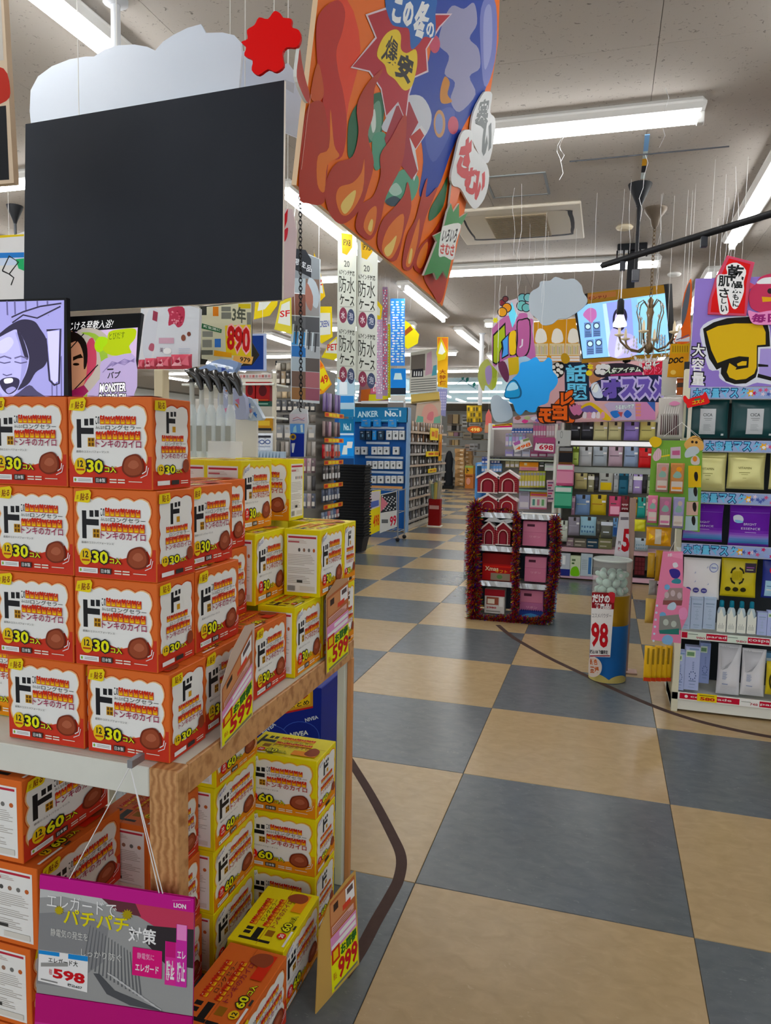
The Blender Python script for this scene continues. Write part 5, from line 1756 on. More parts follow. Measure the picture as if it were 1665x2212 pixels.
def pinkc(A):
    def G(*L):
        return [q3(a, b) for a, b in L]
    A.blob(G((448, 380), (500, 360), (560, 380), (575, 430), (540, 470), (480, 460)), '#332a7c', 3).blob(G((490, 300), (530, 290), (550, 330), (520, 350), (495, 340)), '#c9c9d0', 3).blob(G((475, 500), (530, 470), (580, 490), (570, 530), (490, 525)), '#3a7a88', 3)
    A.poly(G((450, 580), (600, 580), (600, 720), (380, 720)), '#8c7a78').poly(G((380, 720), (600, 720), (590, 780), (375, 770)), '#7a4a48')
    for a, b in ((420, 660), (490, 640), (565, 665)):
        A.ell(*G((a, b))[0], 5, 7, '#b0a0a4')
    A.blob(G((440, 770), (500, 740), (530, 780), (500, 830), (430, 820)), '#a8bccc', 3).ell(*G((425, 570))[0], 6, 6, '#6a9ac0').ell(*G((375, 885))[0], 7, 6, '#6a9ac0')
    A.poly(G((340, 900), (560, 880), (590, 1060), (330, 1060)), '#7a7a76').poly(G((330, 1060), (560, 1040), (560, 1110), (340, 1100)), '#2f6a62')
    for a, b in ((410, 970), (500, 990)):
        A.ell(*G((a, b))[0], 6, 7, '#a9b0a8')
    A.blob(G((560, 830), (620, 800), (655, 850), (640, 930), (570, 930)), '#d08ab0', 3).blob(G((370, 1150), (430, 1110), (490, 1150), (470, 1220), (380, 1210)), '#7aa0c4', 3)
    for i in range(6):
        A.ell(*G((310 - i * 8, 780 + i * 80))[0], 2.5, 2.5, '#b8c4d4')
    A.poly(G((430, 190), (600, 180), (600, 250), (500, 230)), '#d48aa8').txt('お肌', G((430, 225), (480, 222), (482, 185), (432, 188)), WHITE, .02)


o = sign('hanging_card', 'pink hanging card with cartoonless round make-up pictures and dotted edge'.replace('cartoonless ', ''), 'card', PY(2.02), [q3(378, 165), q3(606, 165), q3(606, 560), q3(690, 600), q3(660, 900), q3(585, 1060), q3(580, 1210), q3(240, 1170), q3(300, 720)], .004, M('#cb7a98', .5), pinkc)
oc = o.location
s_ = PY(2.02).at(*PY(2.02).loc(q3(520, 30)))
for e in ((450, 172), (540, 170)):
    MB().tube([s_, PY(2.02).at(*PY(2.02).loc(q3(*e)), -.002)], .001, M('#dcdcd8'), 4).build('string', o, oc)
# yellow packs
for k in range(5):
    a = 160 + k * 58
    pouch('snack_pack', f'yellow packet with red bottom hanging in a bunch by the gondola foot, {("first", "second", "third", "fourth", "fifth")[k]}', 2.02 + .03 * k, *q3(a, 1235 + 10 * (k % 2)), *q3(a + 90, 1640), .03, '#c8a010', lambda A: A.rect(.05, .02, .95, .12, '#a83a1c').rect(.35, .5, .6, .95, '#8a7014'), cat='packet', nx=4, ny=5)
for k, (a0, b0, a1, b1, c1) in enumerate(((200, 180, 285, 460, '#9c7a22'), (290, 150, 372, 500, '#a8842c'), (175, 700, 300, 980, '#b09450'))):
    pouch('snack_pack', ('long amber packet hanging left of the pink card, outer', 'long amber packet hanging left of the pink card, inner', 'pale amber packet hanging below the long amber ones')[k], 2.05 + .02 * k, *q3(a0, b0), *q3(a1, b1), .03, c1, None, cat='packet', nx=4, ny=5)
pouch('snack_pack', 'golden crinkled packet bundle hanging under the green card', 2.04, *q2(190, 1740), *q2(490, 1960), .05, '#c08a14', lambda A: A.rect(.35, .1, .6, .9, '#b8b0a0').poly([(.1, .3), (.3, .5), (.1, .7)], '#e0b030').poly([(.7, .2), (.9, .4), (.75, .8)], '#d8a424'), cat='packet', wr=.6, r=.25)
pouch('snack_pack', 'lime yellow small packet above the golden bundle', 2.06, *q2(55, 1650), *q2(190, 1790), .03, '#b8b41c', None, cat='packet', wr=.5)
pouch('snack_pack', 'grey clear packet hanging below the amber packets', 2.07, *q3(215, 490), *q3(310, 660), .03, '#7d7c78', None, cat='packet', wr=.5)


def clearb(A):
    rn3 = random.Random(8)
    for i in range(9):
        x = .12 + i * .085
        A.poly([(x, .1), (x + .05, .1), (x + .06 * rn3.random(), .55), (x - .02, .62)], rn3.choice(['#2a1c1e', '#43262c', '#3a2a28']))
    for i in range(7):
        A.poly([(.2 + i * .09, .6), (.25 + i * .09, .62), (.28 + i * .09, .85)], '#c4c0bd')
    A.blob([(.4, .85), (.6, .8), (.85, .86), (.6, .92)], '#b87a98', 3)


pouch('clear_bag', 'clear bag of dark strips hanging beside the teal pouches', 2.08, *q2(330, 215), *q2(632, 700), .03, '#aaa6a0', clearb, cat='bag', r=.15, wr=.3)
gb('card_strip', q2(0, 0)[0] * 0 + .0, .02, -.006, -.002, 1.55, 1.8, M('#d5d2c4'))
sign('red_sign', 'small red candy shaped sign with orange letters before the teal pouch', 'sign', PY(2.05), [q2(a, b) for a, b in ((630, 200), (660, 190), (690, 230), (740, 210), (860, 180), (880, 145), (905, 160), (925, 220), (945, 265), (905, 290), (840, 300), (740, 320), (680, 335), (670, 290), (640, 260))], .006, M('#c81c22', .4), lambda A: (A.txt('コスメ', [q2(735, 300), q2(880, 270), q2(880, 225), q2(735, 250)], '#d8a02a', .05, '#8a1418', .05), A.poly([q2(760, 230), q2(830, 215), q2(840, 235), q2(765, 250)], '#3a6a50')), k=2)


# ================================================================== mask wall behind the tinsel rack
YM = 6.3


def q6(a, b):
    return (1190 + a / 5.528, 880 + b / 5.528)


def qt(a, b):
    return (980 + a / 3.352, 860 + b / 3.352)


def q5_(a, b):
    return (1040 + a / 8.325, 880 + b / 8.325)


plm = PY(YM)
xa, xb = plm.loc(q6(95, 1000))[0], plm.loc((1480, 1060))[0]
t = thing('mask_rack', 'white tall rack wall of small colourful mask packs with light bars', 'shelf unit', (xa, YM, 0))
zt_ = plm.loc((1320, 905))[1]


def rb(nm, x0, x1, y0, y1, z0, z1, m, bev=.002):
    return MB().box(x0, x1, y0, y1, z0, z1, mt(m), bev).build(nm, t)


wR = xb - xa
rb('back_panel', 0, wR, .28, .3, .1, zt_, M('#77766e', .7))
rb('post', -.0, .03, .0, .28, 0, zt_, GW)
rb('post', wR - .03, wR, .0, .28, 0, zt_, GW)
rb('plinth', .03, wR - .03, .03, .28, .01, .12, M('#1b1a1a', .6))
for b0, b1, c_, e_ in ((125, 168, '#b9bab4', 0), (404, 458, '#e2e4e4', .25), (715, 785, '#9aa09a', 0), (1690, 1745, '#b99aa0', 0), (2010, 2062, '#c0a0ae', 0)):
    z0, z1 = plm.loc(q6(600, b1))[1], plm.loc(q6(600, b0))[1]
    so = rb('light_bar' if e_ else 'shelf_rail', .03, wR - .03, -.012, .27 if not e_ else .03, z0, z1, M(c_, .5, e=e_))
    B = Art(PY(YM - .0125))
    for k in range(7):
        u = 190 + k * 175
        B.rect(plm.loc(q6(u + (60 if b0 == 404 else 0), b0))[0], z0 + .01, plm.loc(q6(u + 70, b0))[0] + .03, z1 - .006, ('#6f706a', '#c9899a', '#d8d8d4')[k % 3 if b0 > 700 else 0 if b0 == 404 else 2])
    B.build('rail_print', t, (-xa + xa - xa, -YM, 0))


def pk(c2=None, kind=0):
    def f(A):
        A.rect(.46, .80, .66, .99, '#2f2a28')
        if kind == 0:
            A.rect(.1, .52, .75, .55, c2 or '#55504a').rect(.72, .62, .95, .72, '#d8d8d8')
        elif kind == 1:
            A.rect(.12, .1, .88, .5, c2).rect(.15, .6, .6, .65, '#4a4a48')
        elif kind == 2:
            A.rect(0, .7, 1, .9, c2).rect(.2, .3, .7, .36, c2)
        elif kind == 3:
            for i in range(10):
                A.rect(.08 + .17 * (i % 5), .15 + .25 * (i // 5) + .03 * (i % 2), .18 + .17 * (i % 5), .27 + .25 * (i // 5), c2)
    return f


MP = [  # a0 b0 a1 b1 colour print kind, words
    (230, 172, 352, 388, '#1d1d22', '#9a9aa8', 0, 'black mask pack at the left end of the top row'),
    (358, 172, 503, 388, '#202027', '#8f8fa0', 0, 'black mask pack beside the cream ones, top row'),
    (507, 172, 676, 390, '#b9b58a', '#4a4630', 0, 'cream mask pack next to the black ones, top row'),
    (684, 172, 840, 390, '#b5b186', '#4a4630', 0, 'cream mask pack next to the purple one, top row'),
    (870, 172, 1050, 395, '#7f6fae', '#2f2a48', 0, 'purple mask pack in the top row'),
    (1060, 172, 1245, 395, '#b3ab6a', '#4a4630', 0, 'olive yellow mask pack ending the top row'),
    (258, 470, 330, 690, '#a9bf6a', '#6a7a30', 2, 'narrow lime mask pack in the second row'),
    (336, 470, 488, 700, '#aeb2b4', '#8a8e92', 0, 'silver mask pack in the second row'),
    (500, 470, 670, 700, '#9aa4ac', '#2f3438', 0, 'pale grey mask pack in the second row'),
    (686, 470, 855, 705, '#a893a0', '#3a3038', 0, 'mauve mask pack in the second row'),
    (872, 470, 1040, 708, '#8394ae', '#20242c', 0, 'slate blue mask pack in the second row'),
    (1046, 485, 1200, 720, '#b81a28', '#7a0f18', 0, 'red mask pack ending the second row'),
    (285, 785, 432, 975, '#a89f70', '#6a6448', 0, 'beige mask pack in the third row'),
    (440, 800, 515, 1010, '#8c8a6e', '#d8d8cc', 2, 'clear fronted mask pack in the third row'),
    (520, 820, 565, 985, '#25252a', '#44444c', 2, 'thin black mask pack in the third row'),
    (572, 785, 742, 1008, '#9a9d98', '#c0a83a', 1, 'grey mask pack with yellow corner in the third row'),
    (748, 790, 805, 1015, '#a3a8aa', '#8a8f92', 2, 'grey mask pack beside the teal one, third row'),
    (808, 790, 922, 1045, '#1f5a72', '#0f3a4c', 2, 'dark teal mask pack in the third row'),
    (926, 790, 975, 1020, '#9ea0a8', '#8a8c94', 2, 'grey mask pack beside the lilac one, third row'),
    (980, 800, 1088, 1030, '#9484b4', '#d8d8e4', 2, 'lilac mask pack in the third row'),
    (1092, 800, 1146, 1025, '#1f1f22', '#3a3a40', 2, 'black mask pack ending the third row'),
    (1150, 805, 1200, 1030, '#98a08a', '#5f6a58', 2, 'sage mask pack at the right of third row'),
    (245, 1060, 285, 1285, '#9a7a92', '#c9b0c0', 2, 'thin mauve mask pack in the fourth row'),
    (290, 1042, 465, 1285, '#6f8bb4', '#c9c9a0', 0, 'blue mask pack in the fourth row'),
    (470, 1042, 660, 1285, '#b5a02e', '#8a4a2a', 0, 'mustard yellow mask pack in the fourth row'),
    (690, 1060, 836, 1300, '#b8486a', '#d8a0b4', 1, 'rose pink mask pack in the fourth row'),
    (840, 1060, 930, 1250, '#6a1a24', '#c9c0c0', 3, 'maroon mask pack with white grid in the fourth row'),
    (980, 1075, 1026, 1290, '#c9a81a', '#3a3010', 2, 'thin yellow mask pack right of the beige post'),
    (1030, 1075, 1128, 1320, '#2f8f86', '#b8b8a0', 0, 'sea green mask pack right of the beige post'),
    (1132, 1060, 1180, 1300, '#a8a898', '#7a7a68', 2, 'grey mask pack ending the fourth row'),
    (95, 1350, 198, 1600, '#b4bab0', '#8a948a', 0, 'whitish mask pack at the left of the fifth row'),
    (204, 1310, 342, 1530, '#84808c', '#a9a5b4', 0, 'dusky mask pack in the fifth row'),
    (348, 1305, 538, 1530, '#8fb4c4', '#4a6a8a', 3, 'pale blue patterned mask pack in the fifth row'),
    (545, 1340, 590, 1520, '#4a4a44', '#6a6a60', 2, 'dark narrow mask pack in the fifth row'),
    (594, 1345, 735, 1560, '#5a5c54', '#c8d0e0', 2, 'dark grey mask pack with white band in the fifth row'),
    (738, 1320, 795, 1545, '#5f87b0', '#2a4a80', 1, 'bright blue mask pack in the fifth row'),
    (1000, 1560, 1160, 1715, '#a3b0b8', '#6f8a9a', 3, 'pale grey pack under the golden bundle'),
]
for a0, b0, a1, b1, c1, c2, kd, lb in MP:
    pouch('mask_pack', lb, YM - .03, *q6(a0, b0), *q6(a1, b1), .02, c1, pk(c2, kd), cat='packet', nx=4, ny=4, r=.4, wr=.2)
for a0, b0, a1, b1, c1, lb in ((185, 1560, 268, 1660, '#7a6a70', 'dusky small carton on the sixth row at left'), (272, 1570, 420, 1670, '#5e5a50', 'brown small carton on the sixth row'), (425, 1575, 560, 1680, '#243a4a', 'dark blue small carton on the sixth row'), (568, 1565, 728, 1690, '#6a6a4c', 'olive small carton on the sixth row'), (580, 1500, 730, 1560, '#8a8a5c', 'khaki flat carton lying over the olive one')):
    carton('small_carton', lb, YM - .02, *q6(a0, b0), *q6(a1, b1), .1, c1, lambda A: A.rect(.1, .6, .9, .75, '#a9a498').rect(.1, .2, .6, .3, '#a9a498'))
for a0, b0, a1, b1, c1, c2, lb in ((112, 1745, 226, 2010, '#a7adb4', '#222a70', 'white and navy carton on the lowest shelf'), (228, 1775, 350, 2020, '#b9c2a8', '#6fae22', 'white carton with lime green base on the lowest shelf'), (354, 1750, 494, 2015, '#a9b6bc', '#3f6a9a', 'white carton with blue stripe on the lowest shelf'), (996, 1790, 1120, 2005, '#3f1418', '#5a2428', 'dark red carton grid seen right of the beige post')):
    def f(A, c2=c2, b0=b0):
        if b0 == 1745:
            A.rect(0, 0, 1, .3, c2).rect(.2, .5, .5, .9, '#d8dce0')
        elif b0 == 1775:
            A.blob([(.1, .05), (.9, .05), (.85, .35), (.6, .5), (.15, .4)], c2, 3).rect(.15, .75, .5, .85, '#5a6a50').rect(.15, .6, .4, .68, '#3a5a30')
        elif b0 == 1750:
            A.rect(.65, .1, .9, .85, c2)
            for i in range(6):
                A.rect(.1, .3 + .08 * i, .55, .33 + .08 * i, '#8a969c')
        else:
            for i in range(12):
                A.rect(.06 + .32 * (i % 3), .05 + .24 * (i // 3), .32 + .32 * (i % 3), .25 + .24 * (i // 3), c2)
    carton('small_carton', lb, YM - .02, *q6(a0, b0), *q6(a1, b1), .1, c1, f)
# end column of three hanging goods left of the wall
for a0, b0, a1, b1, c1, c2, lb in ((92, 470, 256, 680, '#17161a', '#5a3a1c', 'black organiser case at the left end of the mask wall'), (66, 680, 268, 935, '#c08098', '#9c4a6a', 'pink storage pouch at the left end of the mask wall'), (40, 945, 248, 1205, '#4f9a7c', '#1c6a50', 'green storage pouch at the left end of the mask wall')):
    carton('storage_case', lb, YM - .22, *q6(a0, b0), *q6(a1, b1), .12, c1, lambda A, c2=c2: A.rect(0, 0, 1, .12, c2).rect(0, .68, 1, .72, c2).rect(.05, .76, .95, .95, '#b9c0bb' if c2 != '#5a3a1c' else '#7a7a7a'), cat='case', bev=.008)
o = carton('mirror_box', 'grey mirror box on the shelf left of the black packs', YM - .2, *q5_(1345, 410), *q5_(1600, 700), .12, '#a3a5a2', lambda A: A.ell(.35, .72, .09, .22, '#5a5c5a', 14).ell(.35, .72, .07, .18, '#a3a5a2', 14).rect(.12, .15, .25, .32, '#26262a'), bev=.004)

# ------------------------------------------------------------------ low beauty shelf left of the mask wall
YL_ = 6.6
pll = PY(YL_)
x0, x1 = pll.loc((1052, 1000))[0], pll.loc((1201, 1000))[0]
t = thing('beauty_shelf', 'pale shelf of cotton and beauty goods left of the mask wall', 'shelf unit', (x0, YL_, 0))
wL = x1 - x0
zt2 = pll.loc((1120, 915))[1]
rb('back_panel', 0, wL, .3, .32, .05, zt2, M('#b0a9a4', .7))
rb('post', 0, .03, 0, .3, 0, zt2, GW)
rb('post', wL - .03, wL, 0, .3, 0, zt2, GW)
for b_, c_ in ((940, '#a9b0a0'), (1480, '#7a9a94'), (890, '#5a5a58'), (2000, '#b8b0b0')):
    z = pll.loc(q5_(900, b_))[1]
    rb('shelf', .03, wL - .03, -.01, .29, z - .02, z, c_)
rn5 = random.Random(15)
BS = []
for i in range(5):
    BS.append((925 + i * 47, 262, 970 + i * 47, 530, '#b0688a' if i < 5 else '', 'rose pink cotton packet in the upper beauty row', 'beauty_packet'))
for i in range(5):
    BS.append((1165 + i * 50, 262, 1212 + i * 50, 530, '#b8a0a8', 'pale pink cotton packet beside the rose pink ones', 'beauty_packet'))
for i in range(7):
    BS.append((540 + i * 54, 370, 590 + i * 54, 460, '#2f5aa0', 'small blue topped packet in the upper beauty row', 'beauty_packet'))
for i in range(6):
    BS.append((430 + i * 60, 470, 486 + i * 60, 700, ('#a89ac0', '#8fb0c4', '#9a86b4')[i % 3], 'pastel packet behind the orange price tag', 'beauty_packet'))
for i in range(6):
    BS.append((425 + i * 150, 760, 570 + i * 150, 890, ('#8f86b8', '#8a8a94', '#b4b8c8', '#a05a78', '#a04a70', '#9c7088')[i], f'lidded packet under the price tags, {("lilac", "grey", "pale", "rose", "deep rose", "mauve")[i]} one', 'beauty_packet'))
for i in range(9):
    BS.append((668 + i * 53, 1150, 718 + i * 53, 1440, '#b8a952' if i < 7 else '#a3b04a', 'pale yellow swab stick pack in the row beside the houses', 'swab_pack'))
BS.append((680, 985, 1020, 1135, '#c89088', 'orange and pink flat carton on the cream shelf', 'small_carton'))
BS.append((1040, 985, 1125, 1075, '#2f3a30', 'dark square carton on the cream shelf', 'small_carton'))
BS.append((1135, 1010, 1330, 1140, '#b8c4bc', 'whitish plastic bag on the cream shelf', 'small_carton'))
for i in range(3):
    BS.append((430 + i * 84, 930, 506 + i * 84, 1080, '#a9a07c', 'faded cream packet at the left of the cream shelf', 'beauty_packet'))
BS.append((672, 1510, 860, 1830, '#a8a0b4', 'lilac white carton under the swab packs', 'small_carton'))
BS.append((870, 1510, 1175, 1830, '#c0a8b4', 'pink edged swab carton with orange top', 'small_carton'))
for i in range(6):
    BS.append((5 + i * 55, 890, 55 + i * 55, 1010, '#2f4a92', 'dark blue bottle top row above the brick houses', 'beauty_packet'))
for i in range(7):
    BS.append((0 + i * 52, 1015, 49 + i * 52, 1160, '#6a94c8', 'light blue packet in the row above the brick houses', 'beauty_packet'))
for a0, b0, a1, b1, c1, lb, nm in BS:
    def f(A, c1=c1, b0=b0):
        if b0 == 1510 and c1 == '#c0a8b4':
            A.rect(0, .72, 1, .95, '#c88a2a').rect(.05, .76, .95, .86, '#b84a6a').rect(.08, .15, .95, .62, '#c9cfc4')
            for i in range(3):
                A.rect(.15 + .27 * i, .2, .3 + .27 * i, .55, ('#5a8a80', '#b07a8a', '#6a9a6a')[i])
            A.rect(0, 0, 1, .08, '#a0506a')
        elif c1 == '#c89088':
            A.rect(.0, .45, 1, 1, '#d08a3a').rect(.25, .6, .4, .9, '#e8c9a0').rect(.1, .1, .9, .3, '#c0708a')
        else:
            A.rect(.1, .1, .9, .4, '#c4bfc4').rect(.1, .75, .9, .92, '#8a8790')
    n_ = sum(1 for q in BS if q[5] == lb)
    carton(nm, lb, YL_ + (.05 if b0 != 370 else .03), *q5_(a0, b0), *q5_(a1, b1), .08, c1, f, cat='packet' if nm != 'small_carton' else 'box', group=lb + 's' if n_ > 1 else None)


def tag698(A):
    A.rect(*q5_(960, 540), *q5_(1320, 640), '#a05078').poly([q5_(975, 640), q5_(1300, 660), q5_(1290, 800), q5_(950, 770)], '#dadce0')
    A.txt('698', [q5_(1030, 755), q5_(1285, 780), q5_(1290, 680), q5_(1040, 665)], '#b02a40', .035).txt('本体価格', [q5_(985, 660), q5_(1200, 672), q5_(1200, 640), q5_(985, 630)], '#3a3038', .02)


sign('price_tag', 'white and mauve 698 price tag on the beauty shelf', 'price tag', PY(YL_ - .03), [q5_(930, 530), q5_(1330, 560), q5_(1320, 830), q5_(930, 800)], .004, M('#8a4a6c'), tag698)
sign('price_tag', 'tilted white price tag with orange 498 on the beauty shelf', 'price tag', PY(YL_ - .06), [q5_(550, 640), q5_(840, 540), q5_(915, 700), q5_(600, 810)], .004, M('#d0cfcb'), lambda A: (A.poly([q5_(565, 640), q5_(690, 590), q5_(700, 650), q5_(600, 690)], '#a0609a'), A.poly([q5_(740, 580), q5_(850, 550), q5_(860, 590), q5_(750, 620)], '#7a8a5a'), A.txt('498', [q5_(610, 780), q5_(890, 690), q5_(870, 620), q5_(610, 730)], '#d0621c', .035)))
sign('shelf_banner', 'rainbow strip banner along the top of the beauty shelf', 'banner', PY(YL_ - .05), [q5_(190, 300), q5_(550, 290), q5_(550, 400), q5_(190, 400)], .004, M('#dfe0e0'), lambda A: (A.poly([q5_(195, 315), q5_(550, 280), q5_(550, 325), q5_(195, 340)], '#d6c020'), A.poly([q5_(195, 340), q5_(550, 322), q5_(550, 355), q5_(195, 368)], '#c0306a'), A.line([q5_(240, 320), q5_(400, 312), q5_(470, 300), q5_(540, 312)], .012, '#6a2a1c')))
sign('shelf_banner', 'row of pink and white printed toppers under the blue blank flower', 'banner', PY(YL_ - .08), [q5_(560, 170), q5_(1040, 120), q5_(1420, 210), q5_(1420, 262), q5_(920, 268), q5_(570, 290)], .004, M('#b9a4b0'), lambda A: [A.blob([q5_(a, b), q5_(a + 70, b - 40), q5_(a + 120, b), q5_(a + 60, b + 40)], c_, 3) for a, b, c_ in ((590, 190, '#8a5a48'), (720, 250, '#c84a8a'), (760, 190, '#a8b48a'), (880, 200, '#c9ccd6'), (960, 230, '#7a6ab0'), (1060, 220, '#a85a9a'), (1180, 230, '#8fb0cc'), (1280, 235, '#b86a8a'))] and None)
sign('price_tag', 'narrow white vertical tag right of the swab packs', 'price tag', PY(YL_ - .07), [q5_(1170, 1310), q5_(1305, 1305), q5_(1290, 1700), q5_(1190, 1700)], .004, M('#b8a4aa'), lambda A: [A.rect(*q5_(1190, 1340 + 48 * i), *q5_(1290 - 20 * (i % 3), 1370 + 48 * i), ('#6a4a6a', '#a03a5a', '#5a5a60')[i % 3]) for i in range(7)] and None)

# ------------------------------------------------------------------ tinsel rack
YT = 4.0
plt_ = PY(YT)
x0, x1 = plt_.loc(qt(95, 1300))[0], plt_.loc(qt(735, 1300))[0]
zt3 = plt_.loc(qt(420, 843))[1]
t = thing('tinsel_rack', 'low two column rack of gift boxes wound with colourful tinsel', 'shelf unit', (x0, YT, 0))
wT = x1 - x0
xm = plt_.loc(qt(450, 1300))[0] - x0
SID = M('#b8bcc0', .3, a=.5)
rb('side_panel', 0, .01, 0, .34, .03, zt3, M('#a9adae', .4))
rb('side_panel', wT - .01, wT, 0, .34, .03, zt3, M('#6f9ac0', .4))
rb('divider', xm - .006, xm + .006, 0, .34, .03, zt3, M('#8a8f94', .4))
rb('back_panel', .01, wT - .01, .33, .34, .03, zt3, M('#4b5560', .6))
FOIL = M('#c4c8cc', .25, metal=.6)
for b_ in (848, 1092, 1348, 1600):
    z = plt_.loc(qt(420, b_))[1]
    rb('shelf', .01, wT - .01, 0, .33, z - .01, z, GW, 0)
    for s0, s1 in ((.035, xm - .03), (xm + .02, wT - .035)):
        f = MB()
        n_ = 14
        rn6 = random.Random(int(b_))
        vs = []
        for i in range(n_ + 1):
            x = s0 + (s1 - s0) * i / n_
            vs += [(x, -.012 - rn6.random() * .008, z + .018), (x, -.014 - rn6.random() * .008, z - .028), (x, -.006, z - .028), (x, -.006, z + .018)]
        f.add(vs, [q for i in range(n_) for q in ((4 * i, 4 * i + 1, 4 * i + 5, 4 * i + 4), (4 * i + 3, 4 * i + 7, 4 * i + 6, 4 * i + 2), (4 * i, 4 * i + 4, 4 * i + 7, 4 * i + 3), (4 * i + 1, 4 * i + 2, 4 * i + 6, 4 * i + 5))], FOIL)
        fo = f.build('foil_strip', t)
        if b_ in (1092, 1348) or s0 > .1:
            B = Art(PY(YT - .0225))
            B.txt('¥2,500', (x0 + s0 + .1, z - .02, x0 + s1 - .01, z + .008), '#7a4a52', .02)
            B.build('foil_print', t, (-x0, -YT, 0))


def house(label, u0, v0, u1, v1, y=YT + .02, d=.12, open_=False):
    x0_, x1_, z0, z1 = R(PY(y), u0, v0, u1, v1)
    w, h = x1_ - x0_, z1 - z0
    t = thing('house_box', label, 'box', ((x0_ + x1_) / 2, y, z0))
    BRK = M('#7c2028', .5)
    zr_ = h * .72
    a = MB()
    prof = [(-w / 2, 0), (w / 2, 0), (w / 2, zr_), (0, h), (-w / 2, zr_)]
    a.add([(x, 0, z) for x, z in prof] + [(x, d, z) for x, z in prof], [(0, 1, 2, 3, 4), (9, 8, 7, 6, 5)] + [(i, i + 5, (i + 1) % 5 + 5, (i + 1) % 5) for i in range(5)], BRK)
    a.build('body', t)
    r_ = MB()
    e = .012
    pr = [(-w / 2 - e, zr_ - e), (-w / 2 - e, zr_ + e * .6), (0, h + e * 1.2), (w / 2 + e, zr_ + e * .6), (w / 2 + e, zr_ - e), (0, h - e * .2)]
    r_.add([(x, -.008, z) for x, z in pr] + [(x, d + .005, z) for x, z in pr], [(0, 5, 2, 1), (5, 4, 3, 2), (7, 8, 11, 6), (8, 9, 10, 11)] + [(i, (i + 1) % 6, (i + 1) % 6 + 6, i + 6) for i in range(6)], M('#cfc6c4', .5))
    r_.build('snowy_roof', t)
    B = Art(Plane((0, 0, 0), (1, 0, 0), (0, 0, 1)))

    def arch(s_, z0_, c_):
        B.poly([(-w * s_, z0_), (w * s_, z0_), (w * s_, h * .42)] + [(w * s_ * math.cos(q), h * .42 + h * .24 * s_ / .3 * math.sin(q)) for q in [i * math.pi / 8 for i in range(1, 8)]] + [(-w * s_, h * .42)], c_)
    for k in range(7):
        B.rect(-w * .48, h * .09 * (k + 1), w * .48, h * .09 * (k + 1) + .0015, '#a0605c')
    arch(.34, .0, '#c9b4a8')
    arch(.29, .0, '#5a1018' if not open_ else '#8a1018')
    B.rect(-w * .5, 0, w * .5, h * .05, '#c4bcb8')
    arch(.2, h * .05, '#7a2430')
    B.build('print', t)


HL = [(172, 532, 320, 688, 'top left'), (326, 532, 462, 688, 'top right'), (178, 694, 318, 830, 'second row left'), (322, 694, 450, 830, 'second row right'), (205, 900, 302, 1066, 'lower shelf left'), (304, 900, 410, 1066, 'lower shelf right')]
for i, (a0, b0, a1, b1, w_) in enumerate(HL):
    house(f'red brick house shaped gift box with snowy roof, {w_}', *qt(a0, b0 + (8 if i in (2, 3) else 0)), *qt(a1, b1 + (8 if i in (2, 3) else 0)), y=YT + (.02 if i > 1 else .03), open_=i in (2, 3))
# silver lining above the lower houses
o = tag(MB().add([tuple(plt_.at(*plt_.loc(qt(a, b)), n_)) for n_ in (-.03, -.05) for a, b in ((215, 895), (250, 870), (300, 868), (330, 885), (400, 875), (440, 895), (380, 910), (300, 900))], [tuple(range(8)), tuple(range(15, 7, -1))] + [(i, i + 8, (i + 1) % 8 + 8, (i + 1) % 8) for i in range(8)], FOIL).build('foil_wrap'), 'crumpled silver foil lying over the lower brick houses', 'foil')


def giftpink(A):
    A.rect(0, .55, 1, .56, '#9a4a68').rect(.05, .56, .95, .98, '#bf7a92').rect(.18, .78, .5, .88, '#4a2434').txt('リボン', (.3, .34, .75, .42), '#d8b0c0', .0)


for a0, b0, a1, b1, w_ in ((498, 892, 672, 1072, 'upper right shelf'), (512, 1150, 670, 1332, 'middle right shelf')):
    carton('gift_box', f'pink gift box with oval handle hole on {w_} of the tinsel rack', YT + .03, *qt(a0, b0), *qt(a1, b1), .14, '#bd748e', giftpink, bev=.004)
carton('gift_box', 'pink gift box with blue leaf base on bottom right of tinsel rack', YT + .03, *qt(475, 1392), *qt(648, 1590), .14, '#a8688c', lambda A: (giftpink(A), A.rect(0, 0, 1, .26, '#2a3f86'), A.blob([(.1, .03), (.5, .16), (.95, .03)], '#4a86b8', 3), [A.star(.1 + .09 * i, .26, .02, .06, 5, '#1f2a60', 1.2) for i in range(10)]), bev=.004)
carton('gift_box', 'red gift box with yellow script on the left of tinsel rack', YT + .03, *qt(205, 1128), *qt(420, 1322), .14, '#a01418', lambda A: (A.rect(0, .62, 1, 1, '#7a0f14'), A.rect(.02, .5, .98, .56, '#c03028'), A.rect(.3, .02, .95, .28, '#8a7a6a'), A.txt('Xmas', (.1, .36, .55, .52), '#d8d0b0', .02), A.txt('ギフト', (.45, .3, .85, .42), '#d8a02a', .02), A.ell(.6, .15, .1, .08, '#5a7a4a', 10)), bev=.004)
carton('gift_box', 'white poster box with red top on bottom left of tinsel rack', YT + .03, *qt(222, 1385), *qt(368, 1560), .1, '#c4c0bb', lambda A: (A.rect(0, .72, 1, 1, '#8a2028'), A.rect(.1, .36, .7, .68, '#8a4a3a'), A.rect(.15, .4, .5, .6, '#d8d0c0'), A.txt('2980', (.1, .2, .6, .28), '#9a3038', .04), A.rect(.74, .3, .92, .68, '#d8d8d4'), A.rect(.1, .06, .8, .12, '#8a8680')), bev=.003)
carton('gift_box', 'dark blue carton standing beside the red gift box', YT + .12, *qt(200, 1120), *qt(260, 1230), .06, '#22407a')

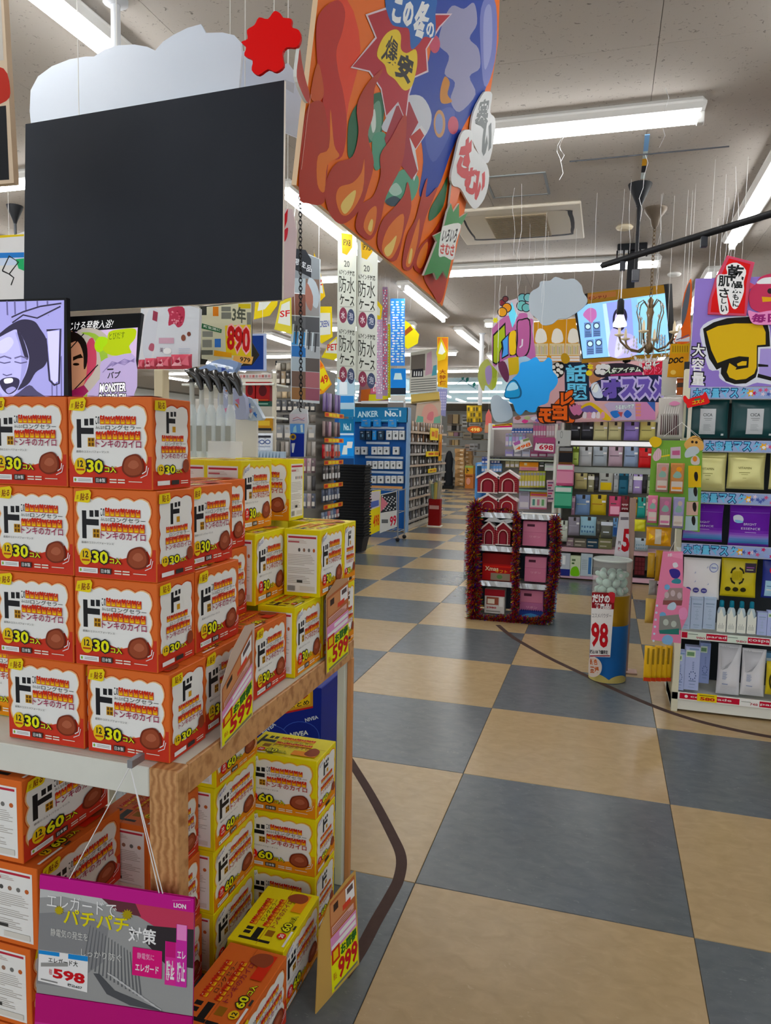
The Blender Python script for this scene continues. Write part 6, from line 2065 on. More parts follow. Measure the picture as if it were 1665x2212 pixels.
TIN = [M(c_, .24, metal=.45, spec=.5) for c_ in ('#8e1430', '#a8203c', '#5a2288', '#2c3a9c', '#c8982a', '#2f7a3c', '#c0521c')]


def garland(pts, rad, n_, label, seed):
    rn7 = random.Random(seed)
    P = [PY(YT - .02).at(*PY(YT - .02).loc(qt(*p))) for p in pts]
    L = [0]
    for i in range(len(P) - 1):
        L.append(L[-1] + (P[i + 1] - P[i]).length)
    a = MB()
    sets = [([], []) for _ in TIN]
    for k in range(n_):
        s_ = rn7.random() * L[-1]
        i = max(j for j in range(len(L) - 1) if L[j] <= s_)
        c = P[i].lerp(P[i + 1], (s_ - L[i]) / (L[i + 1] - L[i]))
        d = Vector((rn7.gauss(0, 1), rn7.gauss(0, 1), rn7.gauss(0, 1))).normalized()
        e = d.cross(Vector((rn7.random(), rn7.random(), rn7.random() + .1))).normalized() * .0042
        c = c + Vector((0, -.02, 0))
        tip = c + d * rad * rn7.uniform(.5, 1.0)
        V, F = sets[rn7.choice((0, 0, 1, 1, 1, 2, 3, 4, 4, 5, 6))]
        o_ = len(V)
        V += [c - e, c + e, tip + e * .6, tip - e * .6]
        F.append((o_, o_ + 1, o_ + 2, o_ + 3))
    for (V, F), m in zip(sets, TIN):
        a.add(V, F, m)
    tag(a.build('tinsel_garland', None, P[0]), label, 'garland')


garland([(160, 770), (150, 950), (140, 1150), (150, 1350), (150, 1560)], .085, 8500, 'red and gold tinsel garland down the left edge of rack', 1)
garland([(455, 840), (460, 1000), (445, 1200), (450, 1400), (440, 1590)], .048, 4200, 'thin multicolour tinsel garland down the middle of the rack', 2)
garland([(735, 870), (740, 1050), (730, 1250), (700, 1420), (690, 1580)], .064, 6000, 'red and purple tinsel garland down the right edge of rack', 3)
garland([(120, 1590), (250, 1600), (420, 1600), (560, 1620), (690, 1595)], .056, 5600, 'tinsel garland lying along the foot of the rack', 4)
garland([(190, 800), (270, 815), (380, 800), (450, 830)], .02, 900, 'sparse tinsel garland sagging across the second row houses', 5)

# ------------------------------------------------------------------ candy bin
pb = W(1315, 1478, z=0)
YB = pb.y


def qb(a, b):
    return PY(YB).loc(qt(a, b))


xl_, xr_ = qb(992, 1700)[0], qb(1262, 1700)[0]
zt4, zc_ = qb(1130, 1186)[1], qb(1130, 1440)[1]
wb = xr_ - xl_
t = thing('candy_bin', 'tall blue and gold column bin with a clear top full of mint candies', 'bin', ((xl_ + xr_) / 2, YB + .12, 0))
GOLDB, BLUEB = M('#8f6f2a', .35, metal=.5), M('#2a5f9c', .45)
N8 = 8


def octp(r_, z):
    return [(r_ * math.cos(math.pi / 8 + i * math.pi / 4) * 1.0, r_ * math.sin(math.pi / 8 + i * math.pi / 4), z) for i in range(8)]


r_ = wb / 2 * 1.04
zg = qb(1200, 1660)[1]
MB().lathe([(r_ * .96, 0), (r_ * .98, .01), (r_, zg)], BLUEB, 16).build('blue_sleeve', t)
MB().lathe([(r_ * 1.0, zg), (r_ * 1.01, zc_), (r_ * .9, zc_ + .002)], GOLDB, 16).build('gold_sleeve', t)
wv = MB()
pts = []
for i in range(64):
    an = 6.28319 * i / 64
    pts.append((an, .02 + .035 * abs(math.sin(an * 2.5 + .6)) ** .6))
rr = r_ * .988
wv.add([(rr * math.cos(a_) * 1.004, rr * math.sin(a_) * 1.004, .003) for a_, z in pts] + [(rr * math.cos(a_) * 1.012, rr * math.sin(a_) * 1.012, z) for a_, z in pts], [(i, (i + 1) % 64, (i + 1) % 64 + 64, i + 64) for i in range(64)], '#b3a468')
wv.build('cream_wave_band', t)
CLR = M('#dfe8e4', .08, a=.22, spec=.6)
MB().lathe([(r_ * 1.0, zc_ + .003), (r_ * 1.03, zt4)], CLR, 20).build('clear_tube', t)
MB().lathe([(r_ * 1.03, zt4 - .006), (r_ * 1.05, zt4), (r_ * 1.03, zt4 + .006), (r_ * 1.01, zt4)], M('#c4ccc8', .2, a=.7), 20).build('clear_rim', t)
cb = MB().lathe([(.0, -.018), (.02, -.016), (.03, -.006), (.031, .004), (.024, .014), (.0, .018)], M('#a3bdb2', .45), 10)
cb.lathe([(.0, .0185), (.012, .0182), (.012, .0175)], M('#d8dfd8'), 8)
cme = cb.mesh('candy')
rn8 = random.Random(5)
zz = zc_ + .028
lv = 0
while zz < zt4 - .055:
    for k in range(9):
        an = k * 6.28319 / 8 + lv * .4
        rr = (r_ - .042) if k < 8 else 0.0
        o = obj('wrapped_candy', cme, None, (t.location.x + rr * math.cos(an), t.location.y + rr * math.sin(an), zz + rn8.uniform(-.004, .004)))
        o.rotation_euler = (rn8.uniform(-1.2, 1.2), rn8.uniform(-1.2, 1.2), rn8.uniform(0, 6))
        tag(o, 'mint green round candy inside the clear top of the column bin', 'candy', 'mint candies in the column bin')
    zz += .05
    lv += 1
xw = (xl_ + xr_) / 2
PBn = YB + .12 - r_ - .012


def pop98(A):
    A.poly([qt(1000, 1405), qt(1165, 1410), qt(1160, 1530), qt(998, 1520)], '#7d1a20')
    A.blob([qt(1120, 1410), qt(1165, 1412), qt(1160, 1480), qt(1130, 1470)], '#b03038', 3)
    A.txt('だけの', [qt(1003, 1480), qt(1130, 1485), qt(1130, 1425), qt(1003, 1418)], '#e8e4df', .05)
    A.txt('特売品!', [qt(1020, 1522), qt(1140, 1528), qt(1140, 1488), qt(1020, 1484)], '#e8e4df', .04)
    A.txt('コスメパウダー', [qt(1000, 1590), qt(1140, 1592), qt(1140, 1560), qt(1000, 1556)], '#6a6468', .0)
    A.txt('98', [qt(990, 1800), qt(1115, 1815), qt(1120, 1630), qt(996, 1620)], '#b0182a', .035)
    A.txt('税込108 数量限定', [qt(985, 1850), qt(1115, 1856), qt(1115, 1826), qt(985, 1820)], '#2a2628', .03)
    A.rect(*qt(985, 1862), *qt(1130, 1870), '#8a2030')


o98 = sign('price_card', 'white 98 price card with dark red top on the column bin', 'price card', PY(PBn), [qt(984, 1872), qt(1132, 1876), qt(1165, 1412), qt(1000, 1405)], .002, M('#d6d4d2', .4), pop98)
sign('oval_sticker', 'white oval sticker with orange words low on the column bin', 'sticker', PY(PBn - .0), [qt(985, 1876), qt(1020, 1875), qt(1055, 1900), qt(1072, 1940), qt(1062, 1990), qt(1025, 2018), qt(980, 2010), qt(975, 1940)], .002, M('#cdbfb4'), lambda A: (A.txt('新色', [qt(985, 1930), qt(1040, 1935), qt(1040, 1890), qt(985, 1885)], '#b8623a', .04), A.txt('登場', [qt(985, 1990), qt(1050, 1995), qt(1050, 1945), qt(985, 1940)], '#b8623a', .04)), k=3)
# post with the tall card behind the bin
yP = YB + .12 + r_ + .075
plp = PY(yP)


def pp6(a, b):
    return plp.loc(q6(a, b))


t = thing('sign_post', 'beige upright post behind the column bin carrying a white card', 'post', (pp6(962, 1500)[0], yP, 0))
MB().box(-.02, .02, -.008, .008, 0.012, pp6(962, 1080)[1], M('#a88f84', .4, a=.92), .002).build('post', t)
MB().box(-.08, .08, -.05, .05, 0, .012, M('#a88f84', .4), .003).build('foot', t)
sign('price_card', 'tall white card with a big red numeral leaning on the beige post', 'price card', PY(yP - .014), [q6(750, 1790), q6(930, 1815), q6(930, 1255), q6(820, 1250)], .003, M('#c9c6cc', .4), lambda A: (A.txt('5', [q6(835, 1715), q6(935, 1740), q6(935, 1450), q6(865, 1450)], '#a8142a', .04), A.rect(*q6(830, 1310), *q6(925, 1345), '#6f6a74'), A.txt('円', [q6(800, 1640), q6(830, 1645), q6(832, 1600), q6(803, 1595)], '#5a4a50', .04), A.txt('税', [q6(795, 1710), q6(825, 1715), q6(828, 1670), q6(798, 1665)], '#a83048', .02)))


# ================================================================== signs over the mask wall
YG = 6.15


def q8(a, b):
    return (1230 + a / 6.167, 600 + b / 6.167)


def q7(a, b):
    return (1040 + a / 7.373, 620 + b / 7.373)


def Q8(*L):
    return [q8(a, b) for a, b in L]


def Q7(*L):
    return [q7(a, b) for a, b in L]


def graffiti(A):
    A.poly(Q8((-420, 1900), (-380, 1150), (420, 1130), (1230, 1100), (1230, 1660), (1150, 1870)), '#c09a9c')
    A.blob(Q8((250, 1150), (420, 1140), (420, 1330), (300, 1420), (250, 1300)), '#a07050', 3)
    A.poly(Q8((-70, 1130), (250, 1120), (270, 1640), (-60, 1660)), '#16243a')
    A.txt('話', Q8((-50, 1390), (225, 1385), (225, 1150), (-50, 1155)), '#6cb8ee', .03).txt('題', Q8((-55, 1640), (240, 1630), (240, 1410), (-50, 1405)), '#6cb8ee', .02)
    A.txt('な', Q8((235, 1220), (320, 1215), (315, 1145), (235, 1150)), '#d0c020', .08).ell(*q8(260, 1270), 7, 6, '#d0c020')
    A.blob(Q8((330, 1230), (480, 1150), (760, 1140), (970, 1200), (960, 1270), (800, 1300), (450, 1330), (340, 1300)), '#241c26', 4)
    for k, (a, b) in enumerate(((390, 1190), (450, 1180), (380, 1250), (440, 1260), (500, 1190))):
        A.ell(*q8(a, b), 7, 6, '#c9c9c8', 10)
    A.txt('人気アイテム', Q8((460, 1280), (950, 1255), (945, 1185), (500, 1200)), '#d0d4cc', .03, '#3a6a3a', .05)
    A.poly(Q8((540, 1290), (960, 1250), (980, 1310), (560, 1330)), '#8a2a5a')
    A.poly(Q8((960, 1140), (1240, 1110), (1240, 1290), (1000, 1310)), '#b02238').txt('ドンドン', Q8((1000, 1290), (1235, 1280), (1235, 1180), (1000, 1190)), '#c8506a', .05, '#7a0f20', .08).txt('コレ', Q8((1010, 1175), (1200, 1160), (1200, 1110), (1010, 1120)), '#dcdcd8', .04, '#1a1a1a', .08)
    A.poly(Q8((340, 1640), (250, 1480), (330, 1390), (520, 1310), (1230, 1290), (1230, 1660)), '#171c3c')
    A.blob(Q8((290, 1420), (360, 1390), (400, 1450), (440, 1540), (430, 1600), (330, 1590), (290, 1500)), '#b9c2d2', 3).ell(*q8(340, 1470), 7, 10, '#d4dae2').line(Q8((300, 1500), (340, 1420), (400, 1400)), .006, '#6a3a2a')
    for ch, a0, a1 in (('オ', 430, 690), ('ス', 680, 905), ('ス', 890, 1110), ('メ', 1110, 1260)):
        A.txt(ch, Q8((a0, 1615), (a1, 1600), (a1 - 15, 1340), (a0 - 5, 1350)), '#5c4c98', .09, '#a9a0c8', .115)
    # orange strokes with dark rims
    for pts in (((-210, 1690), (-60, 1540), (40, 1500), (20, 1590), (-60, 1640), (-150, 1720)), ((-190, 1830), (-180, 1730), (-60, 1690), (20, 1700), (10, 1780), (-80, 1800), (-90, 1900)), ((-420, 1790), (-300, 1770), (-280, 1860), (-200, 1880), (-250, 1930), (-390, 1920)), ((-120, 1900), (-40, 1810), (60, 1850), (40, 1930)), ((-10, 1660), (50, 1600), (60, 1700))):
        cx_ = sum(p[0] for p in pts) / len(pts)
        cy_ = sum(p[1] for p in pts) / len(pts)
        A.blob(Q8(*[(cx_ + (a - cx_) * 1.12, cy_ + (b - cy_) * 1.16) for a, b in pts]), '#2a140c', 3)
        A.blob(Q8(*pts), '#d0601a', 3)
    for ch, x0, y0, x1, y1 in (('モ', -410, 1925, -190, 1740), ('ヨ', -230, 1900, -30, 1700), ('レ', -120, 1700, 40, 1530)):
        A.txt(ch, Q8((x0, y0), (x1, y0), (x1, y1), (x0, y1)), '#d0601a', .05, '#2a140c', .09)
    A.blob(Q8((-250, 1180), (-150, 1120), (-70, 1150), (-80, 1290), (-170, 1340), (-260, 1280)), '#16140f', 3)
    for a, b in ((-215, 1190), (-160, 1160), (-110, 1180), (-205, 1260), (-150, 1230), (-110, 1260), (-170, 1300)):
        A.ell(*q8(a, b), 4.5, 4.5, '#cfcfca', 10)
    A.blob(Q8((0, 1860), (-10, 1740), (60, 1670), (120, 1700), (190, 1720), (170, 1850), (60, 1890)), '#3a2228', 3)
    for k in range(5):
        A.ell(*q8(40 + k * 28, 1770 - 12 * (2 - abs(k - 2))), 4, 12, '#b06a8c', 10, (k - 2) * .25)
    A.blob(Q8((150, 1720), (260, 1660), (360, 1700), (560, 1880), (450, 1890), (330, 1780), (200, 1760)), '#c8a828', 3).blob(Q8((160, 1750), (260, 1700), (330, 1740), (380, 1790), (200, 1790)), '#6a5a98', 3)
    for k in range(5):
        A.blob(Q8((170 + k * 60, 1860), (190 + k * 60, 1790), (225 + k * 60, 1800), (220 + k * 60, 1870)), ('#c9c0c4', '#c08a9c', '#cfc8d4')[k % 3], 3)
    A.poly(Q8((460, 1690), (520, 1660), (1140, 1655), (1140, 1890), (600, 1900)), '#a89ab4').poly(Q8((870, 1660), (1140, 1655), (1140, 1890), (880, 1890)), '#b47aa0').poly(Q8((1030, 1657), (1140, 1655), (1140, 1790)), '#3a5a9c')
    A.txt('うるおいケア', Q8((610, 1760), (860, 1740), (860, 1680), (610, 1700)), '#d4dcd8', .03, '#5a8a8a', .06)
    A.blob(Q8((540, 1790), (640, 1770), (680, 1830), (600, 1870)), '#2f6ab0', 3).blob(Q8((720, 1820), (770, 1760), (830, 1820), (770, 1870)), '#2f5aa8', 3).poly(Q8((640, 1790), (710, 1790), (690, 1860)), '#a0484a')
    for k in range(4):
        A.rect(*q8(880, 1680 + 45 * k), *q8(950, 1710 + 45 * k), '#c08070')


sign('hanging_signboard', 'busy graffiti style signboard with purple kana over the mask wall', 'sign', PY(YG), Q8((-420, 1930), (-200, 1560), (-160, 1380), (-90, 1140), (420, 1120), (1240, 1095), (1245, 1650), (1150, 1895), (-100, 1930)), .02, M('#b08a8c'), graffiti, wires=[q8(-60, 1130), q8(900, 1105)])
sign('hanging_flower_sign', 'large blue blank flower shaped board before the graffiti sign', 'sign', PY(4.9), Q7((600, 1320), (620, 1210), (740, 1180), (820, 1130), (880, 1120), (930, 1190), (1000, 1180), (1060, 1120), (1120, 1170), (1130, 1330), (1200, 1420), (1210, 1520), (1150, 1620), (1090, 1680), (1050, 1840), (900, 1900), (860, 1990), (760, 1990), (700, 1960), (620, 2040), (540, 1980), (500, 1860), (440, 1800), (470, 1500), (560, 1400)), .015, M('#3b8fcf', .55), lambda A: (A.blob(Q7((375, 1770), (380, 1620), (450, 1500), (540, 1480), (620, 1600), (640, 1700), (590, 1770)), '#1d4f74', 3), A.blob(Q7((385, 1750), (390, 1640), (450, 1520), (530, 1500), (595, 1610), (610, 1700), (570, 1750)), '#2f86b8', 3), A.blob(Q7((400, 1650), (450, 1540), (530, 1520), (580, 1620)), '#9cc4dc', 3)), k=3, wires=[q7(880, 1130)])
sign('hanging_cloud_sign', 'large grey blank cloud shaped board left of the tilted screen', 'sign', PY(3.2), [(1000 + a / 2.504, 560 + b / 2.504) for a, b in ((355, 240), (365, 180), (410, 150), (420, 120), (470, 115), (500, 95), (550, 110), (600, 105), (640, 140), (650, 180), (672, 215), (660, 250), (610, 290), (560, 320), (520, 320), (480, 350), (430, 355), (400, 320), (365, 290))], .015, M('#a8b2ba', .55), k=3, edge=M('#8fb0cc'), wires=[(1180, 612), (1240, 612)])
sign('hanging_cloud_sign', 'small grey blank cloud board under the striped kana sign', 'sign', PY(5.0), [(1000 + a / 2.504, 560 + b / 2.504) for a, b in ((150, 800), (155, 745), (190, 735), (215, 755), (250, 780), (268, 850), (220, 880), (170, 870))], .015, M('#a3b0ba', .55), k=3, wires=[(1072, 858)])


def check(A):
    A.blob(Q7((170, 740), (180, 650), (380, 460), (560, 480), (600, 420), (720, 420), (740, 500), (820, 520), (810, 700), (860, 1100), (760, 1200), (700, 1100), (440, 1130), (290, 1210), (180, 1240)), '#9a5a86', 3)
    A.poly(Q7((430, 440), (480, 230), (540, 400), (570, 460), (490, 650)), '#6ac0e8')
    for a, b, r_, c_ in ((330, 250, 6, '#6a2430'), (380, 190, 5, '#5a2a2c'), (400, 330, 9, '#b87a1c'), (330, 400, 9, '#b88418'), (650, 180, 9, '#5f9aa0'), (740, 170, 8, '#6aa0a4'), (640, 300, 10, '#5f9a98'), (710, 330, 8, '#5a9494')):
        A.ell(*q7(a, b), r_ + 2, r_ + 2, '#1f1c22').ell(*q7(a, b), r_, r_, c_)
    A.star(*q7(220, 530), 4, 8, 6, '#b8b430')
    A.poly(Q7((175, 1210), (180, 760), (380, 560), (390, 860), (320, 900), (330, 960), (290, 1060), (290, 1200), (230, 1240)), '#15130f').poly(Q7((190, 1190), (195, 780), (365, 610), (375, 840), (305, 870), (320, 950), (285, 1040), (280, 1180), (230, 1215)), '#8a9a24')
    A.poly(Q7((320, 850), (430, 740), (430, 1090), (320, 1150)), '#15130f').poly(Q7((335, 860), (420, 770), (420, 1070), (325, 1125), (350, 980)), '#4a86c4')
    A.poly(Q7((430, 730), (550, 680), (565, 1080), (450, 1100)), '#15130f').blob(Q7((445, 740), (540, 700), (545, 860), (545, 1050), (460, 1075), (440, 960)), '#c4a41c', 3)
    A.blob(Q7((560, 560), (640, 510), (770, 520), (780, 900), (730, 1080), (620, 1140), (545, 1080), (560, 850)), '#15130f', 3).blob(Q7((575, 570), (650, 530), (755, 540), (760, 890), (715, 1060), (620, 1115), (560, 1060), (580, 850)), '#96527e', 3)
    A.line(Q7((650, 830), (645, 930), (605, 965)), .014, '#b9b4bc')
    A.blob(Q7((265, 1220), (370, 1190), (440, 1400), (400, 1520), (300, 1380)), '#5a2a44', 3).poly(Q7((420, 1130), (590, 1110), (600, 1380), (440, 1410)), '#b0961c').poly(Q7((590, 1120), (700, 1100), (830, 1180), (600, 1390)), '#8fa8b8')


sign('hanging_signboard', 'tall striped kana sign in lime, blue, yellow and plum', 'sign', PY(5.1), Q7((165, 1240), (160, 740), (180, 480), (270, 420), (290, 220), (380, 150), (440, 220), (560, 180), (640, 110), (780, 120), (800, 400), (830, 500), (830, 900), (870, 1180), (740, 1300), (600, 1440), (430, 1540), (300, 1400)), .02, M('#a9a0a8'), check, wires=[q7(390, 200), q7(700, 130)])
sign('hanging_leaf_sign', 'green and lilac leaf shaped board left of the striped kana sign', 'sign', PY(6.6), Q7((-40, 1280), (30, 1180), (100, 1150), (160, 1250), (250, 1270), (260, 1440), (200, 1600), (150, 1640), (60, 1560), (30, 1660), (-20, 1580), (-60, 1440)), .012, M('#9aa05c'), lambda A: (A.blob(Q7((60, 1300), (140, 1250), (170, 1400), (120, 1560), (70, 1480)), '#8f7fa8', 3), A.blob(Q7((170, 1290), (240, 1290), (240, 1420), (180, 1470)), '#8a9a3c', 3), A.blob(Q7((170, 1470), (250, 1450), (220, 1590), (170, 1610)), '#93a244', 3)), k=3, wires=[q7(100, 1160)])


def posters(A):
    for k in range(3):
        a = 820 + k * 260
        A.poly(Q7((a, 1090), (a + 240, 1090), (a + 240, 900), (a, 900)), '#c4b894')
        for j in range(8):
            A.rect(*q7(a + 12 + j * 28, 1070), *q7(a + 28 + j * 28, 930 + 10 * (j % 3)), ('#b0a070', '#a89a9a', '#9aa080')[j % 3])
        A.blob(Q7((a + 40, 880), (a + 60, 700), (a + 130, 660), (a + 200, 720), (a + 210, 870)), '#d8d6cc', 3)
        A.rect(*q7(a + 30, 1130), *q7(a + 220, 1100), '#c9c8c4')
    A.rect(*q7(870, 1180), *q7(1560, 1140), '#c9c9c6')


sign('hanging_poster', 'orange posters in a row behind the grey cloud board', 'poster', PY(6.35), Q7((810, 1190), (810, 560), (1500, 500), (1560, 1190)), .006, M('#c08a32'), posters, wires=[q7(1000, 560)])
sign('hanging_round_sign', 'small mustard round board under the orange posters', 'sign', PY(6.0), Q7((1260, 1120), (1290, 1060), (1350, 1060), (1400, 1120), (1400, 1180), (1350, 1220), (1290, 1200)), .01, M('#a8841c'), k=3, wires=[q7(1330, 1065)])

# tilted screen
a, b_, c_ = W(1258, 781, d=5.85), W(1450, 766, d=5.22), W(1437, 612, d=5.16)
pls = Plane(a, b_ - a, c_ - b_)


def tv(A):
    e = .38
    A.poly(Q8((60, 430), (60, 250), (240, 205), (240, 350)), '#101012')
    A.poly(Q8((100, 450), (240, 350), (1270, 205), (1340, 1000), (180, 1075)), scr('#86b4ea', e))
    A.poly(Q8((470, 340), (820, 280), (870, 1020), (560, 1050), (490, 700)), scr('#8a96e6', e)).poly(Q8((440, 350), (490, 340), (540, 700), (570, 1050), (520, 1050)), scr('#b4d2f4', e))
    A.poly(Q8((240, 350), (240, 205), (700, 150), (1255, 95), (1270, 205)), '#8f6a1c')
    A.poly(Q8((240, 290), (240, 225), (620, 180), (620, 250)), '#a0683a').txt('モンテリ', Q8((245, 300), (490, 272), (490, 230), (245, 255)), '#6a2018', .03)
    A.poly(Q8((160, 1140), (165, 1085), (1345, 1005), (1345, 1050)), '#8f6a1c')
    A.blob(Q8((180, 500), (220, 430), (280, 400), (350, 430), (360, 520), (320, 570), (290, 610), (250, 570)), scr('#a8669c', e), 3)
    for x, y in ((245, 650), (360, 640), (275, 880), (390, 865)):
        A.poly(Q8((x - 45, y + 150), (x + 55, y + 140), (x + 45, y - 60), (x - 50, y - 50)), scr('#5f7aa8', e)).ell(*q8(x, y), 7, 7, scr('#2a3a5a', .2)).ell(*q8(x, y), 5, 5, scr('#b4d0f0', e))
        for k in range(3):
            A.rect(*q8(x - 35, y + 70 + 25 * k), *q8(x + 45, y + 80 + 25 * k), scr('#33466c', .2))
    # woman on the screen
    A.blob(Q8((600, 720), (575, 560), (600, 450), (660, 400), (740, 420), (770, 520), (740, 640), (700, 700)), scr('#2a2440', .15), 3)
    A.blob(Q8((540, 1050), (550, 700), (640, 690), (720, 730), (860, 780), (900, 1020)), scr('#a9a6dc', e), 3)
    A.blob(Q8((605, 620), (610, 500), (660, 450), (720, 480), (740, 580), (690, 660), (640, 670)), scr('#b4aadc', e), 3)
    A.blob(Q8((620, 1040), (640, 960), (780, 850), (860, 800), (880, 850), (760, 960), (680, 1040)), scr('#bcb4e4', e), 3).blob(Q8((600, 1040), (640, 780), (720, 800), (740, 900), (660, 1040)), scr('#c4c4f0', e), 3)
    A.line(Q8((625, 545), (650, 538)), .006, scr('#3a3050', .1)).line(Q8((690, 540), (720, 538)), .006, scr('#3a3050', .1)).line(Q8((655, 620), (685, 618)), .008, scr('#8a5a90', .2))
    A.poly(Q8((900, 280), (1270, 215), (1335, 1000), (960, 1020)), scr('#8fc2f0', e))
    for k in range(4):
        A.rect(*q8(1160 + 35 * k, 960), *q8(1172 + 35 * k, 760), scr('#4a6a9a', .2))


A = Art(pls, True).board(Q8((50, 280), (1255, 88), (1310, 80), (1350, 1050), (160, 1140), (170, 1090), (55, 400)), .05, M('#121214', .4))
c = sum((Vector(p) for p in A.v), Vector()) / len(A.v)
o = tag(A.build('ceiling_screen', None, c), 'tilted screen with a woman on blue hung from the black ceiling pole', 'screen')
B = Art(pls, True)
tv(B)
B.build('display', o, c)
pole = Vector((pp.x, 3.8, 2.2))
MB().tube([pole, c + pls.n * -.05], .02, BLK, 8).build('mount_arm', o, c)

# packs and paper beside the purple board
sign('hanging_pack', 'orange and yellow snack style pack with black letters beside purple board', 'packet', PY(2.6), Q8((1300, 1320), (1350, 880), (1605, 870), (1565, 1330)), .02, M('#c08a1e'), lambda A: (A.poly(Q8((1355, 1010), (1360, 890), (1600, 880), (1590, 1000)), '#b8981c'), [A.rect(*q8(1370 + 32 * k, 990), *q8(1384 + 32 * k, 905), '#8a6a14') for k in range(7)], A.txt('DOC', Q8((1310, 1150), (1510, 1130), (1520, 1050), (1330, 1070)), '#221a10', .05), A.ell(*q8(1380, 1260), 6, 5, '#d8b86a')), wires=[q8(1470, 875)])
sign('hanging_white_card', 'plain white bent card hanging under the tilted screen', 'card', PY(2.7), Q8((1218, 1570), (1240, 1090), (1320, 1090), (1315, 1330), (1425, 1340), (1415, 1570)), .003, M('#b9bcb8'), wires=[q8(1280, 1095)])
sign('hanging_paper_fish', 'orange grey and white paper fish shape left of the purple board', 'decoration', PY(2.5), Q8((1395, 860), (1420, 760), (1500, 640), (1500, 420), (1530, 200), (1600, 30), (1625, 40), (1630, 300), (1610, 560), (1600, 860)), .006, M('#b9561c'), lambda A: (A.blob(Q8((1495, 640), (1500, 420), (1560, 150), (1605, 60), (1600, 250), (1560, 480), (1520, 600)), '#4a5058', 3), A.blob(Q8((1400, 850), (1430, 760), (1480, 680), (1490, 760), (1470, 840)), '#cfd2d6', 3), A.poly(Q8((1400, 850), (1600, 780), (1600, 850)), '#b0b4bc'), A.line(Q8((1420, 830), (1590, 760)), .006, '#5a4a68')), k=2, wires=[q8(1610, 40)])
sign('hanging_pack', 'grey orange paper strip below the snack style pack', 'packet', PY(2.62), Q8((1425, 1560), (1430, 1340), (1580, 1335), (1550, 1560)), .004, M('#b0603a'), lambda A: A.poly(Q8((1430, 1460), (1435, 1400), (1570, 1395), (1562, 1455)), '#4a4038'), wires=[q8(1500, 1338)])

# candy garnish: left of gondola, hooks with dark packs behind the pouch bag


# ================================================================== left middle of the store
def q9_(a, b):
    return (280 + a / 4.897, 640 + b / 4.897)


def Q9(*L):
    return [q9_(a, b) for a, b in L]


# pump bottle stand right behind the table
YPU = .32
plp = PY(YPU)
x0, x1 = plp.loc((330, 1000))[0], plp.loc((532, 1000))[0]
zb = plp.loc((470, 990))[1]
t = thing('bottle_stand', 'cream stand behind the yellow boxes carrying clear pump bottles', 'stand', ((x0 + x1) / 2, YPU, 0))
w = x1 - x0
CRM = M('#d6cda8', .5)


def lb(nm, xa_, xb_, ya, yb, za, zb_, m, bev=.002):
    return MB().box(xa_, xb_, ya, yb, za, zb_, mt(m), bev).build(nm, t)


lb('shelf_board', -w / 2, w / 2, -.02, .35, zb - .045, zb, CRM)
lb('panel', -w / 2, w / 2, .0, .34, .0, zb - .046, M('#b9b3a0', .6))
zp = plp.loc((335, 790))[1]
lb('post', -w / 2 - .06, -w / 2 - .015, .1, .15, 0, plp.loc((335, 792))[1], M('#bdb39a', .5), .003)
lb('back_board', -w / 2, w * .22, .335, .35, zb, plp.loc((440, 850))[1], M('#c4c2bd', .6))
lb('clear_guard', w * .12, w / 2 - .01, -.018, -.012, zb, zb + .07, M('#dfe4e0', .1, a=.4))
CLB = M('#cdd6da', .12, a=.5)
for k in range(5):
    u = 398 + k * 21
    xx = plp.loc((u, 930))[0]
    zt_ = plp.loc((u, 872))[1]
    zh = plp.loc((u, 800 + k * 3))[1]
    b = thing('pump_bottle', f'clear pump bottle with black bagged nozzle, {("first", "second", "third", "fourth", "last")[k]} from the beige post', 'bottle', (xx, YPU + .06 + .0 * k, zb))
    h = zt_ - zb
    MB().lathe([(.019, 0), (.021, .005), (.021, h * .8), (.017, h * .9), (.009, h)], CLB, 14).build('body', b)
    MB().box(-.012, .012, -.0225, -.021, h * .12, h * .6, M('#8a8c86')).build('label', b)
    MB().tube([(0, 0, h), (0, 0, zh - zb - .02)], .0105, M('#b9bcba', .3, a=.7), 8).build('neck', b)
    MB().tube([(0, 0, zh - zb - .045), (-.004, -.0, zh - zb), (.02, -.01, zh - zb - .004), (.045, -.02, zh - zb - .028), (.062, -.028, zh - zb - .075)], [.024, .03, .026, .02, .008], M('#1c1b1b', .18, spec=.7), 8).build('bagged_nozzle', b)


def pome(A):
    A.poly(Q9((110, 660), (150, 130), (330, 110), (250, 660)), '#c9cace').blob(Q9((150, 640), (140, 400), (200, 150), (290, 140), (300, 300), (230, 640)), '#c0c4cc', 3)
    A.poly(Q9((240, 250), (250, 150), (300, 170), (290, 270)), '#8a3a4c').blob(Q9((200, 560), (220, 500), (260, 510), (250, 580)), '#a05868', 3)
    A.blob(Q9((410, 310), (420, 200), (410, 130), (560, 110), (585, 200), (560, 300), (510, 330), (470, 290)), '#a83a50', 3)
    rn_ = random.Random(2)
    for k in range(26):
        A.ell(*q9_(rn_.uniform(430, 560), rn_.uniform(140, 290)), 2.2, 2.2, rn_.choice(['#c05a70', '#8a2438', '#d08a98']), 6)
    A.rect(*q9_(310, 500), *q9_(470, 440), '#b898a8').ell(*q9_(570, 440), 5, 7, '#7a4a3c').ell(*q9_(628, 400), 4, 5, '#6a3a30')
    A.txt('美容', Q9((320, 590), (400, 600), (400, 550), (320, 540)), '#6a5a68', .0).ell(*q9_(400, 580), 9, 7, '#d8dadd')
    for k in range(4):
        A.rect(*q9_(520, 560 + 22 * k), *q9_(640, 550 + 22 * k), '#b4bcc8')


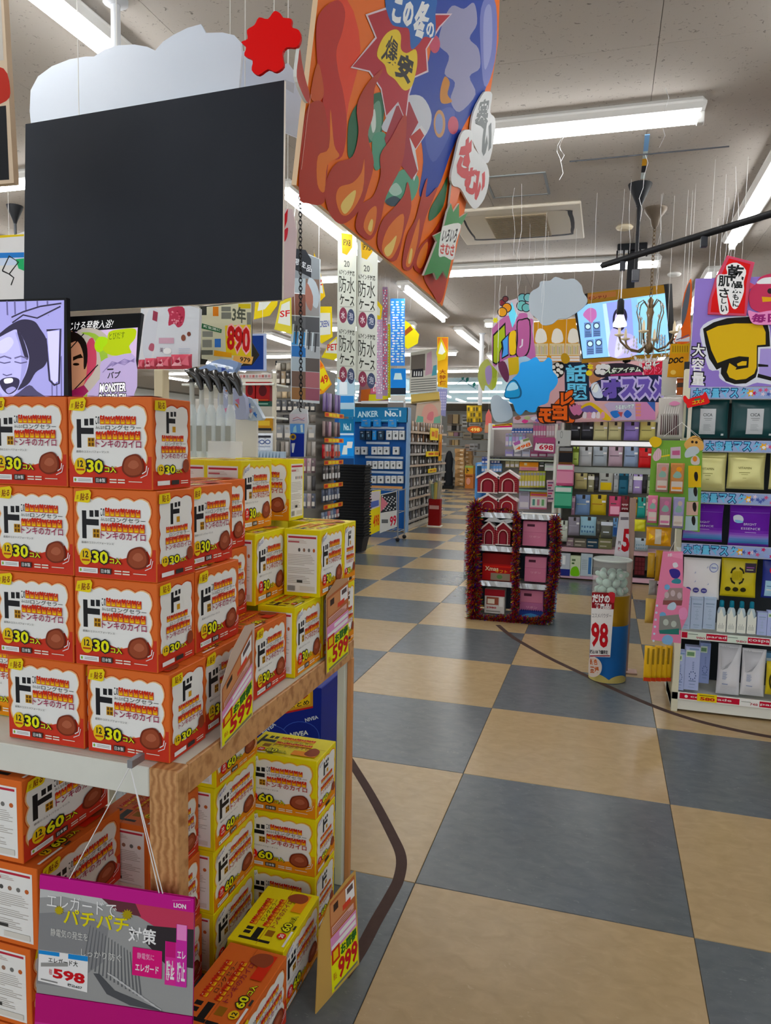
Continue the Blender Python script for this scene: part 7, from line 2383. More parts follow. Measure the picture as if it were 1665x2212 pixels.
sign('hanging_pack', 'white plastic pack with red pomegranate print under the black board', 'packet', PY(.62), Q9((80, 700), (120, 120), (600, 90), (740, 130), (720, 740), (560, 760)), .02, M('#c4c9cf', .35), pome, wires=[q9_(400, 110)])
for k, (a0, a1, b0) in enumerate(((70, 160, 670), (165, 290, 655), (285, 440, 640), (440, 660, 615))):
    pouch('fruit_pack', f'small red and pink crinkled packet under the pomegranate pack, {("first", "second", "third", "fourth")[k]} from left', .5, *q9_(a0, b0), *q9_(a1, 770), .03, '#b84a5c', lambda A: (A.poly([(.1, .2), (.5, .8), (.6, .2)], '#d8a0a8'), A.poly([(.5, .3), (.9, .9), (.95, .2)], '#c86a78'), A.ell(.4, .5, .12, .12, '#8a1f34', 8)), cat='packet', wr=.7, nx=5, ny=4)


def p890(A):
    A.poly(Q9((740, 120), (1290, 60), (1290, 640), (1180, 730), (760, 660)), '#b9b8a0')
    for a, b, c_, d, col in ((750, 200, 815, 110, '#2a2c28'), (880, 210, 940, 110, '#b8701c'), (970, 160, 1070, 110, '#6a6c64'), (970, 240, 1075, 170, '#6a6c64'), (1150, 130, 1280, 80, '#b8a81c'), (1240, 330, 1285, 170, '#6c6e66'), (770, 430, 880, 370, '#7a7c74'), (770, 540, 870, 460, '#7a7c74'), (760, 620, 880, 570, '#5a5c54')):
        A.rect(*q9_(a, b), *q9_(c_, d), col)
    A.txt('3年', Q9((1080, 270), (1230, 290), (1230, 120), (1090, 100)), '#4a4e44', .03)
    A.poly(Q9((760, 340), (970, 390), (975, 350), (765, 285)), '#2a5a3a').txt('新生活に', Q9((780, 330), (960, 375), (962, 350), (782, 300)), '#c9d0c4', .02)
    A.poly(Q9((1020, 620), (1010, 310), (1280, 300), (1285, 640)), '#c8b040')
    A.txt('890', Q9((1025, 570), (1275, 610), (1275, 330), (1035, 300)), '#a8201f', .04, '#d8a0a0', .06)
    A.rect(*q9_(900, 540), *q9_(965, 450), '#3a6ab0').poly(Q9((890, 630), (1080, 650), (1080, 600), (895, 570)), '#c8902a').poly(Q9((1090, 700), (1290, 720), (1310, 640), (1100, 630)), '#c89a5a').txt('979', Q9((1165, 690), (1275, 705), (1278, 655), (1170, 640)), '#1c1a16', .02)


o = sign('hanging_sign_card', 'cream 890 price card with black edge beside the pomegranate pack', 'price card', PY(.78), Q9((735, 720), (738, 110), (1290, 55), (1295, 490), (1370, 620), (1290, 730), (1150, 740), (830, 650), (800, 720)), .004, M('#26241e'), p890, wires=[q9_(1000, 100)])
sign('hanging_sign_board', 'blue signboard with pale frame and dark arrow behind the 890 card', 'sign', PY(1.3), Q9((1090, 790), (1100, 400), (1440, 395), (1440, 790)), .01, M('#a9b6d4'), lambda A: (A.poly(Q9((1100, 775), (1110, 420), (1415, 415), (1415, 775)), '#14357c'), A.poly(Q9((1280, 700), (1290, 520), (1370, 625), (1300, 720)), '#0f1216'), A.poly(Q9((1280, 690), (1290, 560), (1340, 625), (1290, 700)), '#b9b7a4')), wires=[q9_(1200, 400), q9_(1400, 398)])
for k, (L, c_, y, lbl) in enumerate(((((690, 790), (820, 720), (960, 660), (1150, 700), (1100, 800), (1050, 900), (900, 810)), '#8fa6cc', .45, 'crumpled blue clear bag over the pump nozzles'), (((940, 1270), (950, 900), (1060, 880), (1150, 1000), (1220, 1080), (1220, 1300), (1060, 1280)), '#a4aac2', .55, 'clear bag with pink print right of the pump bottles'), (((1180, 1290), (1200, 1080), (1290, 1090), (1390, 1250), (1390, 1310)), '#aebccc', .6, 'clear bag with blue curve below the red case'))):
    pl = PY(y)
    A = Art(pl, True).board(Q9(*L), .03, M(c_, .2, a=.85), None, 2)
    c = sum((Vector(p) for p in A.v), Vector()) / len(A.v)
    o = tag(A.build('hanging_clear_bag', None, c), lbl, 'bag')
    B = Art(pl, True)
    xs_ = [p[0] for p in L]
    ys_ = [p[1] for p in L]
    rn_ = random.Random(k)
    for j in range(9):
        a, b = rn_.uniform(min(xs_) + 30, max(xs_) - 80), rn_.uniform(min(ys_) + 40, max(ys_) - 60)
        B.poly(Q9((a, b), (a + rn_.uniform(20, 60), b + rn_.uniform(-30, 30)), (a + rn_.uniform(0, 50), b + rn_.uniform(20, 60))), (['#3a4a9c', '#c9d4e6', '#20305c'], ['#b06a88', '#c9ccd8', '#b0683a'], ['#3a6ab0', '#d4dae2', '#c08a8a'])[k][j % 3])
    B.build('print', o, c)

# goods shelf behind the stand
YC = 1.62
plc2 = PY(YC)
xr1 = plc2.loc((594, 900))[0]
t = thing('goods_shelf', 'narrow white goods shelf behind the pump bottles with hand creams', 'shelf unit', (xr1, YC, 0))
lb('back_panel', -.62, -.1, .2, .22, 0, plc2.loc((560, 800))[1], M('#b9b6ac', .6))
lb('post', -.02, 0, -.0, .02, 0, plc2.loc((590, 805))[1], M('#c4bfae', .5))
for v in (828, 900, 990):
    z = plc2.loc((560, v))[1]
    lb('shelf', -.62, -.005, -.01, .2, z - .012, z, GW)
for k, (a0, a1) in enumerate(((1225, 1325), (1335, 1480))):
    carton('red_case', f'dark red glossy case on the goods shelf, {("left", "right")[k]} one', YC + .0, *q9_(a0, 905), *q9_(a1, 1105 + 10 * k), .05, '#8a1418', lambda A: (A.ell(.5, .55, .3, .28, '#4a1014', 14), A.rect(.1, .05, .9, .12, '#a84a2a')), cat='case')
carton('small_carton', 'dark green flat carton under the red cases', YC, *q9_(1310, 1105), *q9_(1480, 1160), .06, '#1a4a3c', lambda A: A.rect(.1, .3, .9, .5, '#8aa89a'))
carton('small_carton', 'row label strip carton above the red cases', YC, *q9_(1090, 820), *q9_(1500, 870), .03, '#c4bcb8', lambda A: [A.rect(.03 + .08 * i, .2, .09 + .08 * i, .75, ('#a0605c', '#8a8480', '#b88a88')[i % 3]) for i in range(12)] and None)
for k, (a0, a1, b0) in enumerate(((1095, 1260, 1290), (1320, 1500, 1290))):
    carton('small_carton', f'amber topped carton on the goods shelf, {("left", "right")[k]} one', YC - .02, *q9_(a0, b0), *q9_(a1, 1420), .05, '#b08020', lambda A: (A.rect(0, 0, 1, .2, '#20242c'), A.rect(.1, .4, .9, .8, '#c8a848')))
for k in range(4):
    a0 = 1300 + k * 62
    xx = plc2.loc(q9_(a0 + 30, 1560))[0]
    z1_, z0_ = plc2.loc(q9_(a0, 1450))[1], plc2.loc(q9_(a0, 1690))[1]
    b = thing('cream_tube', f'white hand cream tube with blue oval, {("first", "second", "third", "fourth")[k]} of the four', 'tube', (xx, YC - .05 - .002 * k, z0_))
    h = z1_ - z0_
    MB().pillow(.05, h * .86, .024, M('#cfd4da', .35), 4, 5, (0, 0, h * .14), .04).build('body', b)
    MB().lathe([(.016, 0), (.018, .003), (.015, h * .15)], M('#e1e4e8', .3), 10).build('cap', b)
    A = Art(Plane((0, -.0145, 0), (1, 0, 0), (0, 0, 1)))
    A.ell(0, h * .62, .017, .013, '#2f4a86').ell(0, h * .62, .012, .008, '#cfd4da').rect(-.02, h * .8, .02, h * .9, '#33343c').rect(-.016, h * .4, .016, h * .44, '#8f9ab0')
    A.build('print', b)
carton('small_carton', 'navy carton left of the hand cream tubes', YC, *q9_(1190, 1480), *q9_(1290, 1690), .05, '#16245c', lambda A: A.rect(.1, .6, .9, .8, '#3a5aa0'))
carton('small_carton', 'pale blue carton base under the hand cream tubes', YC - .085, *q9_(1290, 1640), *q9_(1640, 1720), .02, '#9fb0c0', lambda A: [A.poly([(.1 * i, 0), (.1 * i + .05, 1), (.1 * i + .07, 0)], '#6a7f94') for i in range(9)] and None)

# chain with white pouch card
p0, p1 = W(648, 448, y=1.95), W(650, 888, y=1.95)
a = MB()
chain(a, (p0.x, p0.y, CEIL), p1, .034, .0032, M('#17171a', .4, metal=.4))
o = a.build('hanging_chain', None, p1)
o['kind'] = 'thing'
tag(o, 'black link chain hanging from the ceiling before the photo strip', 'chain')


def whitecard(A):
    def P(*L):
        return [(560 + a / 7.568, 860 + b / 7.568) for a, b in L]
    A.poly(P((505, 960), (510, 560), (735, 570), (730, 960)), '#1a2c86').poly(P((505, 570), (500, 420), (740, 420), (735, 580)), '#5f94d4').poly(P((495, 410), (490, 260), (790, 250), (785, 410)), '#b9b4bc')
    A.ell(*P((550, 635))[0], 7, 7, '#a88a2a').ell(*P((550, 635))[0], 4, 4, '#3a3a5a').poly(P((525, 740), (585, 735), (560, 890), (535, 890)), '#c0c8d4')
    A.line(P((550, 340), (620, 310), (700, 350), (740, 320)), .003, '#a03a50').line(P((540, 370), (640, 350), (740, 370)), .003, '#5a5a90')
    A.poly(P((560, 480), (600, 440), (610, 560), (550, 560)), '#9cc8dc').poly(P((670, 440), (710, 430), (720, 560), (680, 560)), '#c0d4e0')


sign('hanging_pack', 'white topped blue pack hanging at the end of the black chain', 'packet', PY(1.95), [(560 + a / 7.568, 860 + b / 7.568) for a, b in ((500, 960), (490, 260), (560, 190), (640, 160), (780, 180), (795, 400), (760, 600), (740, 960))], .015, M('#b4b9bd', .35), whitecard)


# hanging transparent photo strip
def photos(A):
    def P(*L):
        return [(540 + a / 6.9375, 640 + b / 6.9375) for a, b in L]
    A.poly([(630, 640), (630, 540), (652, 545), (690, 560), (690, 645)], '#6f757a').poly([(632, 580), (632, 536), (660, 540), (672, 560), (672, 600)], '#23252a')
    for ch, u, v in (('限', 636, 560), ('定', 650, 566), ('品', 662, 574)):
        A.txt(ch, [(u, v + 12), (u + 11, v + 14), (u + 11, v), (u, v - 2)], '#b9bcc0', .01)
    A.poly([(630, 660), (630, 630), (690, 640), (690, 668)], '#c9ced2')
    for v0, v1, c1, c2 in ((600, 632, '#8a949a', '#6a5a52'), (634, 680, '#6a4a42', '#7f7f80'), (682, 715, '#55585e', '#4a4c50'), (716, 745, '#3f78a8', '#5a5e62'), (746, 770, '#2f5f96', '#8f9498'), (771, 800, '#88949c', '#4f4a48'), (801, 835, '#5a4a42', '#8a5a60'), (836, 862, '#7a5a3c', '#7a4a58')):
        A.poly([(630, v1), (630, v0), (660, v0 + 2), (660, v1 + 2)], c1).poly([(660, v1 + 2), (660, v0 + 2), (690, v0 + 4), (690, v1 + 4)], c2)
    A.blob([(668, 600), (682, 610), (690, 640), (684, 666), (670, 650), (664, 620)], '#9aa4ac', 3).blob([(662, 610), (676, 640), (672, 672), (660, 650)], '#8a6258', 3)
    for k in range(8):
        A.poly([(632 + 7 * k, 700 + 3 * k), (636 + 7 * k, 700 + 3 * k), (633 + 7 * k, 740 + 3 * k), (630 + 7 * k, 740 + 3 * k)], ('#a9b4ba', '#3a3c40')[k % 2])


sign('hanging_photo_strip', 'glossy grey photo strip hanging behind the black chain', 'banner', PY(2.6), [(628, 866), (628, 532), (692, 560), (690, 872)], .004, M('#a9b0b4', .15), photos, wires=[(632, 536), (688, 560)])


def bou(x0, x1, off):
    def f(A):
        def m(a, b):
            return (x0 + (x1 - x0) * a, b + off + a * 6)
        A.poly([m(.25, 545), m(.2, 502), m(.8, 502), m(.78, 530), m(.5, 548)], '#b8941c').txt('IPX8', [m(.3, 528), m(.7, 528), m(.7, 514), m(.3, 514)], '#2a2618', .02)
        A.ell(*m(.5, 566), (x1 - x0) * .32, 15, '#bcbfb4', 14).txt('20', [m(.35, 574), m(.65, 574), m(.65, 560), m(.35, 560)], '#5a5c58', .02)
        for k in range(2):
            o_ = 128 * k
            A.txt('6.7インチ対応', [m(.1, 592 + o_), m(.92, 592 + o_), m(.92, 580 + o_), m(.1, 580 + o_)], '#33352f', .02)
            A.txt('防水', [m(.08, 630 + o_), m(.92, 630 + o_), m(.92, 594 + o_), m(.08, 594 + o_)], '#22241f', .0)
            A.txt('ケース', [m(.12, 657 + o_), m(.9, 657 + o_), m(.9, 634 + o_), m(.12, 634 + o_)], '#22241f', .02)
            A.rect(*m(.12, 661 + o_), *m(.85, 659 + o_), '#9a9c94')
            A.ell(*m(.3, 679 + o_), (x1 - x0) * .21, 17, '#7a3a4c', 16).ell(*m(.72, 680 + o_), (x1 - x0) * .2, 17, '#3f4862', 16)
            A.txt('水', [m(.18, 687 + o_), m(.42, 687 + o_), m(.42, 671 + o_), m(.18, 671 + o_)], '#c9c0c4', .02).txt('泡', [m(.6, 687 + o_), m(.84, 687 + o_), m(.84, 671 + o_), m(.6, 671 + o_)], '#c4c8d2', .0)
    return f


sign('hanging_banner', 'white waterproof case banner with two red and blue badge pairs, left strip', 'banner', PY(2.78), [(727, 815), (730, 500), (770, 500), (768, 818)], .004, M('#b9bdb4', .4), bou(729, 769, 0), wires=[(750, 500)])
sign('hanging_banner', 'white waterproof case banner with badge pairs, right strip', 'banner', PY(2.81), [(768, 822), (772, 505), (816, 505), (813, 826)], .004, M('#bcbfb8', .4), bou(770, 814, 10), wires=[(795, 505)])
# strips further back
for k, (u0, u1, v0, v1, c1, c2, lbl, y) in enumerate(((812, 826, 690, 862, '#a894b0', '#c9a0b8', 'lilac glitter strip banner right of the waterproof banners', 4.4), (826, 837, 620, 855, '#85708c', '#c04a5c', 'mauve glitter strip banner with red top', 4.3), (837, 843, 700, 860, '#a8ac3c', '#d0d080', 'thin lime strip banner beside the glitter strips', 4.5), (843, 874, 645, 790, '#3f7fd0', '#b4d4f0', 'blue glitter strip banner above the blue display', 5.0))):
    def f(A, u0=u0, u1=u1, v0=v0, v1=v1, c2=c2, k=k):
        rn_ = random.Random(k)
        n_ = int((v1 - v0) / 6)
        for i in range(n_):
            for j in range(3 if u1 - u0 > 9 else 1):
                a = u0 + 1 + (u1 - u0 - 2) * (j + rn_.random() * .5) / 3
                A.rect(a, v0 + 6 + i * 5.6, a + (u1 - u0) * .18, v0 + 9 + i * 5.6, c2 if rn_.random() > .4 else '#d8d8e0')
    sign('hanging_banner', lbl, 'banner', PY(y), [(u0, v1), (u0, v0), (u1, v0), (u1, v1)], .004, M(c1, .4), f, wires=[((u0 + u1) / 2, v0)])
sign('hanging_sign_board', 'bright blue square sign with white bag mark above the blue display', 'sign', PY(9.5), [(841, 852), (841, 796), (876, 796), (876, 852)], .02, M('#1a78c4'), lambda A: (A.poly([(850, 820), (853, 806), (866, 806), (869, 820)], '#b9d4ea'), A.rect(841, 852, 876, 838, '#1c2430'), A.rect(843, 866, 875, 854, '#b9b9b4')), wires=[(858, 796)])
sign('hanging_sign_board', 'collage sign of red and yellow adverts on top of blue display', 'sign', PY(9.6), [(773, 868), (778, 822), (838, 826), (838, 872)], .02, M('#7a5a5c'), lambda A: (A.poly([(778, 866), (780, 842), (800, 840), (798, 866)], '#a8582c'), A.poly([(800, 850), (805, 824), (836, 826), (834, 850)], '#b85a70'), A.poly([(796, 868), (797, 852), (838, 852), (838, 862)], '#b8b020'), A.rect(780, 872, 838, 866, '#c0c0c0'), A.txt('限定', [(806, 846), (822, 846), (822, 828), (806, 828)], '#d8d8d4', .04)), wires=[(790, 822), (830, 826)])

# pennants
PEN = [(((548, 690), (552, 646), (600, 640), (598, 660), (582, 682)), 2.6, '#c8b40e', ((556, 672), (560, 650), (590, 646), (572, 668)), '', 'yellow pennant tip just below the black board'),
       (((592, 712), (605, 652), (628, 640), (630, 722), (610, 716)), 2.5, '#bdb24a', ((600, 698), (608, 658), (626, 650), (627, 704)), 'SF', 'cream pennant with red lettering left of the photo strip'),
       (((672, 650), (678, 545), (690, 580), (702, 640), (690, 652)), 3.4, '#c8a818', ((678, 630), (684, 575), (694, 600), (698, 634)), '2', 'white and yellow pennant with red mark beside the photo strip'),
       (((680, 730), (680, 662), (716, 662), (718, 728), (695, 742)), 3.6, '#c9b61a', ((683, 725), (683, 676), (713, 676), (714, 722)), 'SCREEN', 'yellow edged pennant with blue lettering left of the waterproof banner'),
       (((694, 772), (712, 740), (728, 726), (735, 770), (720, 778)), 4.2, '#c4b840', ((702, 762), (714, 742), (726, 732), (730, 764)), 'PET', 'tilted cream pennant below the lettered one'),
       (((870, 745), (872, 690), (886, 700), (905, 722), (902, 742), (880, 754)), 5.6, '#d2c40c', ((872, 728), (872, 716), (886, 704), (892, 712)), '', 'bright yellow pennant with a red brown label near the aisle'),
       (((812, 690), (814, 648), (826, 662), (822, 690)), 4.2, '#c8b418', ((814, 680), (815, 660), (821, 668), (820, 682)), '', 'small yellow pennant peeping behind the waterproof banner'),
       (((942, 762), (952, 728), (966, 760), (960, 776), (946, 780)), 7.9, '#b9a82a', ((946, 764), (953, 738), (962, 760), (955, 766)), '', 'small white faced pennant on the orange streamer at the aisle')]
for pts, y, col, inn, tx, lbl in PEN:
    def f(A, inn=inn, tx=tx, lbl=lbl):
        A.poly(inn, '#c4c8c2' if 'red brown' not in lbl else '#8a4a1c')
        if tx:
            us, vs_ = [p[0] for p in inn], [p[1] for p in inn]
            cu, cv = sum(us) / 4, sum(vs_) / 4
            du = (max(us) - min(us)) * .4
            A.txt(tx, [(cu - du, cv + 8), (cu + du, cv + 6), (cu + du, cv - 8), (cu - du, cv - 6)], '#b02a2a' if tx != 'SCREEN' else '#3a4a8a', .02)
    sign('hanging_pennant', lbl, 'pennant', PY(y), pts, .006, M(col), f, wires=[max(pts, key=lambda p: -p[1])])
sign('hanging_streamer', 'orange yellow vertical streamer with red letters over the far aisle', 'banner', PY(8.0), [(945, 835), (944, 728), (968, 728), (966, 838)], .006, M('#c89c16'), lambda A: (A.poly([(946, 760), (946, 730), (967, 730), (966, 760)], '#c4703a'), A.vtxt('大特価', (948, 832, 963, 795), '#a04a10', .02) if False else [A.txt(ch, [(949, 808 + 12 * k), (963, 808 + 12 * k), (963, 798 + 12 * k), (949, 798 + 12 * k)], '#8a4410', .03) for k, ch in enumerate('大特価')] and None), wires=[(956, 728)])
sign('hanging_sign_card', 'red and yellow tilted price sign with 49 at the rack corner', 'price card', PY(4.6), [(659, 790), (664, 778), (676, 764), (684, 766), (698, 788), (716, 830), (698, 850), (690, 852), (680, 838)], .01, M('#c88a18'), lambda A: (A.poly([(661, 792), (675, 784), (694, 842), (688, 846)], '#b04418'), A.poly([(676, 766), (684, 768), (698, 790), (680, 802), (672, 784)], '#c06028'), A.poly([(676, 806), (700, 794), (714, 828), (698, 844), (688, 838)], '#cfc01c'), A.txt('49', [(694, 832), (711, 824), (706, 808), (690, 815)], '#b0382a', .03)), wires=[(680, 766)])

# ------------------------------------------------------------------ peg rack at the aisle
XA = -2.75
t = thing('peg_rack', 'grey peg rack of small packs with yellow red price strips at the aisle', 'shelf unit', (XA, 5.2, 0))
pxa, py5 = PX(XA), PY(5.2)
xl5 = py5.loc((592, 900))[0]
ya_, yb_ = pxa.loc((686, 1000))[0], pxa.loc((731, 1000))[0]
zt5 = py5.loc((640, 778))[1]
lb('core', xl5 - XA + .03, -.06, .0, yb_ - 5.2, .1, zt5, M('#6f6d68', .7))
lb('plinth', xl5 - XA + .03, -.04, .0, yb_ - 5.2, 0, .1, M('#8f8c84'))
lb('post', xl5 - XA, xl5 - XA + .025, .03, .08, 0, zt5, M('#b9b4a8'))
lb('top_rail', xl5 - XA, -.05, .02, .05, zt5 - .05, zt5, M('#1c1f22'))
COLS = ['#5a5a5c', '#7f7a78', '#33343a', '#9a928c', '#6a5a4c', '#4a4a52', '#8c8078', '#a09a98']
rows = [(784, 800, 8, ['#a9a49a', '#5a564c', '#8a8478', '#3c3a36'], 'phone case'), (802, 832, 8, ['#4a4038', '#8a7a64', '#2c2a28', '#6a6258', '#9a8a70'], 'brown patterned'), (846, 860, 7, ['#8c8272', '#a8967a', '#6a6050'], 'tan'), (864, 890, 7, ['#3a3c40', '#55575a', '#2a2c30'], 'black'), (896, 914, 6, ['#4c4a48', '#2a2a2c', '#66605a'], 'dark charcoal'), (918, 950, 5, ['#6f7276', '#8a8c8e', '#5a5a5c'], 'silver grey'), (954, 985, 9, ['#4a4844', '#77716a', '#94908c'], 'grey brown'), (990, 1022, 9, ['#8a5a6a', '#a89498', '#5a4a50'], 'dull pink'), (1028, 1060, 9, ['#55524e', '#8f8a86', '#2f2e30'], 'ash grey'), (1066, 1098, 9, ['#6a7080', '#94888a', '#454a58'], 'dull blue')]
for r_, (v0, v1, n_, cs, wd_) in enumerate(rows):
    u0, u1 = 596, 682
    for k in range(n_):
        a0 = u0 + (u1 - u0) * k / n_
        pouch('peg_pack', f'small {wd_} pack hung on the front of the peg rack', 5.186, a0 + .6, v0, a0 + (u1 - u0) / n_ - .6, v1, .02, cs[k % len(cs)], (lambda A: A.rect(.15, .15, .85, .45, '#b4b0a8').rect(.2, .7, .6, .85, '#8a8680')) if r_ % 2 else None, cat='packet', group=f'{wd_} packs on the peg rack front', nx=2, ny=3, r=.3)
for v, col in ((838, '#c88a2a'), (781, '#23262a')):
    z = py5.loc((640, v))[1]
    lb('label_strip', xl5 - XA + .03, -.06, .02, .03, z - .02, z + .02, M(col))
PXM = {}


def apack(y, z0, z1, w, col, lbl, grp, x=XA + .03, art=0):
    """packet facing the aisle"""
    k = (round(w, 3), round(z1 - z0, 3), col, art)
    if k not in PXM:
        m = MB().pillow(w, z1 - z0, .02, M(col, .35), 2, 3)
        if art:
            m.box(-w * .35, w * .35, -.0135, -.011, (z1 - z0) * .15, (z1 - z0) * .5, M('#b4b4b4' if art == 1 else '#a84a3a'))
        PXM[k] = m.mesh('aisle_pack')
    o = obj('aisle_pack', PXM[k], None, (x, y, z0))
    o.rotation_euler = (0, 0, math.pi / 2)
    tag(o, lbl, 'packet', grp)


AR = [(850, 890, ['#7a6a94', '#5a4a78', '#9484a8', '#34303c'], 'purple pen pack', 0), (911, 943, ['#8a7a78', '#4c3a44', '#a88a98', '#3a3c3a'], 'pink brown pack', 0), (960, 990, ['#a3202c', '#a9a4a4', '#8a8486'], 'red headed white pack', 2), (1006, 1038, ['#2e2c2c', '#5a5658', '#1e1e20', '#7a7270'], 'black pack', 1), (1055, 1083, ['#4a5468', '#3a4050', '#6a7488'], 'blue grey pack', 1), (1103, 1122, ['#7a8494', '#5a6a88', '#a0686a'], 'pale blue pack', 1)]
for v0, v1, cs, wd_, art in AR:
    for k in range(6):
        y = ya_ + .06 + (yb_ - ya_ - .1) * (k + .5) / 6
        u = ontoscreen((XA + .03, y, 1))[0]
        z1_, z0_ = pxa.loc((708, v0))[1], pxa.loc((708, v1))[1]
        apack(y, z0_, z1_, (yb_ - ya_ - .1) / 6.4, cs[k % len(cs)], f'{wd_} on the aisle side of the peg rack', f'{wd_}s on the peg rack side', art=art)
for j, v in enumerate((897, 951, 998, 1047, 1091)):
    z = pxa.loc((712, v))[1]
    s_ = MB().box(-.012, -.004, ya_ - 5.2 + .06, yb_ - 5.2, z - .03, z + .025, M('#c07a1c')).build('price_strip', t)
    s_.location = (.07, 0, 0)
    B = Art(PX(XA + .0665))
    for k in range(5):
        y = ya_ + .07 + (yb_ - ya_ - .1) * k / 5
        B.rect(y, z - .02, y + .1, z + .015, '#a8301c' if k in (0, 4) else '#c8b42a')
    B.build('price_print', t, (XA, 5.2, 0))

# stack of black baskets
p = W(757, 1198, z=0)
bx0 = W(730, 1100, y=7.2).x
t0 = None
BKM = M('#131416', .5)
for k in range(26):
    z = .02 + k * .039
    if t0 is None:
        a = MB()
        for x0_, x1_, y0_, y1_ in ((-.22, .22, -.155, -.14), (-.22, .22, .14, .155), (-.22, -.205, -.14, .14), (.205, .22, -.14, .14)):
            a.box(x0_, x1_, y0_, y1_, .20, .222, BKM)
        rim = a
        body = MB()
        n_ = 4
        P1 = [(-.17, -.105), (.17, -.105), (.17, .105), (-.17, .105)]
        P2 = [(-.205, -.14), (.205, -.14), (.205, .14), (-.205, .14)]
        body.add([(x, y, .0) for x, y in P1] + [(x, y, .2) for x, y in P2], [(3, 2, 1, 0)] + [(i, (i + 1) % 4, (i + 1) % 4 + 4, i + 4) for i in range(4)], M('#1b1c1f', .6))
        t0 = thing('shopping_basket', 'black plastic shopping basket nested in the tall stack', 'basket', (-2.79, 7.3, z), 0, 'nested black shopping baskets')
        body.build('body', t0)
        rim.build('rim', t0)
        MB().tube([(-.2, 0, .225), (-.19, -.1, .232), (.19, -.1, .232), (.2, 0, .225)], .005, M('#2a2b2e'), 5).build('handle', t0)
    else:
        dup(t0, (-2.79 + .006 * math.sin(k * 2.1), 7.3 + .004 * math.cos(k), z))

# blue gadget display
YK = 9.85
plk = PY(YK)
BL = M('#15609c', .45)
xk0, xk1 = plk.loc((752, 1000))[0], plk.loc((879, 1000))[0]
zk = plk.loc((820, 880))[1]
t = thing('gadget_display', 'blue gadget display wall with white lettered header and boxed chargers', 'shelf unit', (xk0, YK, 0))
wk = xk1 - xk0
lb('back_board', -.3, wk, .05, .12, .02, zk - .2, M('#0f4a86', .5))
lb('header', 0, wk, -.02, .12, plk.loc((820, 912))[1], zk, M('#0e6a94', .45))
lb('side_edge', wk - .02, wk + .02, -.02, .12, 0, zk, M('#7a94b0', .4))
B = Art(PY(YK - .02))
B.photo = True
B.txt('ANKER', [(772, 902), (817, 900), (817, 887), (772, 889)], '#b9d4dc', .03).txt('No.1', [(831, 900), (866, 900), (866, 887), (831, 887)], '#c4d4d8', .04).rect(790, 909, 860, 907, '#5f9ab8').rect(838, 885, 860, 883, '#8fb4c4')
B.build('header_print', t, (xk0, YK, 0))
for v, u0, u1 in ((924, 775, 872), (957, 790, 840), (988, 788, 870), (1020, 765, 870), (1052, 792, 868)):
    z = plk.loc((820, v))[1]
    lb('price_rail', plk.loc((u0, v))[0] - xk0, plk.loc((u1, v))[0] - xk0, .02, .05, z - .02, z + .02, M('#a4b0bc' if v != 1052 else '#b98a5c'))
KB = [(930, 950, [(777, 788, 1), (790, 801, 1), (804, 812, 2), (816, 828, 1), (834, 846, 0), (848, 860, 0), (862, 873, 0)]), (965, 982, [(766, 776, 0), (780, 792, 0), (802, 814, 0), (815, 826, 0), (828, 840, 0), (848, 861, 0)]), (996, 1013, [(791, 802, 0), (804, 815, 0), (817, 828, 0), (830, 841, 0), (843, 854, 0), (856, 868, 0)]), (1028, 1044, [(801, 812, 0), (815, 828, 0), (832, 843, 0), (845, 856, 0), (858, 870, 0)]), (905, 922, [(780, 800, 2), (806, 822, 2), (838, 856, 2)])]
for v0, v1, L in KB:
    for u0, u1, c_ in L:
        carton('charger_box', {0: 'small white charger carton with dark dot on the blue display', 1: 'small dark charger carton on the top row of blue display', 2: 'small blue charger carton on the blue display'}[c_], YK - .04, u0, v0, u1, v1, .08, ('#b4b8ba', '#1f3040', '#2f7ab8')[c_], lambda A, c_=c_: A.ell(.55, .45, .18, .18, '#3a3f44' if c_ == 0 else '#5a7a90', 8).rect(.15, .75, .6, .85, '#8a9096'), cat='box', group={0: 'white charger cartons', 1: 'dark charger cartons', 2: 'blue charger cartons'}[c_])
# left neighbour panel
sign('hanging_advert', 'bright blue advert panel with white phone shapes left of the lettered header', 'panel', PY(9.4), [(730, 1030), (732, 905), (764, 905), (764, 1030)], .05, M('#1a6fb8'), lambda A: (A.rect(732, 935, 764, 905, '#0f6a90'), A.txt('No.1', [(742, 930), (758, 930), (758, 915), (742, 915)], '#b4d0dc', .04), A.rect(732, 940, 764, 936, '#b9cedb'), A.rect(731, 985, 764, 945, '#2a8ad8'), A.poly([(738, 982), (742, 962), (750, 962), (750, 982)], '#cfe0ee'), A.poly([(748, 968), (750, 954), (762, 954), (760, 968)], '#dfe9f2'), A.rect(730, 1030, 764, 990, '#123c6c'), A.rect(731, 1026, 741, 1006, '#aeb4b8'), A.rect(743, 1026, 752, 1006, '#b9bcbc'), A.rect(754, 1026, 763, 1006, '#b4a89c')), wires=[(740, 905), (760, 905)])
sign('hanging_advert', 'pale advert column behind the pennants with blue base', 'panel', PY(9.3), [(728, 900), (728, 815), (765, 815), (765, 900)], .03, M('#9ab4c4'), lambda A: (A.ell(736, 812, 8, 8, '#b8822a'), A.rect(730, 870, 764, 855, '#2f74b4'), A.rect(730, 900, 764, 884, '#1a6a94'), A.rect(733, 852, 750, 825, '#c4cdd4')), wires=[(735, 815), (758, 815)])

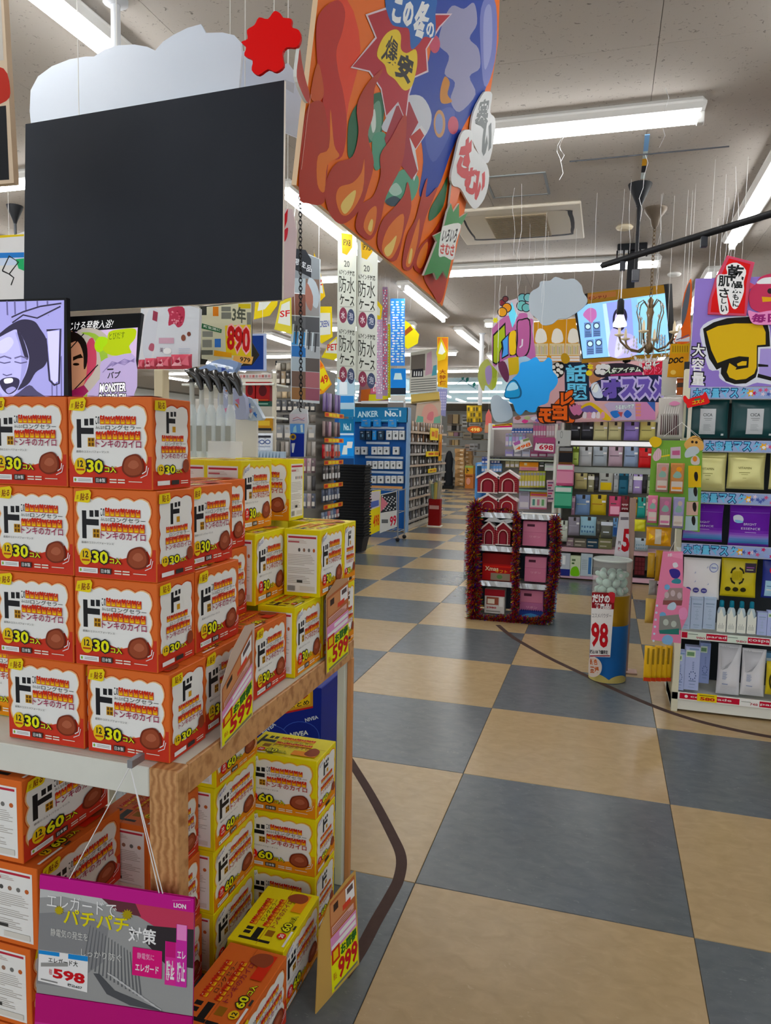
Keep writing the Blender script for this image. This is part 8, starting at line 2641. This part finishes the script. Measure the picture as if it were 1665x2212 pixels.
# price boards on a wire cart
YW = 8.6
sign('hanging_sign_card', 'yellow price board with orange numerals on the wire cart', 'price card', PY(YW), [(791, 1160), (791, 1062), (822, 1058), (820, 1146)], .006, M('#c2b420'), lambda A: (A.poly([(792, 1105), (792, 1064), (821, 1060), (820, 1094)], '#a9a4a8'), A.poly([(794, 1100), (796, 1085), (818, 1080), (818, 1092)], '#4a5a94'), A.txt('498', [(806, 1140), (819, 1135), (819, 1110), (806, 1114)], '#b8481c', .03), A.rect(793, 1098, 800, 1075, '#b05a6a')))
sign('hanging_sign_card', 'white price board with dark speckles and red 99 on the wire cart', 'price card', PY(YW - .03), [(820, 1152), (822, 1068), (857, 1060), (857, 1138)], .006, M('#b4b6b4'), lambda A: (A.poly([(822, 1108), (823, 1070), (856, 1062), (856, 1102)], '#23262a'), [A.ell(826 + (k * 7) % 29, 1072 + (k * 11) % 32, 1.6, 1.6, '#b9bcbc', 6) for k in range(28)], A.poly([(822, 1106), (824, 1072), (838, 1088)], '#b06a74'), A.txt('99', [(842, 1138), (856, 1134), (856, 1112), (842, 1116)], '#a82438', .03), A.rect(824, 1130, 838, 1122, '#55585a')))
t = thing('wire_cart', 'chrome wire cart behind the basket stack carrying the price boards', 'cart', (W(825, 1170, y=YW + .2).x, YW + .25, 0))
CHR = M('#8a8e92', .3, metal=.7)
for sx in (-.3, .3):
    for sy in (-.2, .2):
        MB().tube([(sx, sy, .06), (sx, sy, .82)], .012, CHR, 6).build('leg', t)
        MB().lathe([(.02, 0), (.035, .02), (.035, .04), (.02, .06)], BLK, 10, (sx, sy, 0)).build('caster', t)
for z in (.15, .45, .8):
    a = MB()
    for k in range(9):
        a.tube([(-.3 + .075 * k, -.2, z), (-.3 + .075 * k, .2, z)], .004, CHR, 4)
    a.tube([(-.3, -.2, z), (.3, -.2, z), (.3, .2, z), (-.3, .2, z), (-.3, -.2, z)], .007, CHR, 5)
    a.build('wire_shelf', t)['kind'] = 'stuff'

# ------------------------------------------------------------------ aisle side shelving
t = thing('aisle_shelf', 'long aisle shelf of small dark packs beyond the blue display', 'shelf unit', (XA, 10.1, 0))
yE = 13.2
lb('core', -.4, -.12, 0, yE - 10.1, .08, 2.25, M('#77716a', .7))
lb('plinth', -.4, -.02, 0, yE - 10.1, 0, .08, M('#b4b0a4'))
for k in range(4):
    lb('post', -.12, -.09, .02 + k * 1.0, .06 + k * 1.0, .08, 2.3, M('#a9a8a4', .4))
zrow = [pxa.loc((905, v))[1] for v in (925, 948, 972, 996, 1018, 1042, 1064, 1086, 1110, 1128)]
ACOL = [['#8a7464', '#a08a78', '#6a5648'], ['#7a5a44', '#9a7e6a', '#4a3a34'], ['#26262a', '#5a5658', '#8a8486'], ['#2a2a2c', '#7a7674', '#3c3a3c'], ['#35353a', '#a0a0a0', '#4a4a50'], ['#2a2c34', '#6a6a70', '#8f8a88'], ['#1f2026', '#94908c', '#3a3a40'], ['#24252a', '#7f7c78', '#a8a4a0'], ['#23242c', '#55565c', '#8a8886'], ['#1e2028', '#3a3c44', '#6f6e70']]
for r_, z in enumerate(zrow):
    lb('shelf', -.12, .01, 0, yE - 10.1, z - .085, z - .07, M('#bcb9b4'))
    lb('price_rail', .0105, .018, .0, yE - 10.1, z - .1, z - .06, M('#8f8a85' if r_ % 3 else '#a09080'))
    for k in range(14):
        y = 10.2 + (yE - 10.3) * (k + .5) / 14
        apack(y, z - .068, z + .1 if r_ else z + .12, .13, ACOL[r_][(k * 7 + k // 3) % 3], f'small dark packs standing along the aisle shelf, row {("one", "two", "three", "four", "five", "six", "seven", "eight", "nine", "ten")[r_]} from top'.replace('packs', 'pack'), f'aisle shelf packs row {r_ + 1}', x=XA - .04, art=1 if (k + r_) % 3 else 0)
for lbl, y0, z0, y1, z1, col, pc in (('yellow price plate with red numerals jutting from the aisle shelf', 11.6, 1.62, 12.3, 1.86, '#cbb41a', '#b05a1c'), ('long yellow price plate lower on the aisle shelf', 11.3, 1.3, 12.5, 1.4, '#c8b020', '#a8481c'), ('short yellow price plate in the middle of the aisle shelf', 11.5, .98, 12.2, 1.06, '#c8b020', '#8a5a1c'), ('tall orange strip plate at the far end of the aisle shelf', 12.4, 1.2, 12.65, 1.75, '#c08a1c', '#a0481c')):
    o = tag(MB().box(-.006, .006, 0, y1 - y0, 0, z1 - z0, M(col)).build('price_plate'), lbl, 'price tag')
    o.location = (XA + .03, y0, z0)
    B = Art(Plane((.0065, 0, 0), (0, 1, 0), (0, 0, 1)))
    w_, h_ = y1 - y0, z1 - z0
    B.rect(w_ * .15, h_ * .3, w_ * .5, h_ * .7, pc).rect(w_ * .58, h_ * .2, w_ * .9, h_ * .8, '#b8702a')
    B.build('print', o)
p = W(936, 1138, z=0)
t = thing('red_column', 'dark red short column bin with a pale label by aisle shelf', 'bin', (p.x, p.y + .1, 0))
MB().box(-.13, .13, -.1, .1, 0, .02, GW).build('base', t)
MB().box(-.11, .11, -.08, .08, .02, .52, M('#7a1418', .45), .006).build('body', t)
MB().box(-.09, .09, -.084, -.0801, .33, .4, M('#b08a84')).build('label', t)
a = MB()
for k in range(9):
    an = k * .7
    a.tube([(.06 * math.cos(an), .05 * math.sin(an), .52), (.1 * math.cos(an), .08 * math.sin(an), .8 + .03 * (k % 3))], .035, M(('#9a9488', '#b4aa94', '#7a8a7a', '#a89a5a')[k % 4], .2, a=.9), 6)
a.build('bagged_goods', t)['kind'] = 'stuff'
sign('hanging_poster', 'grey print poster above the aisle shelf with dark photo blocks', 'poster', PY(9.5), [(884, 850), (886, 762), (944, 752), (944, 846)], .01, M('#a4a49c'), lambda A: (A.poly([(887, 800), (888, 768), (918, 764), (918, 800)], '#55504a'), A.poly([(889, 815), (890, 798), (914, 796), (914, 814)], '#1f1e22'), [A.poly([(893 + 5 * k, 812), (894 + 5 * k, 802), (896 + 5 * k, 802), (896 + 5 * k, 812)], '#b9bcbc') for k in range(4)], A.poly([(918, 812), (922, 764), (932, 758), (934, 806)], '#a08490'), A.poly([(932, 812), (936, 790), (943, 788), (943, 810)], '#4a8490'), [A.poly([(887, 822 + 5 * k), (887, 820 + 5 * k), (942, 816 + 5 * k), (942, 818 + 5 * k)], '#5a5c5a') for k in range(6)] and None), wires=[(890, 764), (940, 754)])
sign('hanging_poster', 'tan board under the grey poster above the aisle shelf', 'poster', PY(9.55), [(888, 872), (887, 852), (948, 846), (950, 866)], .01, M('#b09a5c'), lambda A: A.poly([(889, 872), (889, 868), (949, 862), (949, 866)], '#6a5a34'), wires=[(918, 850)])
sign('hanging_poster', 'pale portrait poster in pink and teal at the aisle shelf end', 'poster', PY(9.6), [(896, 912), (900, 872), (952, 866), (952, 915)], .01, M('#a8988a'), lambda A: (A.blob([(912, 910), (915, 880), (930, 872), (944, 884), (944, 912)], '#b48a80', 3), A.poly([(898, 912), (902, 898), (914, 900), (914, 912)], '#5f9484'), A.poly([(936, 914), (938, 902), (951, 898), (951, 914)], '#6a9484'), A.blob([(922, 905), (926, 892), (936, 890), (934, 908)], '#b06a70', 3)), wires=[(925, 868)])
sign('hanging_banner', 'narrow violet lettered strip hanging right of the portrait poster', 'banner', PY(11.0), [(944, 895), (946, 840), (966, 840), (962, 900)], .006, M('#7f80a8'), lambda A: [A.rect(948 + 4 * (k % 4), 846 + 6 * (k // 4), 950 + 4 * (k % 4), 850 + 6 * (k // 4), '#b4b0c4') for k in range(28)] and None, wires=[(955, 840)])


# ================================================================== far end of the aisle
# glass partition with painted vines
YV = 14.6
gv0, gv1 = W(560, 800, y=YV), W(1130, 800, y=YV)
t = thing('glass_partition', 'pale teal glass partition with dark green vine pattern over the aisle', 'partition', (0, YV, 0))
zg0, zg1 = W(1000, 868, y=YV).z, CEIL - .01
MB().box(gv0.x, gv1.x, 0, .012, zg0, zg1, M('#a9c6cf', .12, a=.42)).build('glass', t)
MB().box(gv0.x, gv1.x, -.02, .03, zg0 - .04, zg0, M('#c4c8ca', .4)).build('bottom_rail', t)
B = Art(PY(YV - .001), True)
rn = random.Random(4)
for u0, v0, s in ((965, 770, 1), (1000, 800, -1), (1035, 785, 1), (985, 830, 1), (1020, 760, -1), (700, 800, 1), (900, 790, -1)):
    pts = [(u0 + s * k * 5 + 3 * math.sin(k), v0 - 10 * math.sin(k * .55)) for k in range(9)]
    B.line(pts, .02, '#3a5f6a')
    for k in (2, 5, 7):
        a, b = pts[k]
        B.blob([(a, b), (a + 5, b - 5), (a + 4, b - 11), (a - 1, b - 8)], '#1f5a54', 3)
    sp = [(u0 + 14 * s + (8 - .8 * q) * math.cos(q * .9), v0 + 16 + (8 - .8 * q) * math.sin(q * .9)) for q in range(9)]
    B.line(sp, .015, '#6a8a98')
B.build('vine_print', t, (0, YV, 0))
for k in range(3):
    p0 = W(560 + 250 * k, 700, y=YV)
    MB().tube([(p0.x, .006, zg1), (p0.x, .006, CEIL)], .01, CHR, 6).build('hanger', t)


def stack(name, label, cat, u0, v0, u1, v1, y, col, art=None, d=.4, group=None):
    return carton(name, label, y, u0, v0, u1, v1, d, col, art, cat, group, bev=0)


def fshelf(name, label, u0, v0, u1, v1, y, col, d=.6, vs=None):
    x0, x1, z0, z1 = R(PY(y), u0, v0, u1, v1)
    t = thing(name, label, 'shelf unit', (x0, y + d, 0))
    w = x1 - x0
    MB().box(0, w, -.02, 0, 0, z1, M(col, .7)).build('back_panel', t)
    for x in (0, w - .04):
        MB().box(x, x + .04, -d, -.02, 0, z1, M('#8a7a68', .6)).build('post', t)
    n_ = 5
    for z in ([.1] + [PY(y).loc(((u0 + u1) / 2, v))[1] for v in vs] if vs else [.1 + (z1 - .1) * k / n_ for k in range(n_)]):
        MB().box(.04, w - .04, -d, -.02, z - .05, z - .02, M('#9a8a74', .6)).build('shelf', t)
    return t, z1, w


CT = ['#a07e58', '#b08e66', '#8f6e4a', '#a8845c', '#b99a74']
far1 = fshelf('storage_shelf', 'tall brown storage shelf at the far end of the aisle', 962, 1046, 1000, 872, 27.5, '#7a6048', vs=(916, 931, 943, 963))
rn = random.Random(12)
n_ = 0
for v0, v1, us in ((895, 915, (966, 978, 990)), (916, 930, (966, 976, 986, 992)), (932, 942, (968, 980, 990)), (950, 962, (970, 976, 982, 990))):
    for k in range(len(us) - 1):
        stack('goods_carton', 'small pale goods carton on the far brown shelf', 'box', us[k], v0, us[k + 1] - 1, v1, 27.6, rn.choice(['#c4a878', '#b08a9c', '#d0b890', '#8a7a6a', '#2a2624', '#b9b4b0']), None, .4, 'goods cartons on the far brown shelf')
far2 = fshelf('storage_shelf', 'wide far shelf under the yellow banner goods', 996, 1040, 1052, 860, 27.0, '#5f5040', vs=(907, 923, 947, 973, 985))
sign('hanging_sign_board', 'mustard goods board with dark lettering over the far shelf', 'sign', PY(23), [(1008, 912), (1008, 876), (1040, 876), (1041, 912)], .05, M('#8a7420'), lambda A: [A.rect(1010 + 6 * k, 888 + 12 * j, 1014 + 6 * k, 880 + 12 * j, ('#3a3414', '#b0902a', '#5a4a1c')[(k + j) % 3]) for k in range(5) for j in range(3)] and None, wires=[(1024, 876)])
sign('hanging_sign_board', 'orange oval price sign with dark rim over the far shelf', 'sign', PY(22.9), [(1009, 928), (1014, 922), (1026, 920), (1038, 923), (1041, 929), (1035, 934), (1020, 935)], .05, M('#a8502a'), lambda A: A.txt('498', [(1016, 932), (1036, 932), (1036, 924), (1016, 924)], '#d8c070', .02), k=3, wires=[(1025, 921)])
for k, (u0, v0, u1, v1, c_) in enumerate(((998, 896, 1008, 906, '#a9a9ac'), (998, 908, 1009, 922, '#c4c4c0'), (1012, 914, 1038, 920, '#b4b0a8'), (1000, 934, 1018, 946, '#a09480'), (1020, 938, 1040, 950, '#5a5a48'), (1004, 960, 1014, 972, '#b09a8c'), (1014, 958, 1024, 970, '#b4b4b4'), (1024, 958, 1032, 970, '#9a9a9c'), (1000, 972, 1024, 984, '#a8a4a4'))):
    stack('goods_carton', f'{("grey", "white", "pale flat", "khaki", "dark olive", "pinkish", "silver", "lead grey", "long grey")[k]} goods carton on the far shelf under the oval sign', 'box', u0, v0, u1, v1, 27.0, c_, lambda A: A.rect(.1, .3, .9, .6, '#6a6660'), .5)
for k in range(9):
    v1 = 1050 - k * 9.0
    stack('shipping_carton', f'brown shipping carton in the left far stack, {("bottom", "second", "third", "fourth", "fifth", "sixth", "seventh", "eighth", "top")[k]} one', 'box', 982 + (k % 2), v1 - 9, 1001 + (k % 3) * .7, v1, 24.6, CT[k % 5], lambda A: A.rect(.3, 0, .7, .2, '#7a5e3c').rect(.55, .4, .9, .75, '#c9b9a0'))
for k in range(8):
    v1 = 1048 - k * 9.2
    stack('shipping_carton', f'brown shipping carton in the right far stack, {("bottom", "second", "third", "fourth", "fifth", "sixth", "seventh", "top")[k]} one', 'box', 1003, v1 - 9.2, 1019 - (k % 2), v1, 25.4, CT[(k * 2 + 1) % 5], lambda A: A.rect(.3, 0, .7, .2, '#7a5e3c').rect(.1, .4, .5, .75, '#c9b9a0'))
stack('orange_bag_stack', 'orange printed carton with black letter sign beside the far stacks', 'box', 1004, 1024, 1022, 1055, 23.6, '#a8683a', lambda A: A.ell(.4, .5, .25, .25, '#c08a7a', 10).rect(.1, .8, .9, .9, '#6a3a1c'))
stack('letter_sign_box', 'yellow carton with black kana topping the orange printed carton', 'box', 1004, 1006, 1022, 1024, 23.6, '#b88a3a', lambda A: (A.rect(.0, .75, 1, 1, '#8aa05a'), A.txt('ト', (.2, .1, .5, .75), '#1a1410', .05)))
p = W(968, 1056, z=0)  # unidentified dark upright figure, modelled as a covered trolley
t = thing('dark_figure', 'dark upright figure in the far aisle, shaped as a covered trolley', 'trolley', (p.x, p.y, 0))
MB().box(-.19, .19, -.15, .15, 0, .12, M('#0f1012', .5), .01).build('base', t)
MB().lathe([(.16, .12), (.17, .3), (.13, .7), (.15, 1.0), (.1, 1.25), (.04, 1.34)], M('#14161a', .6), 12).build('cover', t)
MB().tube([(.1, .1, .12), (.16, .12, 1.0), (.1, .12, 1.1)], .015, M('#55585c', .3, metal=.6), 6).build('handle', t)
# cold rack and signs right of far aisle
sign('hanging_sign_board', 'coral bottle shaped far sign left of small grey cloud', 'sign', PY(12.0), [(1047, 935), (1049, 896), (1055, 884), (1061, 898), (1062, 935)], .03, M('#c46a64'), lambda A: A.poly([(1046, 934), (1047, 918), (1062, 918), (1062, 934)], '#b48a6c'), wires=[(1055, 886)])
t = thing('blue_shelf', 'bright blue sided shelf between the far aisle and brick houses', 'shelf unit', (W(1024, 1100, y=7.2).x, 7.2, 0))
x1 = W(1075, 1000, y=7.2).x - t.location.x
zb1 = W(1040, 1000, y=7.2).z
MB().box(0, .02, 0, .5, 0, zb1, M('#5f94cc', .4)).build('side_panel', t)
MB().box(.02, x1, .46, .5, 0, zb1, M('#4a80bc', .5)).build('back_panel', t)
for z in (.06, .4, .75, zb1 - .02):
    MB().box(.02, x1, 0, .46, z - .02, z, M('#a9bccc', .4)).build('shelf', t)
o = tag(MB().box(-.1, .1, 0, .03, 0, .52, M('#b4bcc0', .3, a=.7), .004).build('acrylic_panel'), 'clear acrylic panel standing left of the tinsel rack', 'panel')
p = W(1006, 1240, z=0)
o.location = (p.x + .05, p.y, 0)
o.rotation_euler = (0, 0, 1.2)
# back rows of shelving left and right, seen between the signs
for k, (u0, v0, u1, v1, y, c_, lbl) in enumerate(((560, 1120, 735, 800, 11.5, '#8f8a86', 'plain far gondola behind the peg rack'), (1055, 1100, 1215, 905, 8.2, '#9a948c', 'plain far gondola behind the beauty shelf'), (1222, 1100, 1500, 905, 8.45, '#96928c', 'plain far gondola behind the mask wall'))):
    fshelf('far_gondola', lbl, u0, v0, u1, v1, y, c_, .4)
